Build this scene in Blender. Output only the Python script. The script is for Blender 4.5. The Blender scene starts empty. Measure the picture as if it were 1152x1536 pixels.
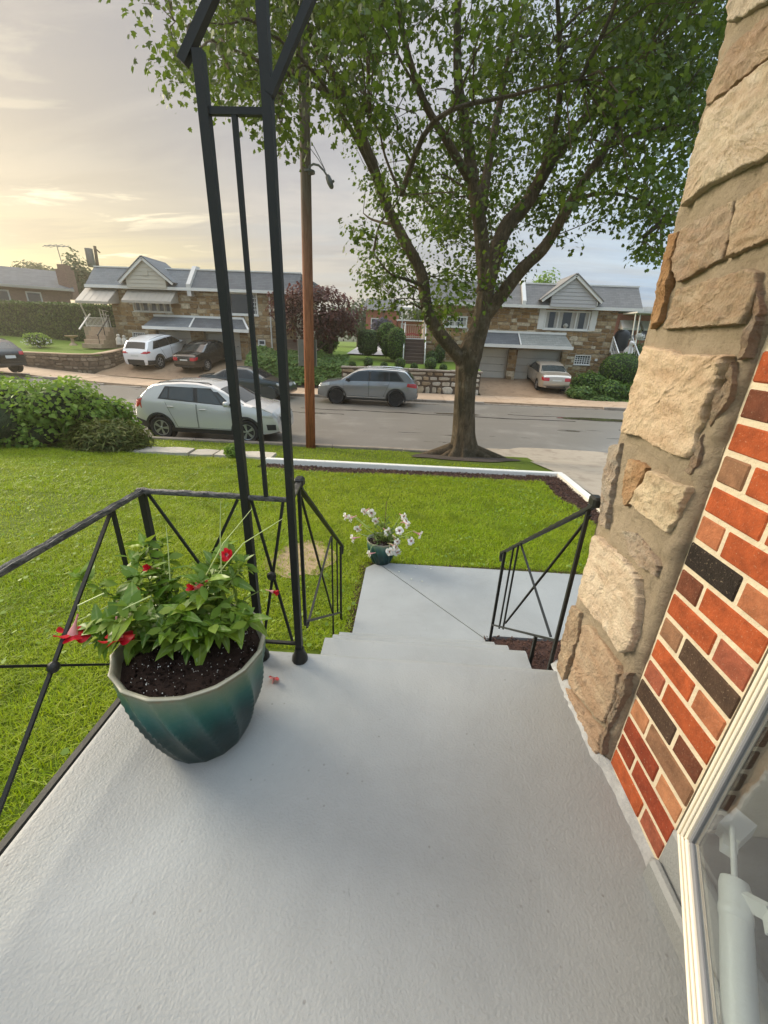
import bpy, math, random
import numpy as np
from mathutils import Vector, Matrix
random.seed(7)
rng = np.random.default_rng(7)
SC = bpy.context.scene
COL = SC.collection
R = math.radians

# ------------------------------------------------------------ camera (origin = the eye, z up, y towards the street)
F_PX, PITCH, ROLL, YAW = 616.19, 0.40244, 0.03836, 0.041393
def cam_basis():
    fw = Vector((-math.sin(YAW)*math.cos(PITCH), math.cos(YAW)*math.cos(PITCH), -math.sin(PITCH)))
    r0 = Vector((math.cos(YAW), math.sin(YAW), 0)); u0 = r0.cross(fw)
    return r0*math.cos(ROLL)+u0*math.sin(ROLL), u0*math.cos(ROLL)-r0*math.sin(ROLL), fw
CR, CU, CF = cam_basis()
cam = bpy.data.cameras.new('camera')
cam.sensor_fit = 'HORIZONTAL'; cam.sensor_width = 36.0; cam.lens = 36.0*F_PX/1152.0
cam.clip_start = 0.02; cam.clip_end = 3000
camo = bpy.data.objects.new('camera', cam); COL.objects.link(camo)
camo.matrix_world = Matrix(((CR.x, CU.x, -CF.x, 0), (CR.y, CU.y, -CF.y, 0), (CR.z, CU.z, -CF.z, 0), (0, 0, 0, 1)))
SC.camera = camo
def px_ray(x, y):
    return CR*((x-576)/F_PX) - CU*((y-768)/F_PX) + CF
def on_x(x, y, X):
    d = px_ray(x, y); return d*(X/d.x)
def on_y(x, y, Y):
    d = px_ray(x, y); return d*(Y/d.y)

# ------------------------------------------------------------ sky and sun
SUN_AZ = Vector((-0.90, 0.43, 0)).normalized(); SUN_EL = R(24)
world = bpy.data.worlds.new('World'); SC.world = world; world.use_nodes = True
nt = world.node_tree; nt.nodes.clear()
def wn(t, **k):
    n = nt.nodes.new(t)
    for a, b in k.items(): setattr(n, a, b)
    return n
def wl(a, b): nt.links.new(a, b)
def wmath(op, a, b=None):
    n = wn('ShaderNodeMath', operation=op)
    for i, v in enumerate((a, b)):
        if v is None: continue
        if isinstance(v, (int, float)): n.inputs[i].default_value = v
        else: wl(v, n.inputs[i])
    return n.outputs[0]
def wramp(fac, stops, interp='EASE'):
    n = wn('ShaderNodeValToRGB'); cr = n.color_ramp; cr.interpolation = interp
    while len(cr.elements) < len(stops): cr.elements.new(0.5)
    for e, (p, c) in zip(cr.elements, stops):
        e.position = p; e.color = (c[0], c[1], c[2], 1)
    wl(fac, n.inputs[0]); return n.outputs[0]
def wmix(fac, a, b, bt='MIX'):
    n = wn('ShaderNodeMix', data_type='RGBA', blend_type=bt)
    for s, v in ((n.inputs[0], fac), (n.inputs[6], a), (n.inputs[7], b)):
        if isinstance(v, (int, float)): s.default_value = v
        elif isinstance(v, tuple): s.default_value = v
        else: wl(v, s)
    return n.outputs[2]
wout = wn('ShaderNodeOutputWorld')
sky = wn('ShaderNodeTexSky', sky_type='NISHITA', sun_disc=False)
sky.sun_elevation = SUN_EL; sky.sun_rotation = math.atan2(SUN_AZ.x, SUN_AZ.y)
sky.dust_density = 3.0; sky.air_density = 1.2
bg_sky = wn('ShaderNodeBackground'); bg_sky.inputs[1].default_value = 0.09
wl(sky.outputs[0], bg_sky.inputs[0])
tc = wn('ShaderNodeTexCoord')
sep = wn('ShaderNodeSeparateXYZ'); wl(tc.outputs['Generated'], sep.inputs[0])
X_, Y_, Z_ = sep.outputs
t = wmath('ADD', wmath('MULTIPLY', X_, SUN_AZ.x), wmath('MULTIPLY', Y_, SUN_AZ.y))
tt = wmath('ADD', wmath('MULTIPLY', t, 0.5), 0.5)
base = wramp(tt, [(0.0, (.30, .39, .50)), (0.42, (.30, .43, .58)), (0.57, (.35, .41, .475)), (0.70, (.36, .365, .375)), (0.80, (.335, .325, .325)), (0.91, (.32, .30, .275)), (1.0, (.37, .32, .245))])
# clouds: planar projection, streaky near the horizon
zc = wmath('MAXIMUM', Z_, 0.02)
inv = wmath('DIVIDE', 1.0, wmath('ADD', zc, 0.10))
cmb = wn('ShaderNodeCombineXYZ'); wl(wmath('MULTIPLY', X_, inv), cmb.inputs[0]); wl(wmath('MULTIPLY', Y_, inv), cmb.inputs[1])
def wnoise(scale, det, dist, off):
    mp = wn('ShaderNodeMapping'); mp.inputs['Location'].default_value = off; mp.inputs['Scale'].default_value = scale
    wl(cmb.outputs[0], mp.inputs[0])
    n = wn('ShaderNodeTexNoise'); n.inputs['Scale'].default_value = 1.0; n.inputs['Detail'].default_value = det
    n.inputs['Roughness'].default_value = 0.58; n.inputs['Distortion'].default_value = dist
    wl(mp.outputs[0], n.inputs['Vector']); return n.outputs[0]
n1 = wnoise((.55, 1.0, 1), 7, 0.5, (3.1, 1.7, 0))
n2 = wnoise((1.0, 2.6, 1), 8, 0.7, (0.4, 5.2, 0))
dark = wramp(n1, [(0.36, (.72, .74, .80)), (0.48, (.94, .94, .96)), (0.62, (1.14, 1.12, 1.08))])
c1 = wmix(1.0, base, dark, 'MULTIPLY')
low = wramp(Z_, [(0.0, (1, 1, 1)), (0.14, (.8, .8, .8)), (0.34, (.15, .15, .15)), (0.6, (0, 0, 0))])
warm = wramp(tt, [(0.62, (0, 0, 0)), (0.80, (.16, .16, .16)), (0.93, (1, 1, 1)), (1.0, (1, 1, 1))])
streak = wramp(n2, [(0.56, (0, 0, 0)), (0.66, (1, 1, 1))])
glowf = wmix(1.0, low, warm, 'MULTIPLY')
gb = wramp(Z_, [(0.0, (.50, .43, .17)), (0.08, (.54, .465, .22)), (0.20, (.43, .375, .265)), (0.42, (.36, .325, .28))])
c2 = wmix(wmath('MULTIPLY', glowf, 0.85), c1, gb)
c3 = wmix(wmath('MULTIPLY', wmath('MULTIPLY', streak, glowf), 0.95), c2, (.80, .71, .50, 1))
band = wramp(wnoise((.35, 2.2, 1), 6, 0.4, (7.7, 2.3, 0)), [(0.47, (0, 0, 0)), (0.60, (1, 1, 1))])
c4 = wmix(wmath('MULTIPLY', wmath('MULTIPLY', band, low), 0.8), c3, wmix(warm, (.34, .36, .38, 1), (.30, .265, .215, 1)))
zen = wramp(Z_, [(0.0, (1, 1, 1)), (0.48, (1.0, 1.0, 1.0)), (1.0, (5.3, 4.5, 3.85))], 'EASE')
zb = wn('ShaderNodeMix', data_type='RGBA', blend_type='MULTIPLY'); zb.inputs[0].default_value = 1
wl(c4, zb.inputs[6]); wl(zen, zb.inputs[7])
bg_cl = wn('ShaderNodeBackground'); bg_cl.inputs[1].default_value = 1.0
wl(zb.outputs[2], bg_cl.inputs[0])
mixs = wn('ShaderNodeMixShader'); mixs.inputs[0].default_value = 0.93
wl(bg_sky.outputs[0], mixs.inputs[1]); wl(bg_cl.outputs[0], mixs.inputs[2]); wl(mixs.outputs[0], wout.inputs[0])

sun = bpy.data.lights.new('sun', 'SUN'); sun.energy = 2.9; sun.angle = R(26); sun.color = (1.0, .89, .70)
suno = bpy.data.objects.new('sun', sun); COL.objects.link(suno)
sd = Vector((SUN_AZ.x*math.cos(SUN_EL), SUN_AZ.y*math.cos(SUN_EL), math.sin(SUN_EL)))
suno.rotation_euler = sd.to_track_quat('Z', 'Y').to_euler()
SC.view_settings.view_transform = 'Standard'; SC.view_settings.look = 'None'
SC.view_settings.exposure = 0.8; SC.view_settings.gamma = 1.0; SC.view_settings.use_curve_mapping = False
SC.render.engine = 'CYCLES'
SC.cycles.max_bounces = 7; SC.cycles.transparent_max_bounces = 8; SC.cycles.caustics_reflective = False; SC.cycles.caustics_refractive = False
SC.cycles.use_denoising = True

# ------------------------------------------------------------ object helpers
OFF = {}
def tag(o, label=None, cat=None, group=None, kind=None):
    for k, v in (('label', label), ('category', cat), ('group', group), ('kind', kind)):
        if v: o[k] = v
    return o
def root(name, label, cat, loc=(0, 0, 0), group=None, rot=None):
    o = bpy.data.objects.new(name, None); COL.objects.link(o)
    o.location = loc; o.empty_display_size = 0.1
    if rot: o.rotation_euler = rot
    OFF[o.name] = Vector(loc) if rot is None else Vector((0, 0, 0))
    return tag(o, label, cat, group)
def link(name, me, mat=None, parent=None, loc=None):
    o = bpy.data.objects.new(name, me); COL.objects.link(o)
    if mat is not None and not me.materials: me.materials.append(mat)
    if parent is not None:
        o.parent = parent
    OFF[o.name] = OFF.get(parent.name, Vector()) if parent is not None else Vector()
    if loc is not None: o.location = loc
    return o
def np_mesh(name, V, Fc, smooth=None):
    """V (n,3) array, Fc list of index tuples or an (m,k) array."""
    me = bpy.data.meshes.new(name)
    V = np.asarray(V, np.float32)
    if isinstance(Fc, np.ndarray):
        m, k = Fc.shape
        me.vertices.add(len(V)); me.vertices.foreach_set('co', V.ravel())
        me.loops.add(m*k); me.loops.foreach_set('vertex_index', Fc.astype(np.int32).ravel())
        me.polygons.add(m); me.polygons.foreach_set('loop_start', np.arange(0, m*k, k, dtype=np.int32))
        try: me.polygons.foreach_set('loop_total', np.full(m, k, np.int32))
        except Exception: pass
        me.update(calc_edges=True)
    else:
        me.from_pydata(V.tolist(), [], Fc); me.update()
    if smooth is not None:
        me.polygons.foreach_set('use_smooth', np.ones(len(me.polygons), bool))
        if smooth < 180: me.set_sharp_from_angle(angle=R(smooth))
    return me
class MB:
    def __init__(s): s.v = []; s.f = []
    def add(s, vs, fs):
        b = len(s.v); s.v += [tuple(p) for p in vs]; s.f += [tuple(i+b for i in f) for f in fs]; return s
    def box(s, x0, x1, y0, y1, z0, z1):
        return s.add([(x0,y0,z0),(x1,y0,z0),(x1,y1,z0),(x0,y1,z0),(x0,y0,z1),(x1,y0,z1),(x1,y1,z1),(x0,y1,z1)],
                     [(0,3,2,1),(4,5,6,7),(0,1,5,4),(1,2,6,5),(2,3,7,6),(3,0,4,7)])
    def frame(s, c, ex, ey, ez):
        c = Vector(c); ex = Vector(ex); ey = Vector(ey); ez = Vector(ez)
        P = [c+ex*a+ey*b+ez*d for d in (-1, 1) for a, b in ((-1,-1),(1,-1),(1,1),(-1,1))]
        return s.add(P, [(0,3,2,1),(4,5,6,7),(0,1,5,4),(1,2,6,5),(2,3,7,6),(3,0,4,7)])
    def cbox(s, x0, x1, y0, y1, z0, z1, c=.01, jit=0):
        V = []; idx = {}
        xs, ys, zs = (x0, x1), (y0, y1), (z0, z1)
        for i in (0, 1):
            for j in (0, 1):
                for k in (0, 1):
                    sx, sy, sz = (1, -1)[i], (1, -1)[j], (1, -1)[k]
                    p = (xs[i], ys[j], zs[k])
                    jj = [random.uniform(-jit, jit) for _ in range(3)]
                    for ax in range(3):
                        q = [p[0]+(c*sx if ax != 0 else 0)+jj[0], p[1]+(c*sy if ax != 1 else 0)+jj[1], p[2]+(c*sz if ax != 2 else 0)+jj[2]]
                        idx[(i, j, k, ax)] = len(V); V.append(q)
        Fs = []
        for ax in range(3):
            o = [a for a in range(3) if a != ax]
            for sd_ in (0, 1):
                q = []
                for a, b in ((0,0),(1,0),(1,1),(0,1)):
                    k = [0, 0, 0]; k[ax] = sd_; k[o[0]] = a; k[o[1]] = b
                    q.append(idx[(k[0], k[1], k[2], ax)])
                flip = (sd_ == 0) ^ (ax == 1)
                Fs.append(tuple(q[::-1]) if flip else tuple(q))
        for ax in range(3):
            o = [a for a in range(3) if a != ax]
            for a in (0, 1):
                for b in (0, 1):
                    k0 = [0, 0, 0]; k0[o[0]] = a; k0[o[1]] = b; k1 = list(k0); k1[ax] = 1
                    q = (idx[(*k0, o[0])], idx[(*k0, o[1])], idx[(*k1, o[1])], idx[(*k1, o[0])])
                    Fs.append(q)
        for i in (0, 1):
            for j in (0, 1):
                for k in (0, 1): Fs.append((idx[(i,j,k,0)], idx[(i,j,k,1)], idx[(i,j,k,2)]))
        return s.add(V, Fs)
    def beam(s, p0, p1, w, h=None, up=(0, 0, 1)):
        p0 = Vector(p0); p1 = Vector(p1); d = (p1-p0); h = h or w
        a = d.cross(Vector(up))
        if a.length < 1e-5: a = d.cross(Vector((1, 0, 0)))
        a.normalize(); b = a.cross(d).normalized()
        return s.frame((p0+p1)/2, a*(w/2), b*(h/2), d/2) if False else s._beam(p0, p1, a*(w/2), b*(h/2))
    def _beam(s, p0, p1, a, b):
        P = [p+a*i+b*j for p in (p0, p1) for i, j in ((-1,-1),(1,-1),(1,1),(-1,1))]
        return s.add(P, [(0,3,2,1),(4,5,6,7),(0,1,5,4),(1,2,6,5),(2,3,7,6),(3,0,4,7)])
    def tube(s, pts, rads, n=8, cap=True):
        pts = [Vector(p) for p in pts]
        if not hasattr(rads, '__len__'): rads = [rads]*len(pts)
        b = len(s.v); ref = None
        for i, p in enumerate(pts):
            d = (pts[min(i+1, len(pts)-1)]-pts[max(i-1, 0)]).normalized()
            if ref is None:
                ref = d.cross(Vector((0.31, 0.17, 1)) if abs(d.z) < .93 else Vector((1, .1, 0))).normalized()
            a = (ref-d*ref.dot(d)).normalized(); ref = a; c = d.cross(a)
            for k in range(n):
                t_ = 2*math.pi*k/n; s.v.append(tuple(p+(a*math.cos(t_)+c*math.sin(t_))*rads[i]))
        for i in range(len(pts)-1):
            for k in range(n):
                k2 = (k+1) % n
                s.f.append((b+i*n+k, b+i*n+k2, b+(i+1)*n+k2, b+(i+1)*n+k))
        if cap:
            s.f.append(tuple(b+k for k in range(n))[::-1]); s.f.append(tuple(b+(len(pts)-1)*n+k for k in range(n)))
        return s
    def lathe(s, prof, n=24, c=(0, 0, 0), axis='z', mod=None, cap=True):
        b = len(s.v); c = Vector(c)
        for i, (r, z) in enumerate(prof):
            for k in range(n):
                t_ = 2*math.pi*k/n; rr = r*(mod(t_, z) if mod else 1)
                if axis == 'z': q = Vector((rr*math.cos(t_), rr*math.sin(t_), z))
                elif axis == 'y': q = Vector((rr*math.cos(t_), z, rr*math.sin(t_)))
                else: q = Vector((z, rr*math.cos(t_), rr*math.sin(t_)))
                s.v.append(tuple(c+q))
        for i in range(len(prof)-1):
            for k in range(n):
                k2 = (k+1) % n; q = (b+i*n+k, b+i*n+k2, b+(i+1)*n+k2, b+(i+1)*n+k)
                s.f.append(q if axis != 'y' else q[::-1])
        if cap:
            s.f.append(tuple(b+k for k in range(n))[::-1]); s.f.append(tuple(b+(len(prof)-1)*n+k for k in range(n)))
        return s
    def grid(s, P, flip=False):
        nu, nv = len(P), len(P[0]); b = len(s.v)
        for row in P: s.v += [tuple(p) for p in row]
        for i in range(nu-1):
            for j in range(nv-1):
                q = (b+i*nv+j, b+(i+1)*nv+j, b+(i+1)*nv+j+1, b+i*nv+j+1)
                s.f.append(q[::-1] if flip else q)
        return s
    def prism(s, poly, d):
        """poly: list of 3D points (planar), d: extrusion vector"""
        n = len(poly); d = Vector(d); A = [Vector(p) for p in poly]
        return s.add(A+[p+d for p in A], [tuple(range(n))[::-1], tuple(range(n, 2*n))]+[(i, (i+1) % n, n+(i+1) % n, n+i) for i in range(n)])
    def build(s, name, mat=None, parent=None, smooth=None, label=None, fix=True):
        V = np.array(s.v, np.float32)
        if parent is not None: V = V-np.array(OFF.get(parent.name, Vector()), np.float32)
        me = np_mesh(name, V, s.f, smooth)
        if fix:
            import bmesh
            bm = bmesh.new(); bm.from_mesh(me); bmesh.ops.recalc_face_normals(bm, faces=bm.faces); bm.to_mesh(me); bm.free()
            if smooth is not None and smooth < 180: me.set_sharp_from_angle(angle=R(smooth))
        o = link(name, me, mat, parent)
        if label: o['label'] = label
        return o
def shared(me, name, mat, parent, pos, rot=None, color=None, scale=None, label=None):
    """another object on the same mesh; pos in world coordinates (or the parent's own)"""
    o = link(name, me, mat, parent)
    o.location = Vector(pos)-OFF[o.name]
    if rot is not None: o.rotation_euler = rot
    if scale is not None: o.scale = scale
    if color is not None: o.color = (*color, 1)
    if label: o['label'] = label
    return o
def frames(nrm, spin=None):
    """(N,3) normals -> (N,3,3) rotations whose z column is the normal, spun at random"""
    nrm = nrm/np.linalg.norm(nrm, axis=1, keepdims=True)
    ref = np.where(np.abs(nrm[:, 2:3]) < .9, np.array([[0, 0, 1.]]), np.array([[1., 0, 0]]))
    a = np.cross(ref, nrm); a /= np.linalg.norm(a, axis=1, keepdims=True); b = np.cross(nrm, a)
    if spin is None: spin = rng.uniform(0, 2*np.pi, len(nrm))
    c, s_ = np.cos(spin)[:, None], np.sin(spin)[:, None]
    return np.stack([a*c+b*s_, b*c-a*s_, nrm], axis=2)
def scatter(name, tv, tf, pos, rot, scale, mat, parent=None, jitter=0):
    tv = np.asarray(tv, float); tf = np.asarray(tf, int); N = len(pos)
    pos = np.asarray(pos, float)
    if parent is not None: pos = pos-np.array(OFF.get(parent.name, Vector()))
    sc = np.asarray(scale, float)
    if sc.ndim == 1: sc = sc[:, None]
    L = tv[None]*sc[:, None, :]
    V = np.einsum('nij,nkj->nki', rot, L)+pos[:, None, :]
    Fc = (tf[None]+(np.arange(N)*len(tv))[:, None, None]).reshape(-1, tf.shape[1])
    me = np_mesh(name, V.reshape(-1, 3), Fc)
    return link(name, me, mat, parent)

# ------------------------------------------------------------ materials
class NT:
    def __init__(s, name):
        s.m = bpy.data.materials.new(name); s.m.use_nodes = True; s.t = s.m.node_tree; s.t.nodes.clear()
        s.out = s.n('ShaderNodeOutputMaterial'); s.co = None
    def n(s, t, **k):
        q = s.t.nodes.new(t)
        for a, b in k.items(): setattr(q, a, b)
        return q
    def l(s, a, b): s.t.links.new(a, b)
    def coord(s):
        if s.co is None: s.co = s.n('ShaderNodeTexCoord').outputs['Object']
        return s.co
    def mapped(s, scale=(1, 1, 1), loc=(0, 0, 0), rot=(0, 0, 0)):
        m = s.n('ShaderNodeMapping'); m.inputs['Scale'].default_value = scale; m.inputs['Location'].default_value = loc; m.inputs['Rotation'].default_value = rot
        s.l(s.coord(), m.inputs[0]); return m.outputs[0]
    def noise(s, scale, det=5, rough=.55, dist=0, vec=None):
        q = s.n('ShaderNodeTexNoise'); q.inputs['Scale'].default_value = scale; q.inputs['Detail'].default_value = det
        q.inputs['Roughness'].default_value = rough; q.inputs['Distortion'].default_value = dist
        s.l(vec if vec is not None else s.coord(), q.inputs['Vector']); return q.outputs[0]
    def voro(s, scale, feat='F1', vec=None, out=0):
        q = s.n('ShaderNodeTexVoronoi', feature=feat); q.inputs['Scale'].default_value = scale
        s.l(vec if vec is not None else s.coord(), q.inputs['Vector']); return q.outputs[out]
    def ramp(s, fac, stops, interp='LINEAR'):
        q = s.n('ShaderNodeValToRGB'); cr = q.color_ramp; cr.interpolation = interp
        while len(cr.elements) < len(stops): cr.elements.new(.5)
        for e, (p, c) in zip(cr.elements, stops):
            e.position = p; e.color = (c, c, c, 1) if isinstance(c, (int, float)) else (*c, 1)
        s.l(fac, q.inputs[0]); return q.outputs[0]
    def set(s, sock, v):
        if isinstance(v, (int, float)): sock.default_value = v
        elif isinstance(v, tuple): sock.default_value = v if len(v) == 4 else (*v, 1)
        else: s.l(v, sock)
    def mix(s, fac, a, b, bt='MIX'):
        q = s.n('ShaderNodeMix', data_type='RGBA', blend_type=bt)
        s.set(q.inputs[0], fac); s.set(q.inputs[6], a); s.set(q.inputs[7], b); return q.outputs[2]
    def math(s, op, a, b=None, c=None):
        q = s.n('ShaderNodeMath', operation=op)
        for i, v in enumerate((a, b, c)):
            if v is not None: s.set(q.inputs[i], v)
        return q.outputs[0]
    def rnd_island(s): return s.n('ShaderNodeNewGeometry').outputs['Random Per Island']
    def rnd_obj(s): return s.n('ShaderNodeObjectInfo').outputs['Random']
    def objcol(s): return s.n('ShaderNodeObjectInfo').outputs['Color']
    def sepz(s): q = s.n('ShaderNodeSeparateXYZ'); s.l(s.coord(), q.inputs[0]); return q.outputs
    def hsv(s, col, h=None, sat=None, v=None):
        q = s.n('ShaderNodeHueSaturation'); s.set(q.inputs['Color'], col)
        for k, x in (('Hue', h), ('Saturation', sat), ('Value', v)):
            if x is not None: s.set(q.inputs[k], x)
        return q.outputs[0]
    def bump(s, h, strength=.3, dist=.01, prev=None):
        q = s.n('ShaderNodeBump'); q.inputs['Strength'].default_value = strength; q.inputs['Distance'].default_value = dist
        s.l(h, q.inputs['Height'])
        if prev is not None: s.l(prev, q.inputs['Normal'])
        return q.outputs[0]
    def pbr(s, col, rough=.6, metal=0, spec=.5, normal=None, coat=0, trans=0, ior=1.5):
        q = s.n('ShaderNodeBsdfPrincipled')
        s.set(q.inputs['Base Color'], col); s.set(q.inputs['Roughness'], rough); s.set(q.inputs['Metallic'], metal)
        q.inputs['Specular IOR Level'].default_value = spec; q.inputs['Coat Weight'].default_value = coat; q.inputs['Coat Roughness'].default_value = .05
        q.inputs['Transmission Weight'].default_value = trans; q.inputs['IOR'].default_value = ior
        if normal is not None: s.l(normal, q.inputs['Normal'])
        return q.outputs[0]
    def end(s, sh): s.l(sh, s.out.inputs[0]); return s.m
def simple(name, col, rough=.6, metal=0, spec=.5, var=.12, ns=6, bump=0, bs=60, bd=.004, coat=0, rnd=None, rv=.2, stretch=None):
    k = NT(name); vec = k.mapped(stretch) if stretch else None
    n = k.noise(ns, 6, .6, vec=vec)
    c = k.mix(n, tuple(x*(1-var) for x in col), tuple(min(1, x*(1+var)) for x in col))
    if rnd:
        r = k.rnd_island() if rnd == 'island' else k.rnd_obj()
        c = k.hsv(c, v=k.math('ADD', k.math('MULTIPLY', r, 2*rv), 1-rv))
    nm = k.bump(k.noise(bs, 5, .65, vec=vec), bump, bd) if bump else None
    return k.end(k.pbr(c, rough, metal, spec, nm, coat))
def leafmat(name, c0, c1, c2=None, rough=.55, tr=.35, spec=.35):
    k = NT(name); r = k.rnd_island()
    col = k.ramp(r, [(0, c0), (.55, c1), (1, c2 or c1)])
    nz = k.noise(1.3, 3); col = k.mix(k.math('MULTIPLY', nz, .5), col, tuple(x*.6 for x in c0))
    p = k.pbr(col, rough, 0, spec)
    q = k.n('ShaderNodeBsdfTranslucent'); k.set(q.inputs[0], k.mix(.5, col, tuple(min(1, x*1.6) for x in c1)))
    m = k.n('ShaderNodeMixShader'); m.inputs[0].default_value = tr; k.l(p, m.inputs[1]); k.l(q.outputs[0], m.inputs[2])
    return k.end(m.outputs[0])
def objcolmat(name, rough=.8, var=.25, ns=14, bump=.5, bs=45, bd=.004, speck=None, spec=.3):
    k = NT(name); c = k.objcol(); k.co = k.n('ShaderNodeNewGeometry').outputs['Position']; n = k.noise(ns, 7, .65)
    c2 = k.mix(k.ramp(n, [(.3, 0.), (.7, 1.)]), k.mix(var, c, (0, 0, 0)), c)
    if speck:
        v = k.noise(speck[0], 4, .7); c2 = k.mix(k.math('MULTIPLY', k.ramp(v, [(.60, 0.), (.68, 1.)]), speck[2]), c2, speck[1])
    nm = k.bump(k.noise(bs, 7, .7), bump, bd)
    return k.end(k.pbr(c2, rough, 0, spec, nm))

# ============================================================ SETTING
FZ = -1.398            # porch floor
LZ = FZ-0.76           # walkway at the foot of the steps
def zs(x): return np.minimum(.003*np.maximum(0, -np.asarray(x, float)-9)**2, .9)   # the street climbs to the left
def street_z(x, y): return -3.0+zs(x)+0*np.asarray(y, float)

def sheet(name, xs, ys, zf, mat, kind='structure', thick=0, smooth=180):
    X, Y = np.meshgrid(np.asarray(xs, float), np.asarray(ys, float), indexing='ij')
    Z = zf(X, Y)+0*X
    V = np.stack([X, Y, Z], -1).reshape(-1, 3); nu, nv = X.shape
    i, j = np.meshgrid(np.arange(nu-1), np.arange(nv-1), indexing='ij'); a = (i*nv+j).ravel()
    Fc = np.stack([a, a+nv, a+nv+1, a+1], 1)
    o = link(name, np_mesh(name, V, Fc, smooth), mat)
    return tag(o, kind=kind)
def vnoise(x, y, s=1.0, seed=0):
    """smooth value noise"""
    x = np.asarray(x, float)*s; y = np.asarray(y, float)*s
    xi = np.floor(x).astype(int); yi = np.floor(y).astype(int); fx = x-xi; fy = y-yi
    fx = fx*fx*(3-2*fx); fy = fy*fy*(3-2*fy)
    def h(a, b):
        q = np.sin(a*127.1+b*311.7+seed*74.7)*43758.5453
        return q-np.floor(q)
    return (h(xi, yi)*(1-fx)+h(xi+1, yi)*fx)*(1-fy)+(h(xi, yi+1)*(1-fx)+h(xi+1, yi+1)*fx)*fy-.5

# ---- materials of the setting
def m_paint_floor():
    k = NT('grey_floor_paint'); v = k.coord()
    n = k.noise(2.2, 6, .6); f = k.noise(70, 4, .6)
    c = k.mix(n, (.252, .263, .260), (.302, .313, .308))
    c = k.mix(k.math('MULTIPLY', k.ramp(k.noise(3.0, 8, .75, 1.2), [(.56, 0.), (.74, 1.)]), .35), c, (.22, .22, .21))
    vr = k.voro(22, out=0); pit = k.ramp(vr, [(.06, 1.), (.11, 0.)])
    pm = k.math('MULTIPLY', pit, k.ramp(k.noise(4.5, 2), [(.50, 0.), (.58, 1.)]))
    c = k.mix(k.ramp(k.noise(.9, 6, .7, .5), [(.42, 0.), (.70, .42)]), c, (.17, .175, .168))
    sc_ = k.noise(2.0, 6, .8, 2.5, k.mapped((5, 1.2, 1), (0, 0, 0), (0, 0, .7))); c = k.mix(k.math('MULTIPLY', k.ramp(sc_, [(.66, 0.), (.71, 1.)]), .55), c, (.10, .10, .095))
    c = k.mix(k.math('MULTIPLY', pm, .8), c, (.16, .155, .15))
    h1 = k.noise(150, 5, .62, .3); h2 = k.noise(48, 5, .65, .5); h3 = k.ramp(k.voro(125, 'SMOOTH_F1'), [(0, 0.), (.6, 1.)])
    nm = k.bump(h2, .19, .008); nm = k.bump(h3, .15, .005, nm); nm = k.bump(k.math('MULTIPLY', h1, k.ramp(k.noise(1.7, 3), [(.35, .25), (.65, 1.)])), .50, .004, nm); nm = k.bump(pm, -.8, .006, nm)
    rg = k.math('ADD', .42, k.math('MULTIPLY', n, .16))
    return k.end(k.pbr(c, rg, 0, .38, nm))
MAT_FLOOR = m_paint_floor()
def m_asphalt():
    k = NT('wet_asphalt'); st = k.mapped((.10, .45, 1)); big = k.noise(1.0, 6, .6, .8, st)
    gr = k.noise(55, 4, .7); pat = k.noise(.55, 5, .65)
    c = k.mix(big, (.062, .054, .044), (.165, .143, .113)); c = k.mix(.55, c, k.mix(gr, (.10, .09, .078), (.34, .305, .255)))
    c = k.mix(k.ramp(pat, [(.55, 0.), (.68, .6)]), c, (.27, .245, .21))
    wet = k.ramp(k.noise(1.0, 4, .6, .6, k.mapped((.22, 1.5, 1), (2.3, .4, 0))), [(.63, 0.), (.69, 1.)])
    c = k.mix(k.math('MULTIPLY', wet, .75), c, (.028, .026, .024))
    rg = k.mix(wet, k.mix(big, (.46,)*3, (.28,)*3), (.12,)*3)
    nm = k.bump(gr, .35, .004)
    return k.end(k.pbr(c, rg, 0, .5, nm))
MAT_ROAD = m_asphalt()
def m_concrete(name, a, b, stain, rough=.75, sc=1.0):
    k = NT(name); n = k.noise(1.1*sc, 8, .65, .6); g = k.noise(80, 4, .7)
    c = k.mix(n, a, b); c = k.mix(k.ramp(k.noise(2.3*sc, 7, .7, 1.0), [(.50, 0.), (.66, .75)]), c, stain)
    c = k.mix(.22, c, k.mix(g, (.09, .065, .045), (.50, .39, .29)))
    r = k.rnd_obj(); c = k.hsv(c, v=k.math('ADD', .90, k.math('MULTIPLY', r, .2)))
    return k.end(k.pbr(c, rough, 0, .22, k.bump(g, .3, .004)))
MAT_WALK = m_concrete('sidewalk_concrete', (.40, .275, .175), (.50, .365, .245), (.27, .17, .10))
MAT_DRIVE = m_concrete('driveway_concrete', (.22, .135, .075), (.32, .215, .13), (.11, .062, .034), .42)
MAT_TAN = m_concrete('pale_driveway_concrete', (.33, .275, .21), (.44, .375, .29), (.22, .175, .13), .6)
MAT_KERB = m_concrete('kerb_stone', (.26, .22, .18), (.38, .33, .27), (.10, .08, .06))
MAT_GREYC = m_concrete('grey_pavement', (.30, .30, .30), (.38, .38, .38), (.2, .2, .2))
def m_lawn(name, a, b, c_):
    k = NT(name); n = k.noise(1.4, 7, .65); f = k.noise(22, 6, .7)
    c = k.mix(n, a, b); c = k.mix(k.ramp(f, [(.35, 0.), (.7, .8)]), c, c_)
    return k.end(k.pbr(c, .9, 0, .15, k.bump(f, .8, .03)))
MAT_LAWN = m_lawn('lawn_soil', (.06, .085, .008), (.085, .12, .010), (.12, .165, .014))
MAT_FARLAWN = m_lawn('far_lawn', (.075, .125, .016), (.11, .17, .022), (.14, .20, .03))
MAT_EARTH = simple('garden_soil', (.05, .035, .025), .95, var=.5, ns=9, bump=.8, bs=40, bd=.02)
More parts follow.
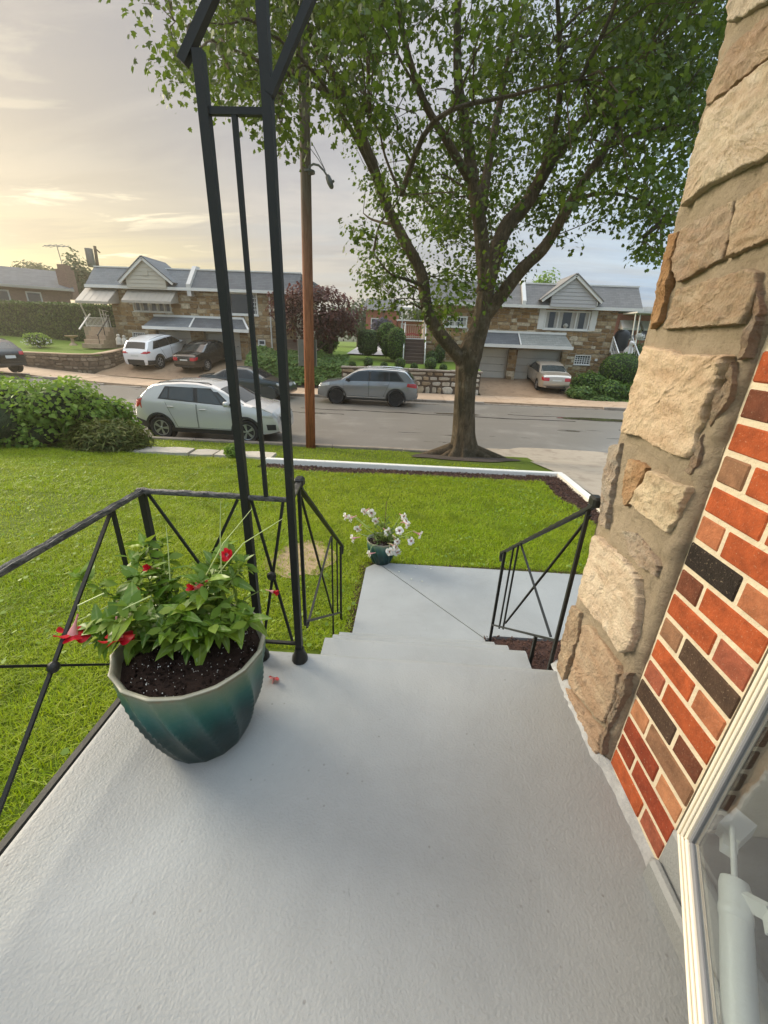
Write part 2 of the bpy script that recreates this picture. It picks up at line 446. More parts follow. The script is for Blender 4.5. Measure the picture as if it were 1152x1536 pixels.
MAT_MULCH = simple('dark_mulch', (.055, .024, .015), .9, var=.5, ns=20, bump=.5, bs=60, rnd='island', rv=.5)

def lawn_z(x, y):
    x = np.asarray(x, float); y = np.asarray(y, float)
    z = LZ-.02-.065*np.clip(y-3.7, 0, 4.7)
    return z+.035*vnoise(x, y, .7, 3)
def lawn_cut(x, y): return lawn_z(x, y)-.16*(((x > -2.85) & (y > 7.48)) | ((x > 2.66) & (y > 3.72)) | ((x > -.29) & (y < 3.66)))
lawn = sheet('lawn', np.concatenate([np.linspace(-24, -3, 40), np.linspace(-2.86, 3.16, 100)]), np.linspace(-3, 8.28, 150), lawn_cut, MAT_LAWN)
def verge_z(x, y):
    t_ = np.clip((np.asarray(y, float)-8.4)/2.9, 0, 1)
    return -2.52+zs(x)-.42*t_-.03*np.sin(t_*math.pi)+.02*vnoise(x, y, 1.3, 5)
verge = sheet('verge', np.linspace(-34, 3.45, 70), np.linspace(8.29, 11.30, 14), verge_z, MAT_LAWN)
road = sheet('road', np.linspace(-90, 70, 161), [11.40, 13, 15, 16.5, 18, 20, 21.78], street_z, MAT_ROAD)
# cracks sealed with tar and a puddle in the gutter line
MAT_TAR = simple('tar_seam', (.018, .017, .016), .25, var=.3)
mb = MB()
for (x0, x1, y0, w) in ((-4.6, 1.8, 18.2, .07), (-5.6, -2.4, 17.3, .05), (1.6, 7.2, 18.0, .08), (4.6, 12.6, 18.9, .05), (-9, -5.5, 17.0, .045), (8.3, 8.8, 16.5, .05)):
    xs = np.arange(x0, x1+.01, .14); yc = y0+.25*vnoise(xs, xs*0, .9, int(x0*7) % 13)+.07*vnoise(xs, xs*0, 4, 2)-(xs-x0)*.035
    ww = w*(.35+1.3*(vnoise(xs, xs*0+3, 2.2, 4)+.5))
    mb.grid([[(x, y-q, street_z(x, 0)+.004), (x, y+q, street_z(x, 0)+.004)] for x, y, q in zip(xs, yc, ww)])
o = mb.build('tar_seam', MAT_TAR, road, fix=False); tag(o, kind='stuff')
def blob_sheet(name, cx_, cy_, rx, ry, z, mat, parent, seed=1, n=40):
    P = []
    for i in range(n):
        a = 2*math.pi*i/n; q = 1+.5*float(vnoise(math.cos(a)*1.6+seed, math.sin(a)*1.6, 1.5, seed))
        x = cx_+rx*q*math.cos(a); y = cy_+ry*q*math.sin(a); P.append((x, y, z(x, y)))
    m = MB(); m.add([(cx_, cy_, z(cx_, cy_))]+P, [(0, i+1, (i+1) % n+1) for i in range(n)])
    return m.build(name, mat, parent, fix=False)
MAT_PUDDLE = simple('puddle_water', (.06, .052, .035), .06, spec=.6, var=.2)
for a in ((8.6, 18.6, 1.9, .38, 3), (11.2, 18.2, 1.3, .25, 8), (2.3, 18.4, 1.0, .18, 5)):
    blob_sheet('puddle', a[0], a[1], a[2], a[3], lambda x, y: float(street_z(x, y))+.008, MAT_PUDDLE, road, a[4])

# kerbs: stones two metres long
def kerb(y0, y1, x0, x1, step, top, drops=(), name='kerb'):
    r = root(name, None, None); r['kind'] = 'structure'
    x = x0
    while x < x1:
        h = top
        for a, b in drops:
            if a <= x+step/2 <= b: h = .035
        z = float(zs(x+step/2))-3.0; j = random.uniform(-.006, .006)
        MB().cbox(x+.006, x+step-.006, y0+j, y1+j, z-.3, z+h+j, .015).build('kerb_stone', MAT_KERB, r)
        x += step
    return r
kerb(11.29, 11.45, -16, 1.9, 2.0, .13, name='kerb')
DR_R = (4.3, 10.6); DR_L = (-19.2, -10.0)
kerb(21.72, 21.88, -30, 26, 2.0, .13, (DR_R, (-18.6, -11.2)), name='kerb')

# sidewalk across the street, slab by slab
r = root('sidewalk', None, None); r['kind'] = 'structure'
x = -31.0
while x < 26:
    j = random.uniform(-.005, .005); za, zb = float(zs(x))-2.875+j, float(zs(x+1.5))-2.875+j; xa, xb = x+.006, x+1.494
    MB().add([(xa, 21.885, za-.25), (xb, 21.885, zb-.25), (xb, 24.45, zb-.25), (xa, 24.45, za-.25), (xa, 21.885, za), (xb, 21.885, zb), (xb, 24.45, zb), (xa, 24.45, za)], [(0, 3, 2, 1), (4, 5, 6, 7), (0, 1, 5, 4), (1, 2, 6, 5), (2, 3, 7, 6), (3, 0, 4, 7)]).build('slab', MAT_WALK, r)
    x += 1.5
MB().box(-31, 26, 21.885, 24.45, -3.3, -2.97).build('sidewalk_bed', MAT_EARTH, r)
# base ground out to the horizon
def base_z(x, y):
    y = np.asarray(y, float); return np.where(y > 34, -1.55, -3.25)-.0*y
sheet('ground', [-260, -200, -60, -30, -10, 0, 10, 30, 60, 200, 260], [-40, 0, 10, 24, 34, 34.1, 60, 120, 210], base_z, MAT_FARLAWN)

def ramp_z(y0, z0, y1, z1, sx=0):
    return lambda X, Y: z0+(z1-z0)*np.clip((Y-y0)/(y1-y0), 0, 1)+sx*X
sheet('driveway', np.linspace(4.3, 10.3, 12), np.linspace(24.46, 29.3, 10), lambda X, Y: -2.885+.66*np.clip((Y-24.9)/4.1, 0, 1)**1.1, MAT_DRIVE)
DLZ = lambda X, Y: np.interp(Y, [24.4, 25.4, 29.0], [-2.80, -2.60, -1.80])+np.clip(zs(X)*.75-.02, 0, .3)
sheet('driveway', np.linspace(-18.4, -9.6, 12), np.linspace(24.46, 29.3, 10), DLZ, MAT_DRIVE)
sheet('driveway', np.linspace(3.34, 8.6, 12), np.linspace(-3, 11.29, 16), lambda X, Y: np.interp(Y, [-3, 3.7, 8.3, 11.3], [-2.14, -2.18, -2.5, -2.97])+.004, MAT_TAN)
blob_sheet('apron_patch', 4.4, 11.9, 2.5, .75, lambda x, y: float(street_z(x, y))+.012, MAT_TAN, road, 21)
# far lawns
CL = lambda X, Y: np.interp(Y, [24.75, 25.0, 27, 31, 40], [-1.60, -1.56, -1.45, -1.2, -1.1])
sheet('lawn', np.linspace(-9.4, 4.2, 20), np.linspace(24.76, 40, 16), lambda X, Y: CL(X, Y)+np.where((X < -3.5) & (Y < 26.2), -1.3*np.clip((26.2-Y)/1.7, 0, 1), 0)-.02, MAT_FARLAWN)
LL = lambda X, Y: np.interp(Y, [24.75, 26, 33], [-1.62, -1.50, -.98])+np.clip((-X-24)*.03, 0, .6)
def left_lawn_z(X, Y): return LL(X, Y)
sheet('lawn', np.linspace(-60, -18.3, 30), np.linspace(24.9, 37, 12), left_lawn_z, MAT_FARLAWN)
sheet('lawn', np.linspace(10.3, 40, 20), np.linspace(24.46, 36, 10), lambda X, Y: -2.88+.1*(Y-24.46), MAT_FARLAWN)
sheet('side_pavement', np.linspace(-4.3, -1.0, 4), np.linspace(30.5, 48, 6), lambda X, Y: np.interp(Y, [30.5, 48], [-1.15, -.35]), MAT_GREYC)

# ------------------------------------------------------------ porch slab, steps, walkway
porch = MB()
# top as a fine grid with a rolled edge
xs = np.concatenate([np.linspace(-1.10, -1.06, 5), np.linspace(-1.0, .74, 50), np.linspace(.765, .81, 5)])
ys = np.concatenate([np.linspace(-2.2, 1.44, 90), np.linspace(1.475, 1.53, 6)])
def roll(d, r=.028): return np.where(d < r, r-np.sqrt(np.maximum(0, r*r-(r-np.clip(d, 0, r))**2)), 0)
Xg, Yg = np.meshgrid(xs, ys, indexing='ij')
Zg = FZ-roll(Xg+1.10)-roll(1.53-Yg)+.006*vnoise(Xg, Yg, 2.4, 1)+.003*vnoise(Xg, Yg, 7, 2)+.005*np.exp(-((1.53-Yg-.035)/.022)**2)
P = np.stack([Xg, Yg, Zg], -1)
porch.grid(P.tolist(), flip=False)
porch.box(-1.098, .80, -2.2, 1.527, -2.7, FZ-.0285)
po = porch.build('porch_floor', MAT_FLOOR, None, smooth=50); tag(po, kind='structure')
for k, (ya, yb) in enumerate(((1.49, 1.87), (1.80, 2.13), (2.05, 2.385)), 1):
    mb = MB(); zt = FZ-.19*k; e = .02
    prof = [(ya, -2.6), (ya, zt), (yb-.085, zt), (yb-.045, zt+.006), (yb-e, zt+.003), (yb-e*.3, zt-e*.3), (yb, zt-e), (yb+.006, -2.6)]
    xl = np.linspace(-.385, .755-.012*k, 24)
    G = []
    for x in xl:
        w = .006*float(vnoise(x, k*3.3, 3, 9)); ends = 0
        G.append([(x, y+(w if i > 1 else 0), z-(.003*float(vnoise(x, i, 9, 2)) if 0 < i < 6 else 0)) for i, (y, z) in enumerate(prof)])
    mb.grid(G); n = len(prof)
    mb.add(G[0], [tuple(range(n))]); mb.add(G[-1], [tuple(range(n))[::-1]])
    mb.build('step', MAT_FLOOR, po, smooth=35)
# walkway: two slabs parted by a running joint
wk = MB().box(-.27, 3.33, 2.25, 3.69, -2.6, LZ-.03).build('walkway', MAT_EARTH, None); tag(wk, kind='structure')
ja, jb = Vector((.98, 2.33)), Vector((-.20, 3.715))
dj = (jb-ja).normalized(); nj = Vector((-dj.y, dj.x))*.005
def slab(poly):
    m = MB(); pts = [(x, y, LZ-.12) for x, y in poly]; m.prism(pts, (0, 0, .12+.0))
    return m
jc = ja.lerp(jb, .21)
slab([(-.325, 2.32), (.742, 2.32), tuple(jc+nj+dj*.012), tuple(jb+nj*1), (-.31, 3.60)]).build('slab', MAT_FLOOR, wk)
slab([tuple(jc-nj), (.80, 2.672), (3.32, 2.69), (3.32, 3.715), tuple(jb-nj)]).build('slab', MAT_FLOOR, wk)
# mulch bed between the steps, the house and the walkway, and along the white edging
mul = sheet('mulch_bed', np.linspace(.72, 3.3, 20), np.linspace(1.0, 2.685, 14), lambda X, Y: -2.172+.03*vnoise(X, Y, 3, 6)+np.clip((2.6-Y)*.04, 0, .1), MAT_MULCH)
sheet('mulch_bed', np.linspace(-2.8, 3.15, 60), np.linspace(7.50, 8.16, 8), lambda X, Y: lawn_z(X, Y)-.02-.05*np.clip((Y-7.6)/.3, 0, 1)+.02*vnoise(X, Y, 5, 6), MAT_MULCH)
sheet('mulch_bed', np.linspace(2.55, 3.12, 6), np.linspace(3.76, 8.13, 40), lambda X, Y: lawn_z(X, Y)-.03+.02*vnoise(X, Y, 5, 6), MAT_MULCH)
def chips(n, sampler, zf, name, size=(.006, .018)):
    p = np.array([sampler() for _ in range(n)]); z = zf(p[:, 0], p[:, 1])+rng.uniform(.004, .03, n)
    pos = np.column_stack([p, z]); nr = rng.normal(0, .6, (n, 3)); nr[:, 2] = 1
    tv = [(-1,-.35,0),(1,-.3,0),(1.1,.3,0),(-.9,.35,0),(-1,-.35,.3),(1,-.3,.35),(1.1,.3,.3),(-.9,.35,.25)]
    tf = [(4,5,6,7),(0,1,5,4),(1,2,6,5),(2,3,7,6),(3,0,4,7)]
    o = scatter(name, tv, tf, pos, frames(nr), rng.uniform(*size, n), MAT_MULCH); tag(o, kind='stuff'); return o
chips(9000, lambda: (random.uniform(.72, 2.6), random.uniform(1.2, 2.655)), lambda x, y: -2.168+np.clip((2.6-y)*.04, 0, .1), 'mulch_chips', (.005, .014))
chips(9000, lambda: (random.uniform(-2.8, 3.15), random.uniform(7.48, 8.12)), lambda x, y: lawn_z(x, y)-.03-.03*np.clip((y-7.6)/.3, 0, 1), 'mulch_chips', (.010, .024))
chips(5000, lambda: (random.uniform(2.5, 3.12), random.uniform(3.76, 8.1)), lambda x, y: lawn_z(x, y)-.03, 'mulch_chips', (.008, .022))
chips(900, lambda: (random.uniform(-.385, -.315), random.uniform(2.4, 3.70)), lambda x, y: lawn_z(x, y)-.012, 'mulch_chips', (.004, .011))
chips(1500, lambda: (random.uniform(-.3, 3.0), random.uniform(3.715, 3.79)), lambda x, y: lawn_z(x, y)-.012, 'mulch_chips', (.004, .011))

# white painted edging at the end of the lawn
MAT_WHITE = simple('white_paint', (.74, .71, .64), .55, var=.08, ns=5, bump=.15, bs=50)
e = root('garden_edging', 'white painted concrete edging round the mulched far end of the lawn', 'edging', (0, 8.3, -2.5))
MB().cbox(-2.86, 3.27, 8.14, 8.25, -2.75, -2.41, .012).build('edging_strip', MAT_WHITE, e)
mb = MB(); a = Vector((3.205, 8.128, -2.567)); b = Vector((2.98, 3.80, -2.31))
mb._beam(a, b, Vector((.065, -.004, 0)), Vector((0, .0, .16))); mb.build('edging_strip', MAT_WHITE, e)
e = root('flagstone_edging', 'row of weathered flat flagstones set along the left end of the lawn', 'stone edging', (-4.5, 8.5, -2.5))
MAT_FLAG = simple('flagstone', (.42, .38, .31), .8, var=.35, ns=7, bump=.5, bs=35, bd=.01, rnd='object', rv=.18)
x = -6.0
while x < -2.95:
    w = random.uniform(.4, .75); yb = 8.32+random.uniform(-.04, .04); dz = float(zs(x))
    poly = [(x+random.uniform(0, .05), yb), (x+w*.55, yb-random.uniform(.0, .05)), (x+w-.02, yb+random.uniform(0, .04)), (x+w-random.uniform(.01, .06), yb+.42), (x+w*.4, yb+.46), (x+.03, yb+.40)]
    MB().prism([(px_, py_, -2.50+.06*(py_-yb)*0) for px_, py_ in poly], (0, 0, .06+random.uniform(-.012, .012))).build('flagstone', MAT_FLAG, e)
    x += w

# ------------------------------------------------------------ grass
GB_V = [(-.5, 0, 0), (.5, 0, 0), (.36, .10, .45), (-.36, .10, .45), (0, .42, .95)]
def grass(name, N, sampler_box, mask, zf, hmin, hmax, wid, mat, lean=1.25):
    x0, x1, y0, y1 = sampler_box
    x = rng.uniform(x0, x1, N); y = rng.uniform(y0, y1, N); k = mask(x, y); x, y = x[k], y[k]; n = len(x)
    z = zf(x, y)-.004
    az = rng.uniform(0, 2*np.pi, n)+1.5*vnoise(x, y, .8, 4); h = rng.uniform(hmin, hmax, n)*(1+.6*vnoise(x, y, 1.5, 8)+.5*vnoise(x, y, 6, 3)); w = wid*rng.uniform(.6, 1.3, n)
    ln = rng.uniform(.2, 1.5, n)*lean
    c, s_ = np.cos(az), np.sin(az)
    T = np.array(GB_V); V = np.empty((n, 5, 3))
    for i, (a, b, d) in enumerate(T):
        lx = a*w; ly = b*h*ln*2.0; lz = d*h*(1-.25*np.minimum(ln, 1.4)*d)
        V[:, i, 0] = x+lx*c-ly*s_; V[:, i, 1] = y+lx*s_+ly*c; V[:, i, 2] = z+lz
    b = np.arange(n)*5
    Fc = np.concatenate([np.stack([b, b+1, b+2], 1), np.stack([b, b+2, b+3], 1), np.stack([b+3, b+2, b+4], 1)])
    o = link(name, np_mesh(name, V.reshape(-1, 3), Fc), mat); return tag(o, kind='stuff')
def grassmat():
    k = NT('grass_blades'); r = k.rnd_island(); n = k.mix(.5, k.noise(.9, 4), k.noise(4.5, 5, .7))
    col = k.ramp(r, [(0, (.15, .24, .003)), (.4, (.27, .38, .003)), (.8, (.37, .48, .006)), (.94, (.44, .47, .05)), (1, (.55, .52, .20))])
    col = k.mix(k.math('MULTIPLY', n, .6), col, (.24, .36, .006)); col = k.mix(k.ramp(k.noise(.55, 6, .7), [(.40, 0.), (.68, .55)]), col, (.44, .45, .03))
    col = k.mix(k.ramp(k.noise(2.6, 5, .7), [(.34, .55), (.5, 0.)]), col, (.10, .15, .006))
    p = k.pbr(col, .40, 0, .28)
    q = k.n('ShaderNodeBsdfTranslucent'); k.set(q.inputs[0], k.mix(.5, col, (.36, .44, .01)))
    m = k.n('ShaderNodeMixShader'); m.inputs[0].default_value = .45; k.l(p, m.inputs[1]); k.l(q.outputs[0], m.inputs[2])
    return k.end(m.outputs[0])
MAT_GRASS = grassmat()
def lawn_mask(x, y):
    ok = ~((x > -1.13) & (y < 2.4) & (x < .8)) & ~((x > -.345) & (y < 3.77)) & ~((x > -2.85) & (y > 7.52+.12*vnoise(x, y, 3, 3))) & ~((x > 2.66+.12*vnoise(x, y, 3, 4)) & (y > 3.7))
    d = np.hypot((x+1.02)/.32, (y-3.75)/.42)      # worn bare patch by the steps
    ok &= (d > .75+.5*vnoise(x, y, 6, 2)) | (rng.uniform(0, 1, len(x)) < .22)
    # keep what the lens can see
    return ok & (x > -1.25*(y+1.1)) 
grass('lawn_grass', 270000, (-4.2, 3.1, .3, 5.4), lawn_mask, lawn_z, .028, .066, .0062, MAT_GRASS)
grass('lawn_grass', 160000, (-9.5, 3.1, 5.4, 8.26), lawn_mask, lawn_z, .028, .062, .0095, MAT_GRASS)
grass('lawn_grass', 30000, (-7.6, -2.2, 1.6, 5.4), lambda x, y: lawn_mask(x, y) & (x < -4.1), lawn_z, .03, .07, .0085, MAT_GRASS)
grass('verge_grass', 26000, (-12, 2.6, 8.45, 11.25), lambda x, y: (np.hypot((x-1.7)/1.25, (y-10.7)/1.0) > 1.35+.7*vnoise(x, y, 2, 7)) & ~((x < -2.9) & (y < 8.85)), verge_z, .03, .07, .010, MAT_GRASS)
blob_sheet('root_soil', 1.55, 10.6, 1.35, .55, lambda x, y: float(verge_z(x, min(y, 11.28)))+.02, MAT_EARTH, verge, 6)
blob_sheet('bare_patch', -1.02, 3.75, .33, .42, lambda x, y: float(lawn_z(x, y))+.008, simple('dry_soil', (.30, .21, .12), .95, var=.3, ns=12, bump=.5), lawn, 4)
MAT_WEED = leafmat('clover', (.16, .24, .03), (.20, .30, .03), (.26, .34, .06))
n = 5200
xx = rng.uniform(-6.5, 3.0, n); yy = rng.uniform(1.2, 7.8, n); kk = lawn_mask(xx, yy) & (vnoise(xx, yy, 1.3, 12)+.5*vnoise(xx, yy, 4, 3) > .02); xx, yy = xx[kk], yy[kk]
nr = rng.normal(0, .4, (len(xx), 3)); nr[:, 2] = 1
o = scatter('clover_leaves', [(0, -1, 0), (.9, .1, .1), (.3, .9, 0), (-.7, .7, .1), (-.9, -.1, 0)], [(0, 1, 2, 3, 4)], np.column_stack([xx, yy, lawn_z(xx, yy)+rng.uniform(.03, .06, len(xx))]), frames(nr), rng.uniform(.008, .024, len(xx)), MAT_WEED)
tag(o, kind='stuff')

# ============================================================ IRONWORK
def m_iron():
    k = NT('black_iron_paint'); n = k.noise(9, 6, .65); f = k.noise(90, 5, .7)
    c = k.mix(n, (.008, .0085, .007), (.020, .021, .018)); c = k.mix(k.ramp(k.noise(30, 6, .75), [(.66, 0.), (.74, .6)]), c, (.09, .075, .055))
    return k.end(k.pbr(c, k.math('ADD', .42, k.math('MULTIPLY', n, .2)), 0, .35, k.bump(f, .35, .003)))
MAT_IRON = m_iron()
def m_railtop():
    k = NT('worn_rail_cap'); n = k.noise(60, 7, .75, 1.0, k.mapped((.4, .4, 1.6))); f = k.noise(70, 5, .7)
    c = k.mix(k.ramp(n, [(.44, 0.), (.66, 1.)]), (.016, .016, .014), (.15, .14, .12))
    return k.end(k.pbr(c, .42, 0, .45, k.bump(n, .7, .004)))
MAT_CAP = m_railtop()
def bar(p0, p1, w, mat, parent, name, h=None, up=(0, 0, 1)):
    w *= .60; h = h*.60 if h else None
    return MB().beam(p0, p1, w, h, up).build(name, mat, parent)
def wavy_rail(p0, p1, w, parent, name='top_rail'):
    """moulded cap rail: channel body under a rolled, worn cap"""
    w *= .58; p0 = Vector(p0); p1 = Vector(p1); d = (p1-p0).normalized(); s = d.cross(Vector((0, 0, 1))).normalized(); u = s.cross(d).normalized()
    prof = [(-w/2, -.008), (-w/2, .003), (-w*.36, .008), (-w*.18, .006), (0, .009), (w*.18, .006), (w*.36, .008), (w/2, .003), (w/2, -.008)]
    n = max(6, int((p1-p0).length/.025)); G = []
    for i in range(n+1):
        c = p0.lerp(p1, i/n); q = .0016*math.sin(i*1.9)+random.uniform(-.0012, .0012)
        G.append([tuple(c+s*a+u*(b+(q if b > 0 else 0))) for a, b in prof])
    m = MB(); m.grid(G); k = len(prof)
    m.add(G[0], [tuple(range(k))]); m.add(G[-1], [tuple(range(k))[::-1]])
    m.grid([[g[-1], g[0]] for g in G])
    return m.build(name, MAT_CAP, parent, smooth=40)
YF = 1.47; ZT = -.592; ZB = -1.302; XL = -1.022
rl = root('porch_railing', 'black wrought iron porch railing with crossed bars behind the teal planter', 'railing', (XL, YF, FZ))
wavy_rail((XL, -.55, ZT), (XL, YF+.02, ZT), .046, rl); wavy_rail((XL-.02, YF, ZT), (-.6205, YF, ZT), .046, rl); wavy_rail((-.5930, YF, ZT-.004), (-.4400, YF, ZT-.004), .034, rl)
bar((XL, -.55, ZB), (XL, YF, ZB), .034, MAT_IRON, rl, 'bottom_rail', .022); bar((XL+.018, YF, ZB), (-.6205, YF, ZB), .030, MAT_IRON, rl, 'bottom_rail', .020); bar((-.5930, YF, ZB), (-.4400, YF, ZB), .026, MAT_IRON, rl, 'bottom_rail', .018)
bar((XL, YF, FZ-.01), (XL, YF, ZT-.013), .040, MAT_IRON, rl, 'corner_post', .040, (0, 1, 0))
for a, b in ((1.275, .53), (.49, -.26)):
    bar((XL+.004, a, ZT-.013), (XL+.004, b, ZB+.012), .020, MAT_IRON, rl, 'cross_bar', .012); bar((XL-.008, b, ZT-.013), (XL-.008, a, ZB+.012), .020, MAT_IRON, rl, 'cross_bar', .012)
for y in (1.295, .51, -.28): bar((XL, y, ZB+.011), (XL, y, ZT-.013), .020, MAT_IRON, rl, 'picket', .020, (0, 1, 0))
for (x0, x1, dy) in ((-1.0, -.635, .004), (-.635, -1.0, -.008), (-.585, -.458, .004), (-.455, -.586, -.008)):
    bar((x0, YF+dy, ZT-.013), (x1, YF+dy, ZB+.012), .018, MAT_IRON, rl, 'cross_bar', .012, (0, 1, 0))
MB().lathe([(.004, -.016), (.017, -.010), (.021, 0), (.017, .010), (.004, .016)], 10, (-.522, YF-.015, -.94), 'y').build('rosette', MAT_IRON, rl, smooth=40)
MB().lathe([(.004, -.016), (.015, -.010), (.019, 0), (.015, .010), (.004, .016)], 10, (XL+.012, .895, -.945), 'x').build('rosette', MAT_IRON, rl, smooth=40)

colm = root('iron_column', 'tall openwork black iron porch column of two posts with a thin bar between', 'iron column', (-.52, YF, FZ))
bar((-.607, YF, FZ-.005), (-.607, YF, .69), .047, MAT_IRON, colm, 'post', .047, (0, 1, 0))
bar((-.426, YF, FZ+.02), (-.426, YF, 2.2), .047, MAT_IRON, colm, 'post', .047, (0, 1, 0))
for x in (-.426, -.607):
    MB().lathe([(.034, 0), (.037, .012), (.034, .032), (.027, .045), (.022, .060), (.0205, .078)], 14, (x, YF, FZ-.004)).build('foot', MAT_IRON, colm, smooth=45)
bar((-.5935, YF, .565), (-.4395, YF, .565), .028, MAT_IRON, colm, 'cross_piece', .028)
bar((-.523, YF, ZT-.002), (-.523, YF, .5570), .024, MAT_IRON, colm, 'inner_bar', .024, (0, 1, 0))
bar((-.655, YF, .665), (-.14, YF, 1.33), .038, MAT_IRON, colm, 'bracket', .046, (0, 1, 0))
bar((-.418, YF-.004, .60), (.10, YF-.004, 1.42), .034, MAT_IRON, colm, 'bracket', .040, (0, 1, 0))

def stair_rail(label, X, top, bot, pbot, ptop_z, bars, diags, cap, lower, posts, name='stair_railing'):
    r = root(name, label, 'stair railing', (X, bot[0], LZ))
    wavy_rail((X, top[0], top[1]), (X, bot[0]+.05, bot[1]-.035), .042, r).data.materials[0] = MAT_IRON
    bar((X, lower[0][0], lower[0][1]), (X, lower[1][0], lower[1][1]), .026, MAT_IRON, r, 'bottom_rail', .018)
    for y, z0, z1, w in posts: bar((X, y, z0), (X, y, z1), w, MAT_IRON, r, 'post', w, (0, 1, 0))
    for y, z0, z1 in bars: bar((X, y, z0), (X, y, z1), .017, MAT_IRON, r, 'picket', .017, (0, 1, 0))
    for i, (a, b) in enumerate(diags): bar((X+(.006 if i % 2 else -.006), *a), (X+(.006 if i % 2 else -.006), *b), .019, MAT_IRON, r, 'cross_bar', .011)
    m = MB(); m.cbox(X-.020, X+.020, cap[0]-.02, cap[0]+.035, cap[1]-.03, cap[1]+.012, .008); m.build('newel_cap', MAT_IRON, r)
    m = MB(); y, z = bot[0]+.045, bot[1]-.035
    m.tube([(X, y, z), (X, y+.035, z-.02), (X, y+.04, z-.06), (X, y+.02, z-.085)], [.012, .012, .011, .009], 8); m.build('rail_end', MAT_IRON, r, smooth=50)
    return r
stair_rail('black iron stair railing left of the steps, joined to the tall iron column', -.44, (1.66, -.612), (2.80, -1.485), None, None,
           [(2.42, -1.965+.0, -1.225), (2.62, -1.99, -1.372)], [((1.70, -.67), (2.43, -1.85)), ((2.36, -1.20), (1.655, -1.36))], (1.655, -.58), ((1.64, -1.312), (2.80, -2.12)),
           [(1.65, -1.34, -.61, .024), (2.79, LZ-.12, -1.50, .026), (2.42, LZ-.1, -1.96, .020)])
bar((-.426, YF+.026, ZT+.002), (-.438, 1.66, ZT+.006), .040, MAT_CAP, colm, 'rail_link', .018)
stair_rail('black iron stair railing right of the steps, beside the stone house corner', .76, (1.535, -.578), (2.615, -1.365), None, None,
           [(2.44, -1.90, -1.245), (2.352, -1.835, -1.182)], [((2.297, -1.14), (1.62, -1.29)), ((1.56, -.63), (2.345, -1.78))], (1.525, -.55), ((2.62, -2.01), (1.575, -1.275)),
           [(1.572, -1.60, -.59, .024), (2.615, LZ-.1, -1.375, .030), (1.80, -2.2, -1.435, .026)])

# ============================================================ STONE CORNER AND BRICK WALL
WX = .80
house = root('brick_wall', 'red brick side wall of the near house with pale raised mortar, right of the porch', 'brick wall', (WX, .9, FZ))
MAT_MORTAR = simple('cream_mortar', (.64, .55, .40), .9, var=.22, ns=14, bump=1, bs=70, bd=.006)
MAT_BRICK = objcolmat('fired_brick', .85, .5, 22, .9, 90, .005, (150, (.55, .42, .30), .35))
BR = {'r': (.46, .100, .030), 'd': (.29, .052, .020), 's': (.50, .18, .082), 'o': (.48, .21, .10), 'n': (.19, .060, .030), 'k': (.030, .022, .017), 'w': (.085, .050, .032), 't': (.30, .155, .085), 'p': (.42, .12, .065)}
course = .0813
# (from the floor up) first two bricks of each course: kinds
rows = ['rp', 'dd', 'do', 'ot', 'wn', 'pr', 'rs', 'tw', 'rp', 'nr', 'ks', 'sr', 'rr', 'tr', 'rs', 'nr', 'rp', 'kr', 'rs', 'dr', 'rp', 'sr', 'rk', 'nr', 'rs', 'dr', 'rr', 'sr', 'rp']
Y1 = 1.045
def brick_mesh(L, i):
    m = MB(); m.cbox(0, .055, -L/2, L/2, -.033, .033, random.uniform(.003, .006), 0); return np_mesh('brick', np.array(m.v)-[.0, 0, 0], m.f)
BM = {}
for L in (.19, .18, .105, .085):
    for i in range(3): BM[(L, i)] = brick_mesh(L, i)
z0 = FZ+.025
MB().box(WX+.003, WX+.30, .742, 1.08, FZ-.6, z0+course*29).build('mortar', MAT_MORTAR, house)
for c, kk in enumerate(rows):
    z = z0+course*(c+.5)
    cuts = [(Y1, .182), (Y1-.182-.0115, .105)] if c % 2 == 0 else [(Y1, .088), (Y1-.088-.0115, .200)]
    for i, (yt, L) in enumerate(cuts):
        yb = yt-L
        Lk = min(BM, key=lambda q: abs(q[0]-L))[0]
        col = BR[kk[i]]; v = random.uniform(.88, 1.12); col = tuple(x*v for x in col)
        shared(BM[(Lk, random.randrange(3))], 'brick', MAT_BRICK, house, (WX+random.uniform(-.0012, .0008), (yt+yb)/2, z+random.uniform(-.0015, .0015)), (random.uniform(-.008, .008), 0, 0), col, (1, L/Lk*1.02, 1.06))
# brick reveal at the door jamb: recess shade put into the dark brick colour
for c in range(29):
    z = z0+course*(c+.5)
    shared(BM[(.105, c % 3)], 'brick', MAT_BRICK, house, (WX+.003, .7395+.0, z), (0, 0, R(90)), (.035, .020, .016) if c % 3 else (.10, .03, .02), (.4, .95, .985)).location.x += .055
# painted base course and the untidy line of paint and old caulk where wall meets floor
MAT_CAULK = simple('old_caulk', (.33, .34, .34), .7, var=.45, ns=30, bump=1, bs=60, bd=.008)
m = MB(); G = []
for i in range(70):
    y = 1.56-i*.0245; b = .010+.012*abs(float(vnoise(y, 0, 22, 3)))+.008*abs(float(vnoise(y, 5, 60, 3))); h = .020+.035*abs(float(vnoise(y, 2, 17, 5)))
    xw = (.778 if y > 1.05 else WX-.002)
    G.append([(xw-b*1.4-.004, y, FZ-.004), (xw-b*.8, y, FZ+h*.30), (xw-b*.3, y, FZ+h*.75), (xw+.006, y, FZ+h)])
m.grid(G); m.build('caulk_bead', MAT_CAULK, house, smooth=60)
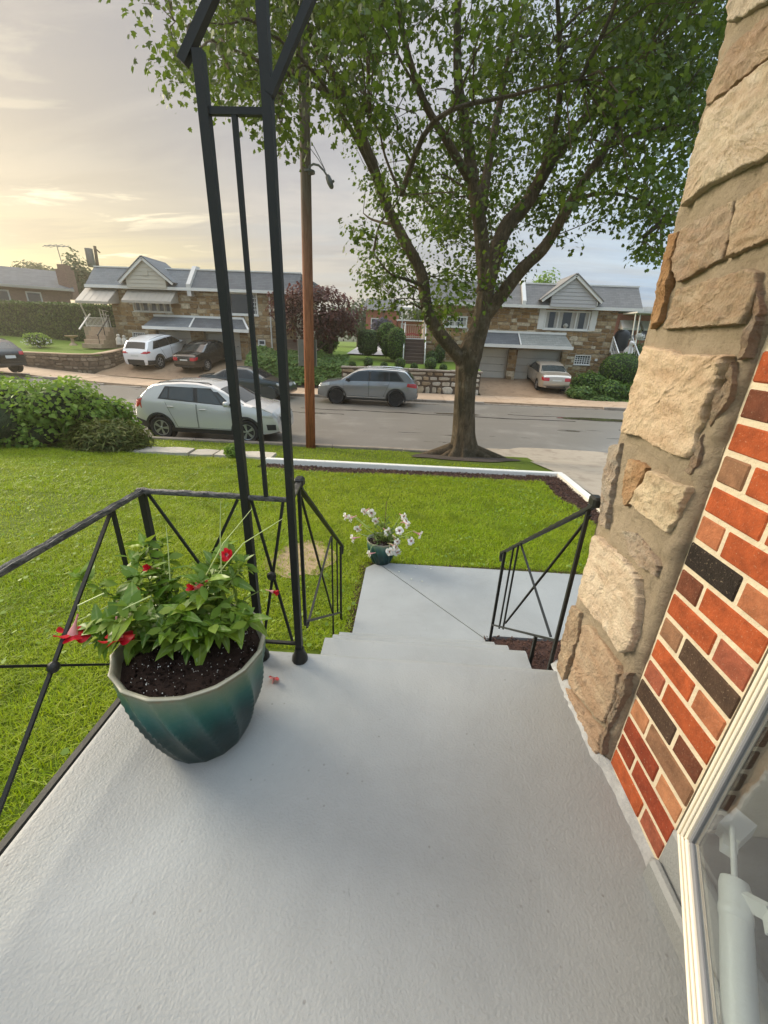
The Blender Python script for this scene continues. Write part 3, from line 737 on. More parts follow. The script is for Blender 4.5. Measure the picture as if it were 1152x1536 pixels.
# threshold under the storm door
MB().cbox(WX-.012, WX+.022, -.9, .742, FZ-.3, -1.205, .010).build('door_step', MAT_FLOOR, house)
MB().cbox(WX+.0225, WX+.45, -.9, .742, FZ-.3, -1.207, .010).build('door_sill', simple('dark_sill', (.10, .105, .105), .5, var=.4, ns=5), house)
MB().cbox(WX-.045, WX-.010, -.9, .735, FZ-.02, FZ+.075, .012).build('toe_strip', MAT_FLOOR, house)
# wall beyond the door, its head and the recess behind the storm door
MAT_REVEAL = simple('door_surround', (.30, .27, .25), .6, var=.25, ns=3)
MAT_INNER = simple('house_door_paint', (.085, .085, .085), .45, var=.2, ns=3)
MB().box(WX+.36, WX+.40, -.9, .742, -1.204, 1.0).build('house_door', MAT_INNER, house)
MB().box(WX+.30, WX+.345, .60, .741, -1.204, .95).build('door_jamb', MAT_WHITE, house)
MB().box(WX+.003, WX+.3, -.9, .742, .92, 1.0).build('door_head', MAT_REVEAL, house)
MB().box(WX+.003, WX+.3, -2.3, -.905, FZ-.6, 1.0).build('wall_end', MAT_MORTAR, house)

# stone quoin that ends the wall
pil = root('stone_pillar', 'rough tan fieldstone end of the near house wall beside the brick', 'stone pillar', (.80, 1.3, FZ))
SXF = .775
def m_stonemortar():
    k = NT('grey_stone_mortar'); n = k.noise(7, 8, .7, .5); f = k.noise(110, 7, .78)
    c = k.mix(n, (.31, .25, .175), (.47, .385, .275))
    c = k.mix(k.ramp(k.noise(5, 5, .7), [(.6, 0.), (.75, .6)]), c, (.20, .165, .12))
    tw_ = k.noise(6, 4, .6, 2.5, k.mapped((1, .5, 3), (0, 0, 0), (.5, 0, 0))); nm = k.bump(tw_, .6, .02); nm = k.bump(k.noise(24, 8, .75), .9, .015, nm); nm = k.bump(f, 1.0, .008, nm); c = k.mix(k.ramp(f, [(.34, .5), (.46, 0.)]), c, (.16, .125, .09)); c = k.mix(k.ramp(f, [(.58, 0.), (.68, .4)]), c, (.52, .44, .33))
    return k.end(k.pbr(c, .9, 0, .25, nm))
MAT_SMORT = m_stonemortar()
def m_quoin():
    k = NT('split_fieldstone'); c = k.objcol()
    st = k.mapped((3, 3, 9), (0, 0, 0), (R(35), 0, 0)); n = k.noise(2.2, 8, .68, .8, st); f = k.noise(75, 8, .8); vs = k.noise(9, 7, .7)
    c2 = k.mix(k.ramp(n, [(.35, 0.), (.65, 1.)]), k.mix(.42, c, (.32, .15, .06)), c)
    c2 = k.mix(k.ramp(vs, [(.5, 0.), (.72, .55)]), c2, (.62, .50, .34))
    c2 = k.mix(k.ramp(f, [(.30, .6), (.45, 0.)]), c2, (.22, .15, .085))
    nm = k.bump(vs, .6, .012); nm = k.bump(f, 1.0, .012, nm); nm = k.bump(k.voro(120), .6, .004, nm)
    return k.end(k.pbr(c2, .88, 0, .25, nm))
MAT_QUOIN = m_quoin()
# mortar body with an uneven face
m = MB(); ys_ = np.linspace(1.052, 1.565, 60); zs_ = np.linspace(FZ-.5, 2.3, 330)
G = []
for z in zs_:
    row = [(.812, 1.050, z)]
    for y in ys_:
        d = .014*float(vnoise(y, z, 6, 4))+.012*float(vnoise(y, z, 17, 9))+.008*float(vnoise(y, z, 40, 1))+.004*float(vnoise(y, z, 90, 3))
        e_ = min(1, (y-1.05)/.03); eb = min(1, (1.565-y)/.05)
        row.append((SXF+.006+d+.022*(1-e_)**2+.05*(1-eb)**2, y+.008*float(vnoise(z, 1, 8, 3))*(1-eb), z))
    row.append((.95, 1.575, z)); G.append(row)
m.grid(G, flip=True)
m.box(.80, 1.2, 1.053, 1.56, FZ-.6, 2.3)
m.build('mortar', MAT_SMORT, pil, smooth=50)
# stones: outline on the face (px of the photograph -> that wall plane), colour, how far they stand out
ST = [
 ([(1101,-60),(1108,-120),(1190,-120),(1190,-20),(1139,11),(1099,36)], (.50,.42,.30), .030),
 ([(1086,74),(1190,2),(1190,62),(1122,112),(1060,160),(1062,140)], (.36,.27,.18), .018),
 ([(1062,166),(1152,94),(1190,70),(1190,215),(1152,236),(1108,258),(1070,277),(1026,309),(1044,235)], (.56,.46,.32), .030),
 ([(1022,345),(1104,300),(1098,336),(1084,388),(1020,424),(1010,404)], (.34,.26,.175), .014),
 ([(1110,300),(1152,272),(1190,250),(1190,342),(1152,362),(1092,386),(1100,340)], (.44,.34,.22), .024),
 ([(1012,350),(1021,347),(1008,420),(992,484),(979,494),(990,430)], (.33,.19,.085), .026),
 ([(1020,434),(1086,414),(1128,404),(1141,410),(1136,446),(1116,486),(1056,490),(998,494)], (.37,.28,.18), .022),
 ([(970,519),(1012,526),(1018,532),(1097,533),(1088,556),(1079,574),(1074,596),(1066,610),(1056,640),(1048,650),(1044,680),(1035,688),(1008,680),(985,668),(960,654),(937,650),(952,584)], (.66,.50,.32), .034),
 ([(976,706),(988,708),(1012,722),(1039,731),(1034,748),(1016,788),(1006,800),(984,782),(966,770),(950,755)], (.62,.50,.32), .034),
 ([(920,668),(933,665),(922,730),(911,792),(903,786),(906,720)], (.34,.29,.22), .020),
 ([(942,688),(966,694),(972,702),(948,750),(938,760),(934,742)], (.36,.22,.11), .014),
 ([(936,797),(954,800),(974,822),(991,848),(986,864),(962,850),(944,826)], (.36,.31,.23), .016),
 ([(893,803),(902,806),(912,816),(940,840),(960,868),(962,900),(961,930),(955,960),(950,976),(934,979),(908,940),(873,894),(882,850)], (.64,.52,.36), .034),
 ([(876,938),(886,938),(928,996),(932,1010),(922,1050),(908,1084),(900,1080),(856,1026),(864,985)], (.42,.31,.20), .026),
 ([(861,908),(874,918),(868,956),(846,1022),(838,1006),(846,962)], (.33,.25,.16), .026),
 ([(846,1030),(858,1034),(906,1098),(897,1132),(880,1104),(850,1052)], (.40,.29,.19), .020),
 ([(934,1012),(946,1008),(938,1040),(912,1098),(904,1132),(898,1128),(912,1082)], (.235,.19,.135), .012),  # right-edge strips from here on: side-face shade put into the stone colour
 ([(1046,668),(1056,652),(1050,694),(1038,712),(1030,708)], (.25,.20,.14), .012),
 ([(1092,566),(1104,542),(1098,588),(1080,622),(1066,640),(1076,600)], (.26,.21,.145), .014),
 ([(1122,498),(1142,436),(1142,470),(1120,536),(1108,540)], (.26,.21,.15), .012),
]
for poly, col, out in ST:
    P = [on_x(x, y, SXF) for x, y in poly]
    P = [Vector((SXF, max(1.056, min(1.572, p.y)), p.z)) for p in P]
    # densify and roughen the outline
    Q = []
    for a, b in zip(P, P[1:]+P[:1]):
        n = max(1, int((b-a).length/.008))
        for i in range(n): Q.append(a.lerp(b, i/n)+Vector((0, .006*float(vnoise(a.z+i*.3, b.y, 9, 3))+random.uniform(-.0004, .0004), .006*float(vnoise(a.y+i*.3, b.z, 9, 5))+random.uniform(-.0004, .0004))))
    c = sum(Q, Vector())/len(Q); n = len(Q); rings = []
    out *= .46
    for s, o in ((1.0, -.02), (1.0, out*.5), (.985, out*.85), (.96, out), (.90, out), (.83, out), (.75, out), (.67, out), (.59, out), (.50, out), (.42, out), (.34, out), (.26, out), (.18, out), (.10, out)):
        rr = []
        for q in Q:
            y = c.y+(q.y-c.y)*s; z = c.z+(q.z-c.z)*s
            d = o+(.010*float(vnoise(y, z, 9, 7))+.010*float(vnoise(y, z, 28, 2))+.007*float(vnoise(y, z, 70, 5))+.004*float(vnoise(y, z, 150, 6)) if o > 0 else 0)
            rr.append((SXF-d, y, z))
        rings.append(rr)
    m = MB(); b = 0
    for rr in rings: m.v += rr
    for i in range(len(rings)-1):
        for k in range(n): m.f.append((i*n+k, i*n+(k+1) % n, (i+1)*n+(k+1) % n, (i+1)*n+k))
    m.v.append((SXF-out, c.y, c.z)); q = len(m.v)-1; L = (len(rings)-1)*n
    for k in range(n): m.f.append((L+k, L+(k+1) % n, q))
    o = m.build('stone', MAT_QUOIN, pil, smooth=24); o.color = (*[min(.85, x*q_) for x, q_ in zip(col, (1.12, 1.17, 1.27))], 1)

# ============================================================ STORM DOOR
MAT_ALU = simple('white_door_metal', (.78, .73, .62), .38, var=.05, ns=3, spec=.5)
MAT_GASKET = simple('grey_gasket', (.20, .21, .23), .5, var=.15)
def m_glass(name, tint=(.9, .95, .95), rough=.0, fac=.0):
    k = NT(name)
    g = k.n('ShaderNodeBsdfGlossy'); g.inputs['Roughness'].default_value = rough; g.inputs['Color'].default_value = (1, 1, 1, 1)
    t_ = k.n('ShaderNodeBsdfTransparent'); t_.inputs['Color'].default_value = (*tint, 1)
    fr = k.n('ShaderNodeLayerWeight'); fr.inputs['Blend'].default_value = .5
    m_ = k.n('ShaderNodeMixShader'); k.l(k.math('ADD', k.math('MULTIPLY', k.math('POWER', fr.outputs['Facing'], 4), .9), .04), m_.inputs[0]); k.l(t_.outputs[0], m_.inputs[1]); k.l(g.outputs[0], m_.inputs[2])
    return k.end(m_.outputs[0])
MAT_GLASS = m_glass('door_glass', (.80, .84, .85), .02, .02)
HX, HY, ZD = .780, .712, -1.172
dd = Vector((-.177, -.34, 0)).normalized(); dn = Vector((dd.y, -dd.x, 0))   # along the door, and its outer face (towards the porch)
if dn.x > 0: dn = -dn
dr = root('storm_door', 'white glazed storm door standing ajar against the brick wall', 'door', (HX, HY, ZD))
def dbox(u0, u1, z0_, z1_, d0, d1, name, mat, par=None, ch=.003):
    m = MB(); m.cbox(u0, u1, d0, d1, z0_, z1_, ch)
    m.v = [tuple(Vector((HX, HY, 0))+dd*p[0]+dn*p[1]+Vector((0, 0, p[2]))) for p in m.v]
    return m.build(name, mat, par or dr)
DW, DH = .82, 1.98
fr_ = []
for (u0, u1, a, b) in ((0, .046, ZD, ZD+DH), (DW-.05, DW, ZD, ZD+DH), (.0463, DW-.0503, ZD, ZD+.046), (.0463, DW-.0503, ZD+DH-.05, ZD+DH)):
    dbox(u0, u1, a, b, -.030, 0, 'frame_rail', MAT_ALU)
# moulded bead on the frame and the gasket
for (u0, u1, a, b) in ((.006, .016, ZD+.006, ZD+DH), (.030, .040, ZD+.030, ZD+DH-.04)): dbox(u0, u1, a, b, .0003, .006, 'bead', MAT_ALU, None, .002)
for (u0, u1, a, b) in ((.0165, DW-.01, ZD+.006, ZD+.014), (.0405, DW-.05, ZD+.030, ZD+.040)): dbox(u0, u1, a, b, .0003, .006, 'bead', MAT_ALU, None, .002)
dbox(.0465, .060, ZD+.0465, ZD+DH-.051, -.022, -.006, 'gasket', MAT_GASKET); dbox(.0605, DW-.051, ZD+.0465, ZD+.060, -.022, -.006, 'gasket', MAT_GASKET)
dbox(.0605, DW-.051, ZD+.0603, ZD+DH-.051, -.016, -.012, 'glass_pane', MAT_GLASS, None, .0005)
# pneumatic closer on the inner side, seen through the glass
MAT_TUBE = simple('closer_tube_paint', (.74, .73, .70), .4, var=.06)
def dpt(u, d, z): return Vector((HX, HY, 0))+dd*u+dn*d+Vector((0, 0, z))
cz = ZD+.135
tz = lambda u: ZD+.120-(u-.153)*.333
cl = MB().tube([dpt(u, -.062, tz(u)) for u in (.150, .153, .165, .50, .52)], [.018, .025, .028, .028, .022], 20).build('closer_tube', MAT_TUBE, dr, smooth=50)
MB().tube([dpt(u, -.062, tz(u)) for u in (.20, .204, .216, .220)], [.0282, .0298, .0298, .0282], 20).build('closer_collar', MAT_TUBE, cl, smooth=50)
MB().tube([dpt(u, -.062, tz(u)) for u in (.05, .16)], .006, 8).build('closer_rod', MAT_TUBE, dr, smooth=50)
m = MB(); m.beam(dpt(.095, -.058, ZD+.125), dpt(.04, -.070, ZD+.105), .028, .022); m.beam(dpt(.045, -.066, ZD+.108), dpt(-.005, -.10, ZD+.125), .045, .055); m.build('closer_bracket', MAT_TUBE, dr)
m = MB(); m.beam(dpt(.19, -.075, tz(.19)+.02), dpt(.215, -.10, tz(.2)+.055), .014, .03); m.beam(dpt(.212, -.098, tz(.2)+.052), dpt(.245, -.10, tz(.2)+.045), .014, .03); m.build('closer_clip', MAT_TUBE, cl)

# ============================================================ POTS AND PLANTS
def m_glaze(name, H, stops, streak=1):
    k = NT(name); s = k.sepz(); n = k.noise(5, 5, .6, .8, k.mapped((2.2, 2.2, .7)))
    z = k.math('ADD', k.math('DIVIDE', s[2], H), k.math('MULTIPLY', k.math('SUBTRACT', n, .5), .20*streak))
    c = k.ramp(z, stops); f = k.noise(40, 5, .7)
    c = k.mix(k.math('MULTIPLY', k.ramp(f, [(.5, 0.), (.75, 1.)]), .07), c, (.30, .33, .27))
    pt_ = k.n('ShaderNodeNewGeometry').outputs['Pointiness']; c = k.mix(k.math('MULTIPLY', k.ramp(pt_, [(.535, 0.), (.64, 1.)]), .45), c, (.20, .25, .21))
    return k.end(k.pbr(c, k.math('ADD', .26, k.math('MULTIPLY', f, .2)), 0, .32, k.bump(k.noise(14, 4, .6), .12, .01), .0))
MAT_POT = m_glaze('teal_glaze', .40, [(0, (.020, .036, .032)), (.14, (.003, .020, .019)), (.45, (.002, .024, .024)), (.62, (.003, .062, .058)), (.73, (.020, .105, .090)), (.84, (.075, .15, .105)), (.97, (.16, .19, .125)), (1, (.20, .16, .10))])
MAT_POTS = m_glaze('dark_teal_glaze', .25, [(0, (.010, .030, .028)), (.45, (.010, .042, .040)), (.75, (.03, .10, .085)), (.95, (.16, .24, .18)), (1, (.28, .27, .20))])
MAT_RIM = simple('cream_rim', (.27, .26, .19), .45, var=.4, ns=12)
def m_soil():
    k = NT('potting_soil'); n = k.noise(40, 8, .75); c = k.mix(n, (.008, .005, .004), (.060, .034, .024))
    return k.end(k.pbr(c, .95, 0, .2, k.bump(n, 1, .02)))
MAT_SOIL = m_soil()
MAT_PERL = simple('perlite', (.7, .68, .62), .8, var=.1)
def pot(name, label, loc, H, rr, rb, mat, nfl):
    r = root(name, label, 'planter', loc)
    c = Vector(loc)
    def prof_r(t_):   # 0 base .. 1 rim
        return rb+(rr-rb)*(1-(1-t_)**2.1)
    N = nfl*12; rows = 40; m = MB(); G = []
    for i in range(rows+1):
        t_ = i/rows; z = H*t_; row = []
        amp = .080*(math.sin(max(.02, min(.98, t_*.97+.02))*math.pi)**.5) if t_ < .95 else .03
        for k in range(N):
            a = 2*math.pi*k/N; ph = a*nfl+t_*7.0
            fl = abs(math.sin(ph/2))**.85
            q = prof_r(t_)*(1-amp*fl) + (.004 if t_ > .95 else 0)
            row.append((c.x+q*math.cos(a), c.y+q*math.sin(a), c.z+z))
        G.append(row+[row[0]])
    m.grid(G); body = m.build('pot_body', mat, r, smooth=60)
    # scalloped rim and inner wall
    prof = [(1.0, H-.001), (1.014, H+.001), (1.016, H+.005), (.998, H+.008), (.958, H+.005), (.935, H-.01), (.83, H-.09)]
    m = MB(); G = []
    for f, z in prof:
        row = []
        for k in range(nfl*8):
            a = 2*math.pi*k/(nfl*8); sc = 1.01-.030*abs(math.sin(a*nfl/2+3.5))**.85
            row.append((c.x+rr*f*sc*math.cos(a), c.y+rr*f*sc*math.sin(a), c.z+z+-.004*abs(math.sin(a*nfl/2+3.5))))
        G.append(row+[row[0]])
    m.grid(G); m.build('rim', MAT_RIM, r, smooth=60)
    # soil
    m = MB(); zt = H-.032; Rn = 14; A = 40; G = []
    for i in range(Rn+1):
        q = rr*.918*i/Rn
        G.append([(c.x+q*math.cos(2*math.pi*k/A), c.y+q*math.sin(2*math.pi*k/A), c.z+zt+.02*(1-(i/Rn)**2)+.012*float(vnoise(q*math.cos(2*math.pi*k/A), q*math.sin(2*math.pi*k/A), 30, 3))) for k in range(A+1)])
    m.grid(G); so = m.build('soil', MAT_SOIL, r, smooth=80)
    n = 260; q = rr*.86*np.sqrt(rng.uniform(0.02, 1, n)); a = rng.uniform(0, 6.28, n)
    pos = np.column_stack([c.x+q*np.cos(a), c.y+q*np.sin(a), c.z+zt+.02*(1-(q/rr)**2)+.003+0*q])
    o = scatter('perlite', [(0,0,1),(1,0,0),(-.5,.87,0),(-.5,-.87,0)], [(0,1,2),(0,2,3),(0,3,1)], pos, frames(rng.normal(0,1,(n,3))), rng.uniform(.0008, .0032, n), MAT_PERL, so); o['kind'] = 'stuff'
    n = 900; q = rr*.88*np.sqrt(rng.uniform(0, 1, n)); a = rng.uniform(0, 6.28, n)
    pos = np.column_stack([c.x+q*np.cos(a), c.y+q*np.sin(a), c.z+zt+.02*(1-(q/rr)**2)+.002+0*q])
    o = scatter('soil_crumbs', [(0,0,1),(1,0,0),(-.5,.87,0),(-.5,-.87,0)], [(0,1,2),(0,2,3),(0,3,1)], pos, frames(rng.normal(0,1,(n,3))), rng.uniform(.002, .008, n), MAT_SOIL, so); o['kind'] = 'stuff'
    return r
PC = Vector((-.69, 1.09, FZ)); PH = .40
pot('planter', 'large fluted teal glazed planter with a cream rim standing on the grey porch', PC, PH, .243, .150, MAT_POT, 16)
SPC = Vector((-.165, 3.76, LZ+.001))
pot('planter', 'small dark teal planter on the far left corner of the lower walkway', SPC, .25, .155, .098, MAT_POTS, 16)

# ---- big plant: every leaf its own part on shared meshes
MAT_STEM = simple('green_stem', (.17, .24, .05), .5, var=.3)
MAT_PSTEM = simple('pale_shoot', (.42, .50, .20), .5, var=.2)
def m_leafobj():
    k = NT('glossy_leaf'); c = k.objcol(); s = k.n('ShaderNodeSeparateXYZ'); k.l(k.n('ShaderNodeTexCoord').outputs['Object'], s.inputs[0])
    vein = k.ramp(k.math('ABSOLUTE', s.outputs[0]), [(0.0, 1.), (.0022, 0.)])
    n = k.noise(30, 4, .6); c = k.mix(k.math('MULTIPLY', n, .5), c, k.mix(.5, c, (.02, .05, .01)))
    c = k.mix(k.math('MULTIPLY', vein, .5), c, (.30, .38, .13))
    w = k.n('ShaderNodeTexWave'); w.inputs['Scale'].default_value = 24; w.inputs['Distortion'].default_value = 1; k.l(k.mapped((.6, 1, 1), (0, 0, 0), (0, 0, .6)), w.inputs[0])
    p = k.pbr(c, .42, 0, .4, k.bump(w.outputs[1], .25, .004))
    q = k.n('ShaderNodeBsdfTranslucent'); k.set(q.inputs[0], k.mix(.5, c, (.30, .42, .05)))
    m = k.n('ShaderNodeMixShader'); m.inputs[0].default_value = .3; k.l(p, m.inputs[1]); k.l(q.outputs[0], m.inputs[2])
    return k.end(m.outputs[0])
MAT_LEAFO = m_leafobj()
def leaf_mesh(name, L, W, fold, droop, wav=0):
    """leaf along +y from its stalk, folded along the midrib"""
    n = 7; V = []; Fc = []
    for i in range(n+1):
        t_ = i/n; w = W*(math.sin(math.pi*min(1, t_**.8))**.85)*(1-.25*t_)+.0004
        y = L*t_; z = -droop*t_*t_*L; q = wav*math.sin(t_*9)
        V += [(-w, y, z+fold*w+q), (0, y, z), (w, y, z+fold*w-q)]
    for i in range(n):
        a = i*3; Fc += [(a, a+1, a+4, a+3), (a+1, a+2, a+5, a+4)]
    me = np_mesh(name, V, Fc, 180); return me
LM = [leaf_mesh('leaf', .088, .021, .35, .35, .002), leaf_mesh('leaf', .100, .026, .25, .55, .003), leaf_mesh('leaf', .070, .019, .5, .15, .001), leaf_mesh('leaf', .082, .024, .15, .75, .003)]
def orient(d, up=Vector((0, 0, 1)), roll_=0):
    y = Vector(d).normalized(); x = y.cross(up)
    if x.length < .05: x = Vector((1, 0, 0))
    x.normalize(); z = x.cross(y); M_ = Matrix((x, y, z)).transposed()
    return (M_ @ Matrix.Rotation(roll_, 3, 'Y')).to_euler()
pl = root('flowering_plant', 'bushy green plant with red trumpet flowers in the large teal planter', 'plant', PC+Vector((-.04, .06, PH-.04)))
base = PC+Vector((-.055, .045, PH-.03)); nleaf = 0; tips = []
stems = MB(); xl_, xn_ = [], []
for si in range(30):
    a = 2*math.pi*(si*.618)+random.uniform(-.2, .2); el = random.uniform(.60, 1.38); L = random.uniform(.22, .37)*(1.08 if math.cos(a) < .2 else .90)
    if math.sin(a) < -.35: L *= .68
    hd = Vector((math.cos(a), math.sin(a), 0)); p = base+hd*random.uniform(.01, .05)+Vector((0, 0, -.01)); pts = [p.copy()]
    for j in range(6):
        e_ = el-.07*j*(1 if el < .9 else .6)
        p = p+(hd*math.cos(e_)+Vector((0, 0, math.sin(e_))))*(L/6)+Vector((random.uniform(-.006, .006), random.uniform(-.006, .006), 0)); pts.append(p.copy())
    stems.tube(pts, [.0035, .0034, .0032, .003, .0026, .0022, .0015], 5); tips.append(pts[-1])
    for j in range(2, 7):
        d = (pts[j]-pts[j-1]).normalized(); side = d.cross(Vector((0, 0, 1)))
        side = side.normalized() if side.length > .05 else Vector((1, 0, 0))
        side = Matrix.Rotation(1.4*j, 3, d) @ side
        kinds = ((1, -1) if j < 6 else (1, -1, 0))
        for sgn in kinds:
            if nleaf >= 292: break
            ld = (side*sgn*1.0+d*(.55 if sgn else 1.6)+Vector((0, 0, random.uniform(-.1, .45)))).normalized()
            v = random.random(); lo = pts[j].z-base.z
            col = [(.050, .115, .008), (.095, .19, .012), (.165, .27, .018), (.27, .37, .032)][min(3, int(v*2.2+lo*5.0))]
            shared(LM[random.randrange(4)], 'leaf', MAT_LEAFO, pl, pts[j]-d*random.uniform(0, .01), orient(ld, roll_=random.uniform(-.5, .5)), col, [random.uniform(.70, 1.08)]*3); nleaf += 1
            for _ in range(3):
                xl_.append(pts[j]+Vector((random.gauss(0, .012), random.gauss(0, .012), random.uniform(-.005, .03)))); xn_.append((random.gauss(0, .5)+d.x*.6, random.gauss(0, .5)+d.y*.6, .8))
stems.build('stems', MAT_STEM, pl, smooth=60)
scatter('small_leaves', [(0, 0, 0), (.20, .30, .07), (.24, .6, .05), (0, 1, -.08), (-.24, .6, .05), (-.20, .30, .07)], [(0, 1, 2, 3, 4, 5)], np.array([tuple(p) for p in xl_]), frames(np.array(xn_)), rng.uniform(.035, .068, len(xl_)), leafmat('young_leaves', (.07, .145, .012), (.13, .225, .02), (.22, .31, .035)), pl)['kind'] = 'stuff'
for p0, p1, p2 in (((300, 880), (335, 815), (378, 763)), ((318, 872), (365, 815), (424, 778)), ((332, 860), (330, 800), (331, 752)), ((255, 870), (252, 820), (249, 790)), ((170, 905), (120, 930), (70, 958))):
    q = [on_y(*p0, 1.16), on_y(*p1, 1.18), on_y(*p2, 1.20)]
    MB().tube(q, [.0022, .0018, .0010], 5).build('shoot', MAT_PSTEM, pl, smooth=60)
def m_petal(name, c0, c1, tr=.3):
    k = NT(name); s = k.sepz(); c = k.ramp(k.math('MULTIPLY', s[2], 14), [(.25, c0), (.75, c1)])
    n = k.noise(60, 4); c = k.mix(k.math('MULTIPLY', n, .4), c, tuple(x*.6 for x in c1))
    p = k.pbr(c, .5, 0, .3); q = k.n('ShaderNodeBsdfTranslucent'); k.set(q.inputs[0], c)
    m = k.n('ShaderNodeMixShader'); m.inputs[0].default_value = tr; k.l(p, m.inputs[1]); k.l(q.outputs[0], m.inputs[2]); return k.end(m.outputs[0])
MAT_RED = m_petal('red_petal', (.60, .10, .12), (.52, .008, .022)); MAT_THROAT = simple('pale_flower_tube', (.60, .26, .25), .5, var=.25)
MAT_PINK = m_petal('pink_petal', (.62, .25, .22), (.58, .10, .10)); MAT_WHITEP = m_petal('white_petal', (.70, .72, .55), (.82, .80, .74), .25)
def petal_mesh(name, R_, Lp, w, n=5, cup=.5, closed=False):
    m = MB()
    for k in range(n):
        a = 2*math.pi*k/n+.2; ca, sa = math.cos(a), math.sin(a); G = []
        for i in range(6):
            t_ = i/5; r_ = R_+Lp*t_; ww = w*(.35+1.0*math.sin(math.pi*(.15+.75*t_)))*(1 if t_ < 1 else .55); z = .052+Lp*cup*(math.sin(t_*2.2))*.55-(.010*t_ if not closed else -.02*t_)
            tw = .35
            G.append([(r_*ca-ww*j*sa, r_*sa+ww*j*ca, z+tw*ww*j+.25*abs(j)*ww) for j in (-1, -.5, 0, .5, 1)])
        m.grid(G)
    return np_mesh(name, m.v, m.f, 180)
def tube_mesh(name): m = MB().lathe([(.0022, 0), (.0026, .018), (.0045, .030), (.0085, .042), (.0125, .053)], 10, cap=False); return np_mesh(name, m.v, m.f, 180)
FT = tube_mesh('flower_tube'); FP = petal_mesh('flower', .010, .030, .014); FB = petal_mesh('flower', .004, .016, .007, 5, .9, True)
def flower(parent, pos, face, s, mat, mesh=None, tube=True):
    d = Vector(face).normalized(); rot = d.to_track_quat('Z', 'Y').to_euler()
    me = (mesh or FP)
    f = link('flower', me, None, parent); f.location = Vector(pos)-OFF[f.name]-d*.055*s; f.rotation_euler = rot; f.scale = (s,)*3
    if not me.materials: me.materials.append(mat)
    f.material_slots[0].link = 'OBJECT'; f.material_slots[0].material = mat
    if tube: link('flower_tube', FT, MAT_THROAT, f)
    return f
for (x, y, Y, face, s, mt, me) in ((108, 952, .98, (-.25, -.35, -.9), 1.25, MAT_RED, None), (177, 958, .95, (.1, -.35, -.95), 1.25, MAT_RED, None), (340, 832, 1.24, (.7, -.5, .3), .62, MAT_RED, None), (224, 852, 1.2, (-.2, -.8, .5), .7, MAT_RED, FB), (205, 884, 1.12, (.3, -.8, .4), .6, MAT_PINK, FB),
                                  (290, 882, 1.12, (-.5, -.6, .4), .75, MAT_RED, FB), (303, 872, 1.13, (.7, -.5, .3), .6, MAT_PINK, None), (411, 888, 1.22, (1, -.2, -.1), .6, MAT_RED, FB)):
    p = on_y(x, y, Y); flower(pl, p, face, s, mt, me)
    if y > 940: MB().tube([p-Vector(face).normalized()*.062*s, p+Vector((.02, .03, .09)), p+Vector((.09, .06, .12))], [.002, .002, .0022], 5).build('flower_stalk', MAT_PSTEM, pl)
ff = root('fallen_flower', 'withered pink red blossom lying on the porch by the iron column foot', 'flower', (-.51, 1.335, FZ+.008))
f = flower(ff, Vector((-.505, 1.335, FZ+.016)), (.15, .5, .55), .62, MAT_PINK); f.color = (.5, .1, .1, 1)

# ---- small pot plant
QUADP = [(0, 0, 0), (.42, .5, .10), (0, 1, -.05), (-.42, .5, .10)]
MAT_LEAFW = leafmat('narrow_leaves', (.07, .12, .02), (.13, .20, .035), (.20, .22, .06))
wp = root('flowering_plant', 'straggly plant with white trumpet flowers in the small dark planter', 'plant', SPC+Vector((0, 0, .21)))
st = MB(); b0 = SPC+Vector((.03, .0, .20)); lp = []; ln_ = []
for i in range(30):
    a = random.uniform(0, 6.28); sp = random.uniform(.04, .26); h = random.uniform(.06, .30)*(1.2-sp*1.6)
    q = [b0+Vector((random.uniform(-.05, .05), random.uniform(-.05, .05), 0))]
    q.append(b0+Vector((math.cos(a)*sp*.6, math.sin(a)*sp*.6, h*.8))); q.append(b0+Vector((math.cos(a)*sp, math.sin(a)*sp, h)))
    st.tube(q, [.003, .0024, .0012], 4)
    for j in range(9):
        t_ = random.uniform(.2, 1); p = q[0].lerp(q[1], t_*2) if t_ < .5 else q[1].lerp(q[2], t_*2-1); lp.append(p); ln_.append((random.gauss(0, .6), random.gauss(0, .6), 1))
st.build('stems', MAT_STEM, wp)
o = scatter('leaves', [(0, 0, 0), (.22, .45, .08), (0, 1, -.1), (-.22, .45, .08)], [(0, 1, 2, 3)], np.array([tuple(p) for p in lp]), frames(np.array(ln_)), rng.uniform(.025, .06, len(lp)), MAT_LEAFW, wp)
FW = petal_mesh('flower', .008, .022, .011, 5, .6)
for (x, y, Y) in ((517, 775, 3.75), (524, 778, 3.70), (546, 768, 3.85), (536, 794, 3.7), (528, 808, 3.6), (553, 831, 3.50), (606, 775, 3.9), (610, 782, 3.85), (612, 788, 3.8), (599, 796, 3.7), (631, 802, 3.75), (617, 812, 3.7), (596, 813, 3.62), (585, 828, 3.55), (590, 828, 3.56), (596, 829, 3.58), (582, 798, 3.7), (557, 770, 3.9), (563, 782, 3.8), (594, 821, 3.6)):
    p = on_y(x, y, Y); flower(wp, p, (random.uniform(-.5, .5)+(x-572)/90, random.uniform(-.9, -.2), random.uniform(-.7, .3)), random.uniform(1.25, 1.65), MAT_WHITEP, FW)
    MB().tube([b0+(p-b0)*.45+Vector((0, 0, .05)), b0+(p-b0)*.8+Vector((0, 0, .07)), p], [.0022, .0018, .0014], 4).build('flower_stalk', MAT_PSTEM, wp)
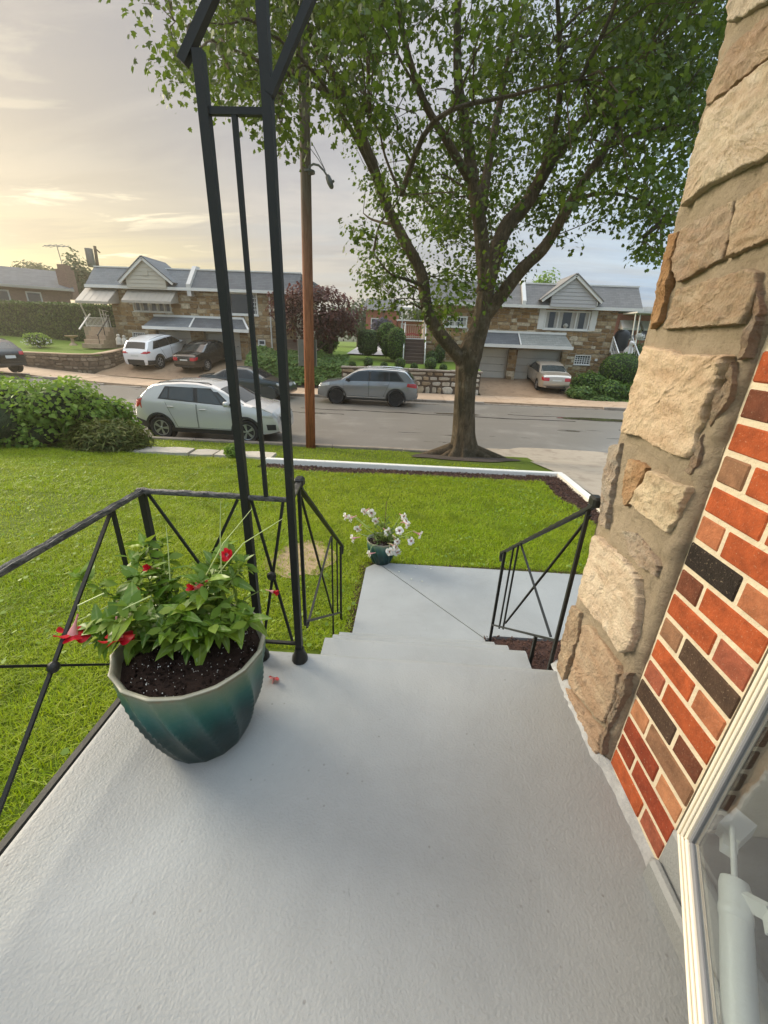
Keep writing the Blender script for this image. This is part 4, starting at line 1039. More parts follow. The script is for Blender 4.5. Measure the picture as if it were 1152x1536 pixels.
fp = root('fallen_petals', 'few white petals scattered on the lower walkway by the small planter', 'petals', (.1, 3.5, LZ)); q_ = np.array([tuple(px_ray(x, y)*(LZ+.008)/px_ray(x, y).z) for x, y in ((618, 868), (648, 850), (622, 851), (645, 853), (600, 858), (632, 872))]); scatter('petal', QUADP, [(0, 1, 2, 3)], q_, frames(np.array([(.2, .1, 1)]*6)), np.full(6, .022), MAT_WHITEP, fp)
MB().tube([on_y(577, 830, 3.76), on_y(577, 790, 3.8), on_y(580, 752, 3.85)], [.005, .004, .003], 6).build('cane', simple('brown_cane', (.14, .09, .045), .7), wp)

# ============================================================ FOLIAGE HELPERS
QUAD_V, QUAD_F = [(0, 0, 0), (.42, .5, .10), (0, 1, -.05), (-.42, .5, .10)], [(0, 1, 2, 3)]
MAPLE_V = [(0, 0, 0), (.16, .14, .02), (.50, .16, -.03), (.30, .42, .03), (.46, .62, -.02), (.20, .66, .03), (0, 1, -.10), (-.20, .66, .03), (-.46, .62, -.02), (-.30, .42, .03), (-.50, .16, -.03), (-.16, .14, .02)]
MAPLE_F = [(0, 1, 2), (0, 2, 3), (0, 3, 5), (3, 4, 5), (0, 5, 6), (0, 6, 7), (0, 7, 9), (7, 8, 9), (0, 9, 10), (0, 10, 11)]
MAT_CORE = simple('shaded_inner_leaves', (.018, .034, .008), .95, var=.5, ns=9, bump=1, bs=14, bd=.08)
MAT_TWIG = simple('twig_bark', (.10, .07, .045), .9, var=.4, ns=8)
def ell_pts(n, shape, shell=.75, p=2.0):
    """points inside a superellipsoid, biased to the outside"""
    d = rng.normal(0, 1, (n, 3)); d /= (np.abs(d)**p).sum(1, keepdims=True)**(1/p)
    r_ = shell+(1-shell)*rng.uniform(0, 1, (n, 1))
    return d*r_*np.asarray(shape), d
def shrub(name, label, cat, c, rad, n, size, mat, p=2.0, shell=.82, lump=.12, core=True, group=None, up=.3, tv=QUAD_V, tf=QUAD_F, half=True, stem=True, rot=None):
    c = Vector(c); r = root(name, label, cat, (c.x, c.y, c.z-rad[2]), group)
    P_, d = ell_pts(n, rad, shell, p)
    q = 1+lump*2*vnoise(d[:, 0]*2+d[:, 2]*1.3, d[:, 1]*2-d[:, 2], 1.7, int(c.x*10) % 17)+lump*vnoise(d[:, 0]*5, d[:, 2]*5+d[:, 1]*3, 1.6, 3)
    P_ = P_*q[:, None]
    if half: P_[:, 2] = np.maximum(P_[:, 2], -rad[2]*.98)
    nr = d+rng.normal(0, .55, (n, 3)); nr[:, 2] += up
    scatter('foliage', tv, tf, P_+np.array(c), frames(nr), rng.uniform(size*.6, size*1.25, n), mat, r)
    if core:
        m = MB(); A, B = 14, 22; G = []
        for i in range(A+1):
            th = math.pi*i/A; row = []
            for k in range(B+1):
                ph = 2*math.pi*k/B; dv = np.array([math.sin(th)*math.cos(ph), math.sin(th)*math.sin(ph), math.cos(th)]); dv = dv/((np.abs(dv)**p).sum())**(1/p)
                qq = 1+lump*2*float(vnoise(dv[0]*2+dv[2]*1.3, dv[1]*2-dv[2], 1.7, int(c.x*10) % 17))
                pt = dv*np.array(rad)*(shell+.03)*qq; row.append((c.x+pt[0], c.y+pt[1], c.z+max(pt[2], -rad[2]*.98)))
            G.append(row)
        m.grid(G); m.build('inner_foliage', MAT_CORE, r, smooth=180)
    if stem: MB().tube([(c.x, c.y, c.z-rad[2]-.15), (c.x+.02, c.y, c.z-rad[2]*.2)], [max(.02, rad[0]*.09), max(.012, rad[0]*.05)], 7).build('stem', MAT_TWIG, r)
    return r
def lobed_bush(name, label, cat, c, rad, nl, n, size, mat, up=.5, seed=1):
    """a loose shrub: many leafy lobes heaped on an irregular body"""
    rr = random.Random(seed); c = Vector(c); r = root(name, label, cat, (c.x, c.y, c.z-rad[2])); P_, N_ = [], []; m = MB()
    for i in range(nl):
        a = rr.uniform(0, 6.283); q = rr.uniform(.15, 1)**.5; h = rr.uniform(-.75, .95)*math.sqrt(max(.05, 1-q*q*.75))
        o = np.array((c.x+rad[0]*.78*q*math.cos(a), c.y+rad[1]*.78*q*math.sin(a), c.z+rad[2]*.72*h)); s = rr.uniform(.24, .44)*min(rad[0], rad[2]*1.6); R3 = np.array((s*rr.uniform(.9, 1.4), s, s*rr.uniform(.7, 1.05)))
        k = int(n/nl*(s/(.34*min(rad[0], rad[2]*1.6)))**2); d = rng.normal(0, 1, (k, 3)); d /= np.linalg.norm(d, axis=1, keepdims=True); p = d*R3*rng.uniform(.72, 1.12, (k, 1))+o
        p[:, 2] = np.maximum(p[:, 2], c.z-rad[2]); P_.append(p); nn = d+rng.normal(0, .55, (k, 3)); nn[:, 2] += up; N_.append(nn)
        m.lathe([(R3[0]*.56*math.sin(t_), -R3[2]*.56*math.cos(t_)) for t_ in np.linspace(.15, 2.99, 7)], 9, tuple(o))
    P_ = np.concatenate(P_); scatter('foliage', QUAD_V, QUAD_F, P_, frames(np.concatenate(N_)), rng.uniform(size*.6, size*1.3, len(P_)), mat, r)
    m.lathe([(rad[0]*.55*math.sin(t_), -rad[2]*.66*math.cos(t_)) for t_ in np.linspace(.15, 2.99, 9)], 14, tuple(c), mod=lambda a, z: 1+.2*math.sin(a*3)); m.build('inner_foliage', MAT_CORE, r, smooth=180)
    MB().tube([(c.x, c.y, c.z-rad[2]-.1), (c.x+.05, c.y, c.z)], [.06, .03], 7).build('stem', MAT_TWIG, r); return r
L_BUSH = leafmat('bright_shrub_leaves', (.085, .17, .014), (.17, .28, .024), (.30, .40, .06), tr=.42)
L_JUN = leafmat('juniper_needles', (.060, .095, .014), (.12, .15, .022), (.20, .19, .045), tr=.28)
L_BOX = leafmat('boxwood_leaves', (.042, .10, .010), (.08, .165, .014), (.15, .24, .03), tr=.3)
L_YEW = leafmat('yew_needles', (.034, .075, .013), (.06, .115, .018), (.11, .17, .028), tr=.3)
L_IVY = leafmat('ivy_leaves', (.045, .105, .014), (.10, .18, .024), (.19, .27, .055), tr=.25)
L_RED = leafmat('purple_maple_leaves', (.055, .018, .018), (.11, .036, .030), (.20, .075, .055), tr=.35)
L_TREE = leafmat('maple_leaves', (.036, .070, .004), (.082, .132, .009), (.20, .26, .03), tr=.45, rough=.5)
L_FAR = leafmat('distant_leaves', (.030, .055, .018), (.055, .09, .03), (.09, .12, .045))

# ============================================================ STREET TREE
def m_bark():
    k = NT('maple_bark'); v = k.mapped((13, 13, 1.7)); n = k.noise(1.6, 9, .75, 1.3, v); big = k.noise(1.5, 6)
    c = k.ramp(n, [(.30, (.045, .030, .018)), (.50, (.15, .105, .063)), (.72, (.27, .195, .12))])
    c = k.mix(k.ramp(big, [(.38, 0.), (.62, .75)]), c, (.055, .048, .028)); c = k.mix(k.ramp(k.noise(5, 6, .7), [(.55, 0.), (.7, .5)]), c, (.30, .25, .18))
    return k.end(k.pbr(c, .92, 0, .25, k.bump(n, 1.0, .09)))
MAT_BARK = m_bark()
TX, TY, TZ = 1.62, 11.1, -2.96
tree = root('maple_tree', 'big spreading green maple at the kerb with a forked trunk and flared roots', 'tree', (TX, TY, TZ))
def spl(pts, n=8):
    """Catmull-Rom through the points"""
    P_ = [Vector(p) for p in pts]; P_ = [P_[0]*2-P_[1]]+P_+[P_[-1]*2-P_[-2]]; out = []
    for i in range(1, len(P_)-2):
        a, b, c, d = P_[i-1:i+3]
        for j in range(n):
            t_ = j/n; out.append(((b*2)+(c-a)*t_+(a*2-b*5+c*4-d)*t_*t_+(b*3-a-c*3+d)*t_**3)*.5)
    out.append(P_[-2]); return out
# trunk with buttress roots
ax = spl([(TX, TY, TZ-.25), (TX+.0, TY, TZ+.35), (on_y(697, 600, TY).x, TY, on_y(697, 600, TY).z), on_y(703, 540, TY), on_y(722, 480, 11.15), on_y(731, 421, 11.2)], 12)
rad = np.interp(np.arange(len(ax))/(len(ax)-1), [0, .08, .2, .35, .5, .62, .75, 1], [.74, .52, .315, .265, .26, .31, .235, .17])
G = []; NB = 48
for i, (p, r_) in enumerate(zip(ax, rad)):
    fl = max(0, 1-(p.z-TZ)/.75)**1.5; row = []
    for k in range(NB+1):
        a = 2*math.pi*k/NB
        b = 1+fl*(.55*max(0, math.cos(a*3+.6))**2+.45*max(0, math.cos(a*5+2.0))**3)+.07*float(vnoise(math.cos(a)*2.5+p.z*1.2, math.sin(a)*2.5, 1.5, 3))+.035*math.sin(a*9+p.z*1.3)
        row.append((p.x+r_*b*math.cos(a), p.y+r_*b*math.sin(a), p.z))
    row[-1] = row[0]; G.append(row)
mt = MB().grid(G)
trunk = mt.build('trunk', MAT_BARK, tree, smooth=180)
m = MB()
for a, L, w in ((3.3, 1.5, .20), (-.25, 1.55, .20), (3.9, 1.2, .15), (-.75, 1.15, .17), (4.6, .95, .15), (2.6, 1.0, .12), (.5, 1.0, .12)):
    q = []
    for j in range(7):
        t_ = j/6; d = .25+L*t_; x = TX+d*math.cos(a+.16*math.sin(t_*4)); y = TY+d*.42*math.sin(a)-.10*t_
        q.append((x, y, float(verge_z(x, min(y, 11.2)))+.16*(1-t_)-.20*t_))
    m.tube(q, [w*(1-.93*j/6) for j in range(7)], 10)
m.build('roots', MAT_BARK, tree, smooth=180)
LIMB = [
 ([(700, 552, 11.08), (683, 529, 11.0), (645, 478, 10.9), (632, 411, 10.8), (606, 360, 10.7), (580, 308, 10.6), (560, 247, 10.5), (520, 150, 10.3), (470, 60, 10.0), (430, -40, 9.8)], .185, .05),
 ([(722, 480, 11.15), (745, 452, 11.1), (781, 406, 11.0), (817, 370, 10.9), (848, 318, 10.8), (873, 277, 10.7), (909, 221, 10.6), (950, 140, 10.4), (985, 60, 10.2)], .185, .05),
 ([(726, 440, 11.2), (755, 349, 11.5), (791, 303, 11.8), (827, 241, 12.1), (868, 190, 12.4), (909, 139, 12.6), (960, 50, 12.9), (1000, -40, 13.2)], .21, .06),
 ([(729, 430, 11.2), (719, 329, 11.2), (709, 267, 11.3), (699, 195, 11.4), (688, 128, 11.5), (686, 51, 11.6), (690, -60, 11.7)], .19, .06),
 ([(708, 275, 11.3), (700, 262, 11.2), (673, 216, 10.9), (637, 154, 10.5), (611, 77, 10.1), (590, -20, 9.8)], .12, .04),
 ([(722, 320, 11.2), (735, 231, 11.7), (750, 154, 12.2), (765, 77, 12.7), (791, -10, 13.1)], .12, .04),
 ([(800, 290, 11.85), (817, 247, 11.6), (837, 170, 11.3), (840, 77, 11.0), (835, -20, 10.7)], .10, .035),
 ([(640, 430, 10.85), (612, 420, 10.4), (585, 410, 10.0), (560, 380, 9.7)], .05, .012),
 ([(600, 340, 10.7), (560, 330, 11.3), (545, 320, 11.8)], .04, .012),
 ([(860, 300, 10.75), (905, 290, 10.5), (960, 300, 10.3), (1000, 330, 10.2)], .05, .012),
 ([(580, 308, 10.6), (540, 220, 9.8), (480, 120, 9.2), (420, 60, 8.8)], .06, .02),
 ([(520, 150, 10.3), (430, 110, 9.9), (340, 70, 9.6), (260, 30, 9.3)], .05, .012),
 ([(909, 221, 10.6), (960, 200, 10.3), (1010, 190, 10.0), (1060, 180, 9.7)], .05, .014),
]
limb_pts = []; 
for pts, r0, r1 in LIMB:
    q = spl([on_y(*p) for p in pts], 7); n = len(q)
    rr = [r0+(r1-r0)*(i/(n-1))**.8 for i in range(n)]
    rr = [x*(1+.10*float(vnoise(i, r0*50, .6, 2))) for i, x in enumerate(rr)]
    MB().tube(q, rr, 12).build('limb', MAT_BARK, tree, smooth=180)
    limb_pts += [(p, r_) for p, r_ in zip(q[2:], rr[2:])]
# crown: clusters through the volume, held to the outline seen from the porch
def inpoly(px_, py_, poly):
    ins = np.zeros(len(px_), bool); n = len(poly)
    for i in range(n):
        x0, y0 = poly[i]; x1, y1 = poly[(i+1) % n]
        c = ((y0 > py_) != (y1 > py_)) & (px_ < (x1-x0)*(py_-y0)/(y1-y0+1e-9)+x0); ins ^= c
    return ins
CRV, CUV, CFV = np.array(CR), np.array(CU), np.array(CF)
def to_px(P_):
    d = P_@CFV; d = np.where(d > .1, d, .1)
    return 576+F_PX*(P_@CRV)/d, 768-F_PX*(P_@CUV)/d
crown_zones = [  # outline in the photograph, share kept
 ([(640,-600),(640,120),(620,280),(600,330),(590,410),(600,455),(640,475),(690,478),(740,440),(790,380),(835,330),(880,290),(960,300),(1000,330),(1060,200),(1130,-50),(1300,-600)], .98),
 ([(200,-600),(205,10),(235,75),(262,125),(330,150),(400,165),(450,200),(500,200),(540,260),(560,310),(600,340),(640,300),(640,-600)], .85),
 ([(232,60),(240,150),(300,165),(350,150),(300,100)], .35),
 ([(380,110),(395,190),(440,245),(490,240),(500,150)], .7),
 ([(545,290),(535,345),(545,400),(560,440),(545,450),(600,478),(660,492),(700,470),(650,380),(600,300)], .95),
 ([(870,250),(870,330),(905,340),(930,320),(965,395),(1000,385),(1030,310),(1060,220),(1000,200)], .85),
 ([(760,395),(800,420),(850,395),(900,365),(860,330),(800,370)], .30),
 ([(480,200),(500,270),(560,300),(590,300),(560,200)], .55),
]
N0 = 52000
C0 = np.array([1.1, 11.0, 5.2]); A0 = np.array([7.6, 5.0, 6.6])
dv = rng.normal(0, 1, (N0, 3)); dv /= np.linalg.norm(dv, axis=1, keepdims=True)
Pc = C0+dv*(rng.uniform(.0, 1, (N0, 1))**.40)*A0
Pc = Pc[Pc[:, 2] > -.15]; X, Y = to_px(Pc); keep = np.zeros(len(Pc)); 
for poly, s in crown_zones: keep = np.maximum(keep, inpoly(X, Y, poly)*s)
gap = .5+vnoise(Pc[:, 0]+Pc[:, 1]*.6, Pc[:, 2]-Pc[:, 1]*.4, .95, 6)
keep = keep*np.clip((gap-.20)*3.2, .04, 1)*np.where(X < 640, .78, 1.0)
X, Y = to_px(Pc)
keep = keep*np.where((X > 600) & (X < 900) & (Y < 470), np.where(Pc[:, 1] < 11.7, .20, .62), 1)*np.where((X > 432) & (X < 486) & (Y > 70) & (Y < 330) & (Pc[:, 1] < 11.6), 0, 1)*np.where((X > 436) & (X < 530) & (Y > 185) & (Y < 310), .0, 1)
Pc = Pc[rng.uniform(0, 1, len(Pc)) < keep*.118]
tw = MB(); LP = []; LN = []; LS = []
LPl = [tuple(p) for p, _ in limb_pts]; LPp = np.array(LPl)
def nearest(c):
    d = LPp-c; dist = np.linalg.norm(d, axis=1)+np.maximum(0, LPp[:, 2]-c[2])*.7+np.maximum(0, np.hypot(LPp[:, 0]-TX, LPp[:, 1]-TY)-np.hypot(c[0]-TX, c[1]-TY))*.5
    j = int(np.argmin(dist)); return j, dist[j]
# side branches first, each from the nearest wood, so that twigs stay short
order = list(rng.permutation(len(Pc)))[:150]; new = []
order.sort(key=lambda i: nearest(Pc[i])[1])
for i in order:
    c = Vector(Pc[i]); j, dj = nearest(Pc[i])
    if dj < .7: continue
    a = Vector(LPp[j]); L = (c-a).length; out = Vector((a.x-TX, a.y-TY, 0)); out = out.normalized() if out.length > .1 else Vector((0, 0, 1))
    q = spl([a, a.lerp(c, .33)+Vector((0, 0, .16*L))+out*.05*L+Vector((random.gauss(0, .07), random.gauss(0, .07), 0))*L, a.lerp(c, .68)+Vector((0, 0, .12*L))+Vector((random.gauss(0, .07), random.gauss(0, .07), 0))*L, c], 4)
    r0 = min(.055, .012+.014*L); MB_ = [r0*(1-.8*t_/(len(q)-1)) for t_ in range(len(q))]; tw.tube(q, MB_, 6, False)
    LPl += [tuple(p) for p in q[2:]]; LPp = np.array(LPl)
for c in Pc:
    j, dj = nearest(c); a = Vector(LPp[j]); b = Vector(c); L = (b-a).length
    if L > 1.9: continue
    if L > .2:
        mid = a.lerp(b, .55)+Vector((random.gauss(0, .12)*L, random.gauss(0, .12)*L, .12*L)); r_ = min(.016, .005+.006*L)
        tw.tube([a, mid, b], [r_, r_*.7, .004], 4, False)
    k = random.randint(34, 60); s = random.uniform(.20, .38)
    off = np.clip(rng.normal(0, 1, (k, 3)), -1.5, 1.5)*np.array([s, s, s*.62])
    LP.append(c+off); nn = off*np.array([.8, .8, .2])/s+rng.normal(0, .5, (k, 3)); nn[:, 2] += .75; LN.append(nn); LS.append(rng.uniform(.050, .128, k))
tw.build('twigs', MAT_BARK, tree, fix=False)['kind'] = 'stuff'
LP = np.concatenate(LP); LN = np.concatenate(LN); LS = np.concatenate(LS)
print('maple leaves', len(LP), 'clusters', len(Pc))
crown = scatter('crown', MAPLE_V, MAPLE_F, LP, frames(LN), LS, L_TREE, tree)
# second trunk sprout leaves near the fork
# ============================================================ NEAR SHRUBS
lobed_bush('leafy_bush', 'large bright green leafy bush at the left edge of the lawn', 'bush', (-8.85, 9.1, -1.98), (2.25, 1.15, .92), 44, 17000, .105, L_BUSH, seed=4)
lobed_bush('leafy_bush', 'smaller leafy bush rising behind the spreading juniper by the road', 'bush', (-7.35, 9.5, -2.02), (.90, .70, .74), 20, 6000, .10, L_BUSH, seed=9)
shrub('juniper', 'low spreading dark juniper drooping onto the lawn beside the flagstones', 'shrub', (-6.50, 8.6, -2.30), (.85, .62, .46), 5600, .19, L_JUN, p=2, shell=.55, lump=.25, up=.7, tv=[(0, 0, 0), (.09, .5, .04), (0, 1, -.1), (-.09, .5, .04)])
shrub('small_shrub', 'tiny round green shrub between the flagstones and the white edging', 'shrub', (-3.62, 8.38, -2.36), (.19, .18, .16), 620, .055, L_BUSH, shell=.6, lump=.15)

# ============================================================ UTILITY POLE, LAMP, SIGN
def m_pole():
    k = NT('pole_wood'); s = k.sepz(); n = k.noise(3, 8, .7, .4, k.mapped((9, 9, .7)))
    z = k.math('ADD', s[2], k.math('MULTIPLY', n, 2.2))
    c = k.ramp(k.math('DIVIDE', z, 9), [(.0, (.44, .125, .048)), (.32, (.48, .16, .07)), (.62, (.34, .15, .09)), (.78, (.17, .13, .10)), (1, (.19, .16, .13))])  # redder towards the foot, greyer towards the top
    c = k.mix(k.ramp(n, [(.35, .6), (.55, 0.)]), c, (.05, .028, .018))
    return k.end(k.pbr(c, .85, 0, .3, k.bump(n, .7, .02)))
pole = root('utility_pole', 'tall reddish brown wooden utility pole at the kerb', 'utility pole', (-2.60, 11.1, -2.98))
pt = [on_y(466, 678, 11.1), on_y(461.5, 418, 11.1), on_y(455.5, 91, 11.1)]; pt.append(pt[-1]+(pt[-1]-pt[-2])*1.0); pt[0] = pt[0]+Vector((0, 0, -.2))
MB().tube(pt, [.132, .124, .112, .10], 20).build('shaft', m_pole(), pole, smooth=180)
MAT_STEEL = simple('galvanised_steel', (.17, .17, .165), .5, metal=.4, var=.3, ns=8)
MB().box(pt[2].x-1.1, pt[2].x+1.1, 10.96, 11.06, 7.6, 7.72).build('crossarm', MAT_TWIG, pole)
lm = root('street_lamp', 'small grey cobra street lamp on a curved arm from the pole', 'street lamp', on_y(464, 255, 11.1))
A = [on_y(464, 262, 11.02), on_y(464, 250, 11.0), on_y(470, 246, 10.98), on_y(478, 248, 10.96), on_y(486, 256, 10.94), on_y(492, 266, 10.92)]
MB().tube(A, [.022]*6, 8).build('arm', MAT_STEEL, lm, smooth=60)
a, b = on_y(491, 263, 10.92), on_y(498, 282, 10.90); d = (b-a).normalized(); sx = Vector((0, 1, 0)); up_ = d.cross(sx)
m = MB(); G = []
for t_, w, h in ((-.02, .02, .02), (.0, .05, .04), (.12, .075, .055), (.55, .105, .065), (.92, .10, .05), (1.0, .075, .03)):
    c = a.lerp(b, t_); G.append([tuple(c+sx*w*math.cos(q)+up_*h*math.sin(q)) for q in np.linspace(0, 2*math.pi, 13)])
m.grid(G); m.add(G[-1][:-1], [tuple(range(12))]); m.add(G[0][:-1], [tuple(range(12))[::-1]]); m.build('lamp_head', MAT_STEEL, lm, smooth=50)
c = a.lerp(b, .6); MB().tube([c+up_*.055, c+up_*.10], [.03, .022], 8).build('photocell', MAT_STEEL, lm) if up_.z > 0 else MB().tube([c-up_*.055, c-up_*.10], [.03, .022], 8).build('photocell', MAT_STEEL, lm)
MB().lathe([(.14, -.02), (.14, .02)], 16, tuple(on_y(463, 258, 11.1))).build('clamp', MAT_STEEL, lm, smooth=40)
m = MB()
for q0, q1, q2 in (((465, 222), (477, 238), (487, 254)), ((470, 218), (480, 238), (488, 256))): m.tube([on_y(*q0, 11.0), on_y(*q1, 10.98), on_y(*q2, 10.95)], .007, 4)
m.build('stay_wires', MAT_STEEL, lm)
sg = root('street_sign', 'back of a dull grey rectangular sign fixed behind the utility pole', 'sign', (-2.6, 11.26, -.45))
MAT_SIGN = simple('sign_back', (.19, .19, .17), .5, var=.2, metal=.3)
MB().cbox(-2.83, -2.375, 11.245, 11.252, -.77, -.13, .002).build('sign_plate', MAT_SIGN, sg)
for z in (-.25, -.64): MB().box(-2.75, -2.45, 11.225, 11.244, z-.02, z+.02).build('bracket', MAT_STEEL, sg)
m = MB(); m.cbox(-2.845, -2.835, 11.235, 11.262, -.78, -.12, .002); m.cbox(-2.370, -2.360, 11.235, 11.262, -.78, -.12, .002); m.build('sign_edge', simple('pale_sign_edge', (.38, .37, .33), .5, var=.15), sg)

# ============================================================ CARS
def m_carpaint(name, col, metal=.35, rough=.28):
    k = NT(name); n = k.noise(3, 4); f = k.noise(900, 2)
    c = k.mix(k.math('MULTIPLY', n, .3), col, tuple(x*.82 for x in col))
    return k.end(k.pbr(c, rough, metal, .5, k.bump(f, .02, .001), 1.0))
MAT_CGLASS = simple('car_glass', (.018, .022, .023), .05, spec=.65, var=.2)
MAT_CGLASSL = simple('car_glass_pale', (.035, .045, .045), .05, spec=.85, var=.25)
MAT_TYRE = simple('tyre_rubber', (.016, .016, .016), .8, var=.3, bump=.2)
MAT_RIMM = simple('alloy_rim', (.42, .42, .41), .3, metal=.7, var=.1)
MAT_RIMB = simple('black_alloy_rim', (.022, .022, .023), .3, metal=.5, var=.2)
MAT_CLAD = simple('black_plastic_trim', (.022, .022, .022), .6, var=.25, bump=.15)
MAT_TAIL = simple('red_tail_lamp', (.42, .012, .018), .12, spec=.6, var=.15, coat=.5)
MAT_HEAD = simple('clear_head_lamp', (.50, .50, .47), .08, metal=.3, spec=.7, var=.2, coat=.6)
MAT_PLATE = simple('number_plate', (.55, .56, .52), .45, var=.15, ns=30)
MAT_CHROME = simple('chrome_trim', (.60, .60, .58), .15, metal=.9, var=.05)
MAT_SEAM = simple('panel_gap', (.012, .012, .012), .8)
def interp_prof(prof, x):
    xs_ = [p[0] for p in prof]; ys_ = [p[1] for p in prof]; return float(np.interp(x, xs_, ys_))
WHEELS = {}
def wheel_meshes(r, spokes, style):
    if (r, spokes, style) in WHEELS: return WHEELS[(r, spokes, style)]
    w = .105
    ty = MB().lathe([(r*.66, -w*.75), (r*.90, -w), (r*.985, -w*.82), (r, -w*.4), (r, w*.4), (r*.985, w*.82), (r*.90, w), (r*.66, w*.75)], 36, axis='y')
    ty = np_mesh('tyre', ty.v, ty.f, 40)
    m = MB().lathe([(r*.69, -w*.70), (r*.69, w*.5), (r*.66, w*.86), (r*.60, w*.80), (r*.58, w*.25), (.01, w*.20)], 36, axis='y')
    for k in range(spokes):
        a = 2*math.pi*k/spokes
        for q in ((-.10, .10) if style == 'split' else (0,)):
            ca, sa = math.cos(a+q*1.2), math.sin(a+q*1.2); cb, sb = math.cos(a+q*.2), math.sin(a+q*.2)
            m.beam((r*.10*cb, w*.74, r*.10*sb), (r*.63*ca, w*.78, r*.63*sa), r*(.10 if style == 'split' else .17), w*.22, (0, 1, 0))
    m.lathe([(r*.13, w*.45), (r*.14, w*.80), (r*.10, w*.95), (.004, w*.97)], 16, axis='y')
    rim = np_mesh('rim', m.v, m.f, 35)
    WHEELS[(r, spokes, style)] = (ty, rim); return ty, rim
import bmesh
def car(name, label, loc, yaw, sp, pitch=0, group='cars parked along the street and drives'):
    """local frame: x forward, y left, z up, origin on the ground under the middle"""
    r = root(name, label, 'car', loc, group, (0, 0, 0)); r.rotation_mode = 'XYZ'
    r.rotation_euler = (Matrix.Rotation(yaw, 3, 'Z') @ Matrix.Rotation(-pitch, 3, 'Y')).to_euler()
    L, W, wr, WB, ro = sp['L'], sp['W'], sp['wr'], sp['WB'], sp['ro']
    x_off = -L/2; prof, belt = sp['prof'], sp['belt']; paint = sp['paint']
    top = lambda x: interp_prof(prof, x); bel = lambda x: interp_prof(belt, x)
    bot = lambda x: float(np.interp(x, [0, .35, .8, L-.9, L-.3, L], [.36, .27, .22, .22, .25, .33]))
    def wb(x):
        q = abs(2*x/L-1); return W/2*(1-.05*q**3-.16*max(0, q-.80)**1.6*9)
    def ring(x):
        zt, zb = top(x), bot(x); b = min(bel(x), zt-.03); w = wb(x); tum = sp.get('tum', .34)
        gh = max(0, zt-b); wr_ = max(.2, w-.025-tum*gh) if gh > .06 else w-.03
        zm = zb+(b-zb)*.55
        return [(0, zb), (w*.80, zb), (w*.945, zb+.05), (w*.985, zb+.16), (w, zm), (w*.995, b-.10), (w*.972, b), (w*.972+(wr_-w*.972)*.55, b+gh*.55), (wr_+.015, zt-.065 if gh > .12 else zt-.012), (wr_-.045, zt-.018), (wr_-.13, zt), (wr_*.5, zt+.018), (0, zt+.024)]
    xs_ = sorted(set([p[0] for p in prof]+[round(q, 3) for q in np.linspace(0, L, 46)]))
    G = []
    for x in xs_:
        h = ring(x); G.append([(x+x_off, y, z) for y, z in h]+[(x+x_off, -y, z) for y, z in h[-2:0:-1]])
    n = len(G[0]); m = MB(); 
    for g in G: m.v += g
    for i in range(len(G)-1):
        for k in range(n): m.f.append((i*n+k, i*n+(k+1) % n, (i+1)*n+(k+1) % n, (i+1)*n+k))
    m.f.append(tuple(range(n))[::-1]); m.f.append(tuple((len(G)-1)*n+k for k in range(n)))
    me = np_mesh('body', m.v, m.f, 180)
    bm = bmesh.new(); bm.from_mesh(me); bmesh.ops.recalc_face_normals(bm, faces=bm.faces); bm.to_mesh(me); bm.free()
    body = link('body', me, paint, r)
    wx = [ro+x_off, ro+WB+x_off]
    cut = MB()
    for x in wx:
        for s in (-1, 1): cut.lathe([(wr*1.16, s*(W/2-.27)), (wr*1.16, s*(W/2+.2))], 30, (x, 0, wr), 'y')
    cme = np_mesh('cut', cut.v, cut.f)
    bm = bmesh.new(); bm.from_mesh(cme); bmesh.ops.recalc_face_normals(bm, faces=bm.faces); bm.to_mesh(cme); bm.free()
    co = bpy.data.objects.new('cut', cme); COL.objects.link(co); co.parent = r
    md = body.modifiers.new('b', 'BOOLEAN'); md.operation = 'DIFFERENCE'; md.object = co; md.solver = 'EXACT'
    bpy.context.view_layer.update(); dg = bpy.context.evaluated_depsgraph_get()
    nm = bpy.data.meshes.new_from_object(body.evaluated_get(dg)); body.modifiers.clear(); body.data = nm; nm.name = 'body'
    if not nm.materials: nm.materials.append(paint)
    nm.polygons.foreach_set('use_smooth', np.ones(len(nm.polygons), bool)); nm.set_sharp_from_angle(angle=R(32))
    bpy.data.objects.remove(co)
    def ys(x, z):
        h = ring(x)[2:11]; zz = [p[1] for p in h]; yy = [p[0] for p in h]
        return float(np.interp(z, zz, yy))
    def side(nm_, q, mat, off=.004, parent=None, nx=7, nz=4, sides=(-1, 1)):
        """bilinear patch on the flank; q: lower rear, lower front, upper front, upper rear (x from the rear bumper)"""
        out = None
        for s in sides:
            G = []
            for i in range(nx+1):
                u = i/nx; row = []
                for j in range(nz+1):
                    v = j/nz
                    x = (q[0][0]*(1-u)+q[1][0]*u)*(1-v)+(q[3][0]*(1-u)+q[2][0]*u)*v
                    z = (q[0][1]*(1-u)+q[1][1]*u)*(1-v)+(q[3][1]*(1-u)+q[2][1]*u)*v
                    row.append((x+x_off, s*(ys(x, z)+off), z))
                G.append(row)
            out = MB().grid(G).build(nm_, mat, parent or r, smooth=180); 
        return out
    def topp(nm_, xa, xb, fa, fb, mat, off=.006, parent=None, n=8):
        G = []
        for i in range(n+1):
            x = xa+(xb-xa)*i/n; h = ring(x); w = (h[9][0])*(fa+(fb-fa)*i/n); row = []
            for j in range(9):
                y = w*(-1+j/4); z = float(np.interp(abs(y), [p[0] for p in h[:7:-1]], [p[1] for p in h[:7:-1]]))
                row.append((x+x_off, y, z+off))
            G.append(row)
        return MB().grid(G).build(nm_, mat, parent or r, smooth=180)
    xr_tab = [(top(x), x) for x in np.linspace(0, sp['rearx'], 40)]
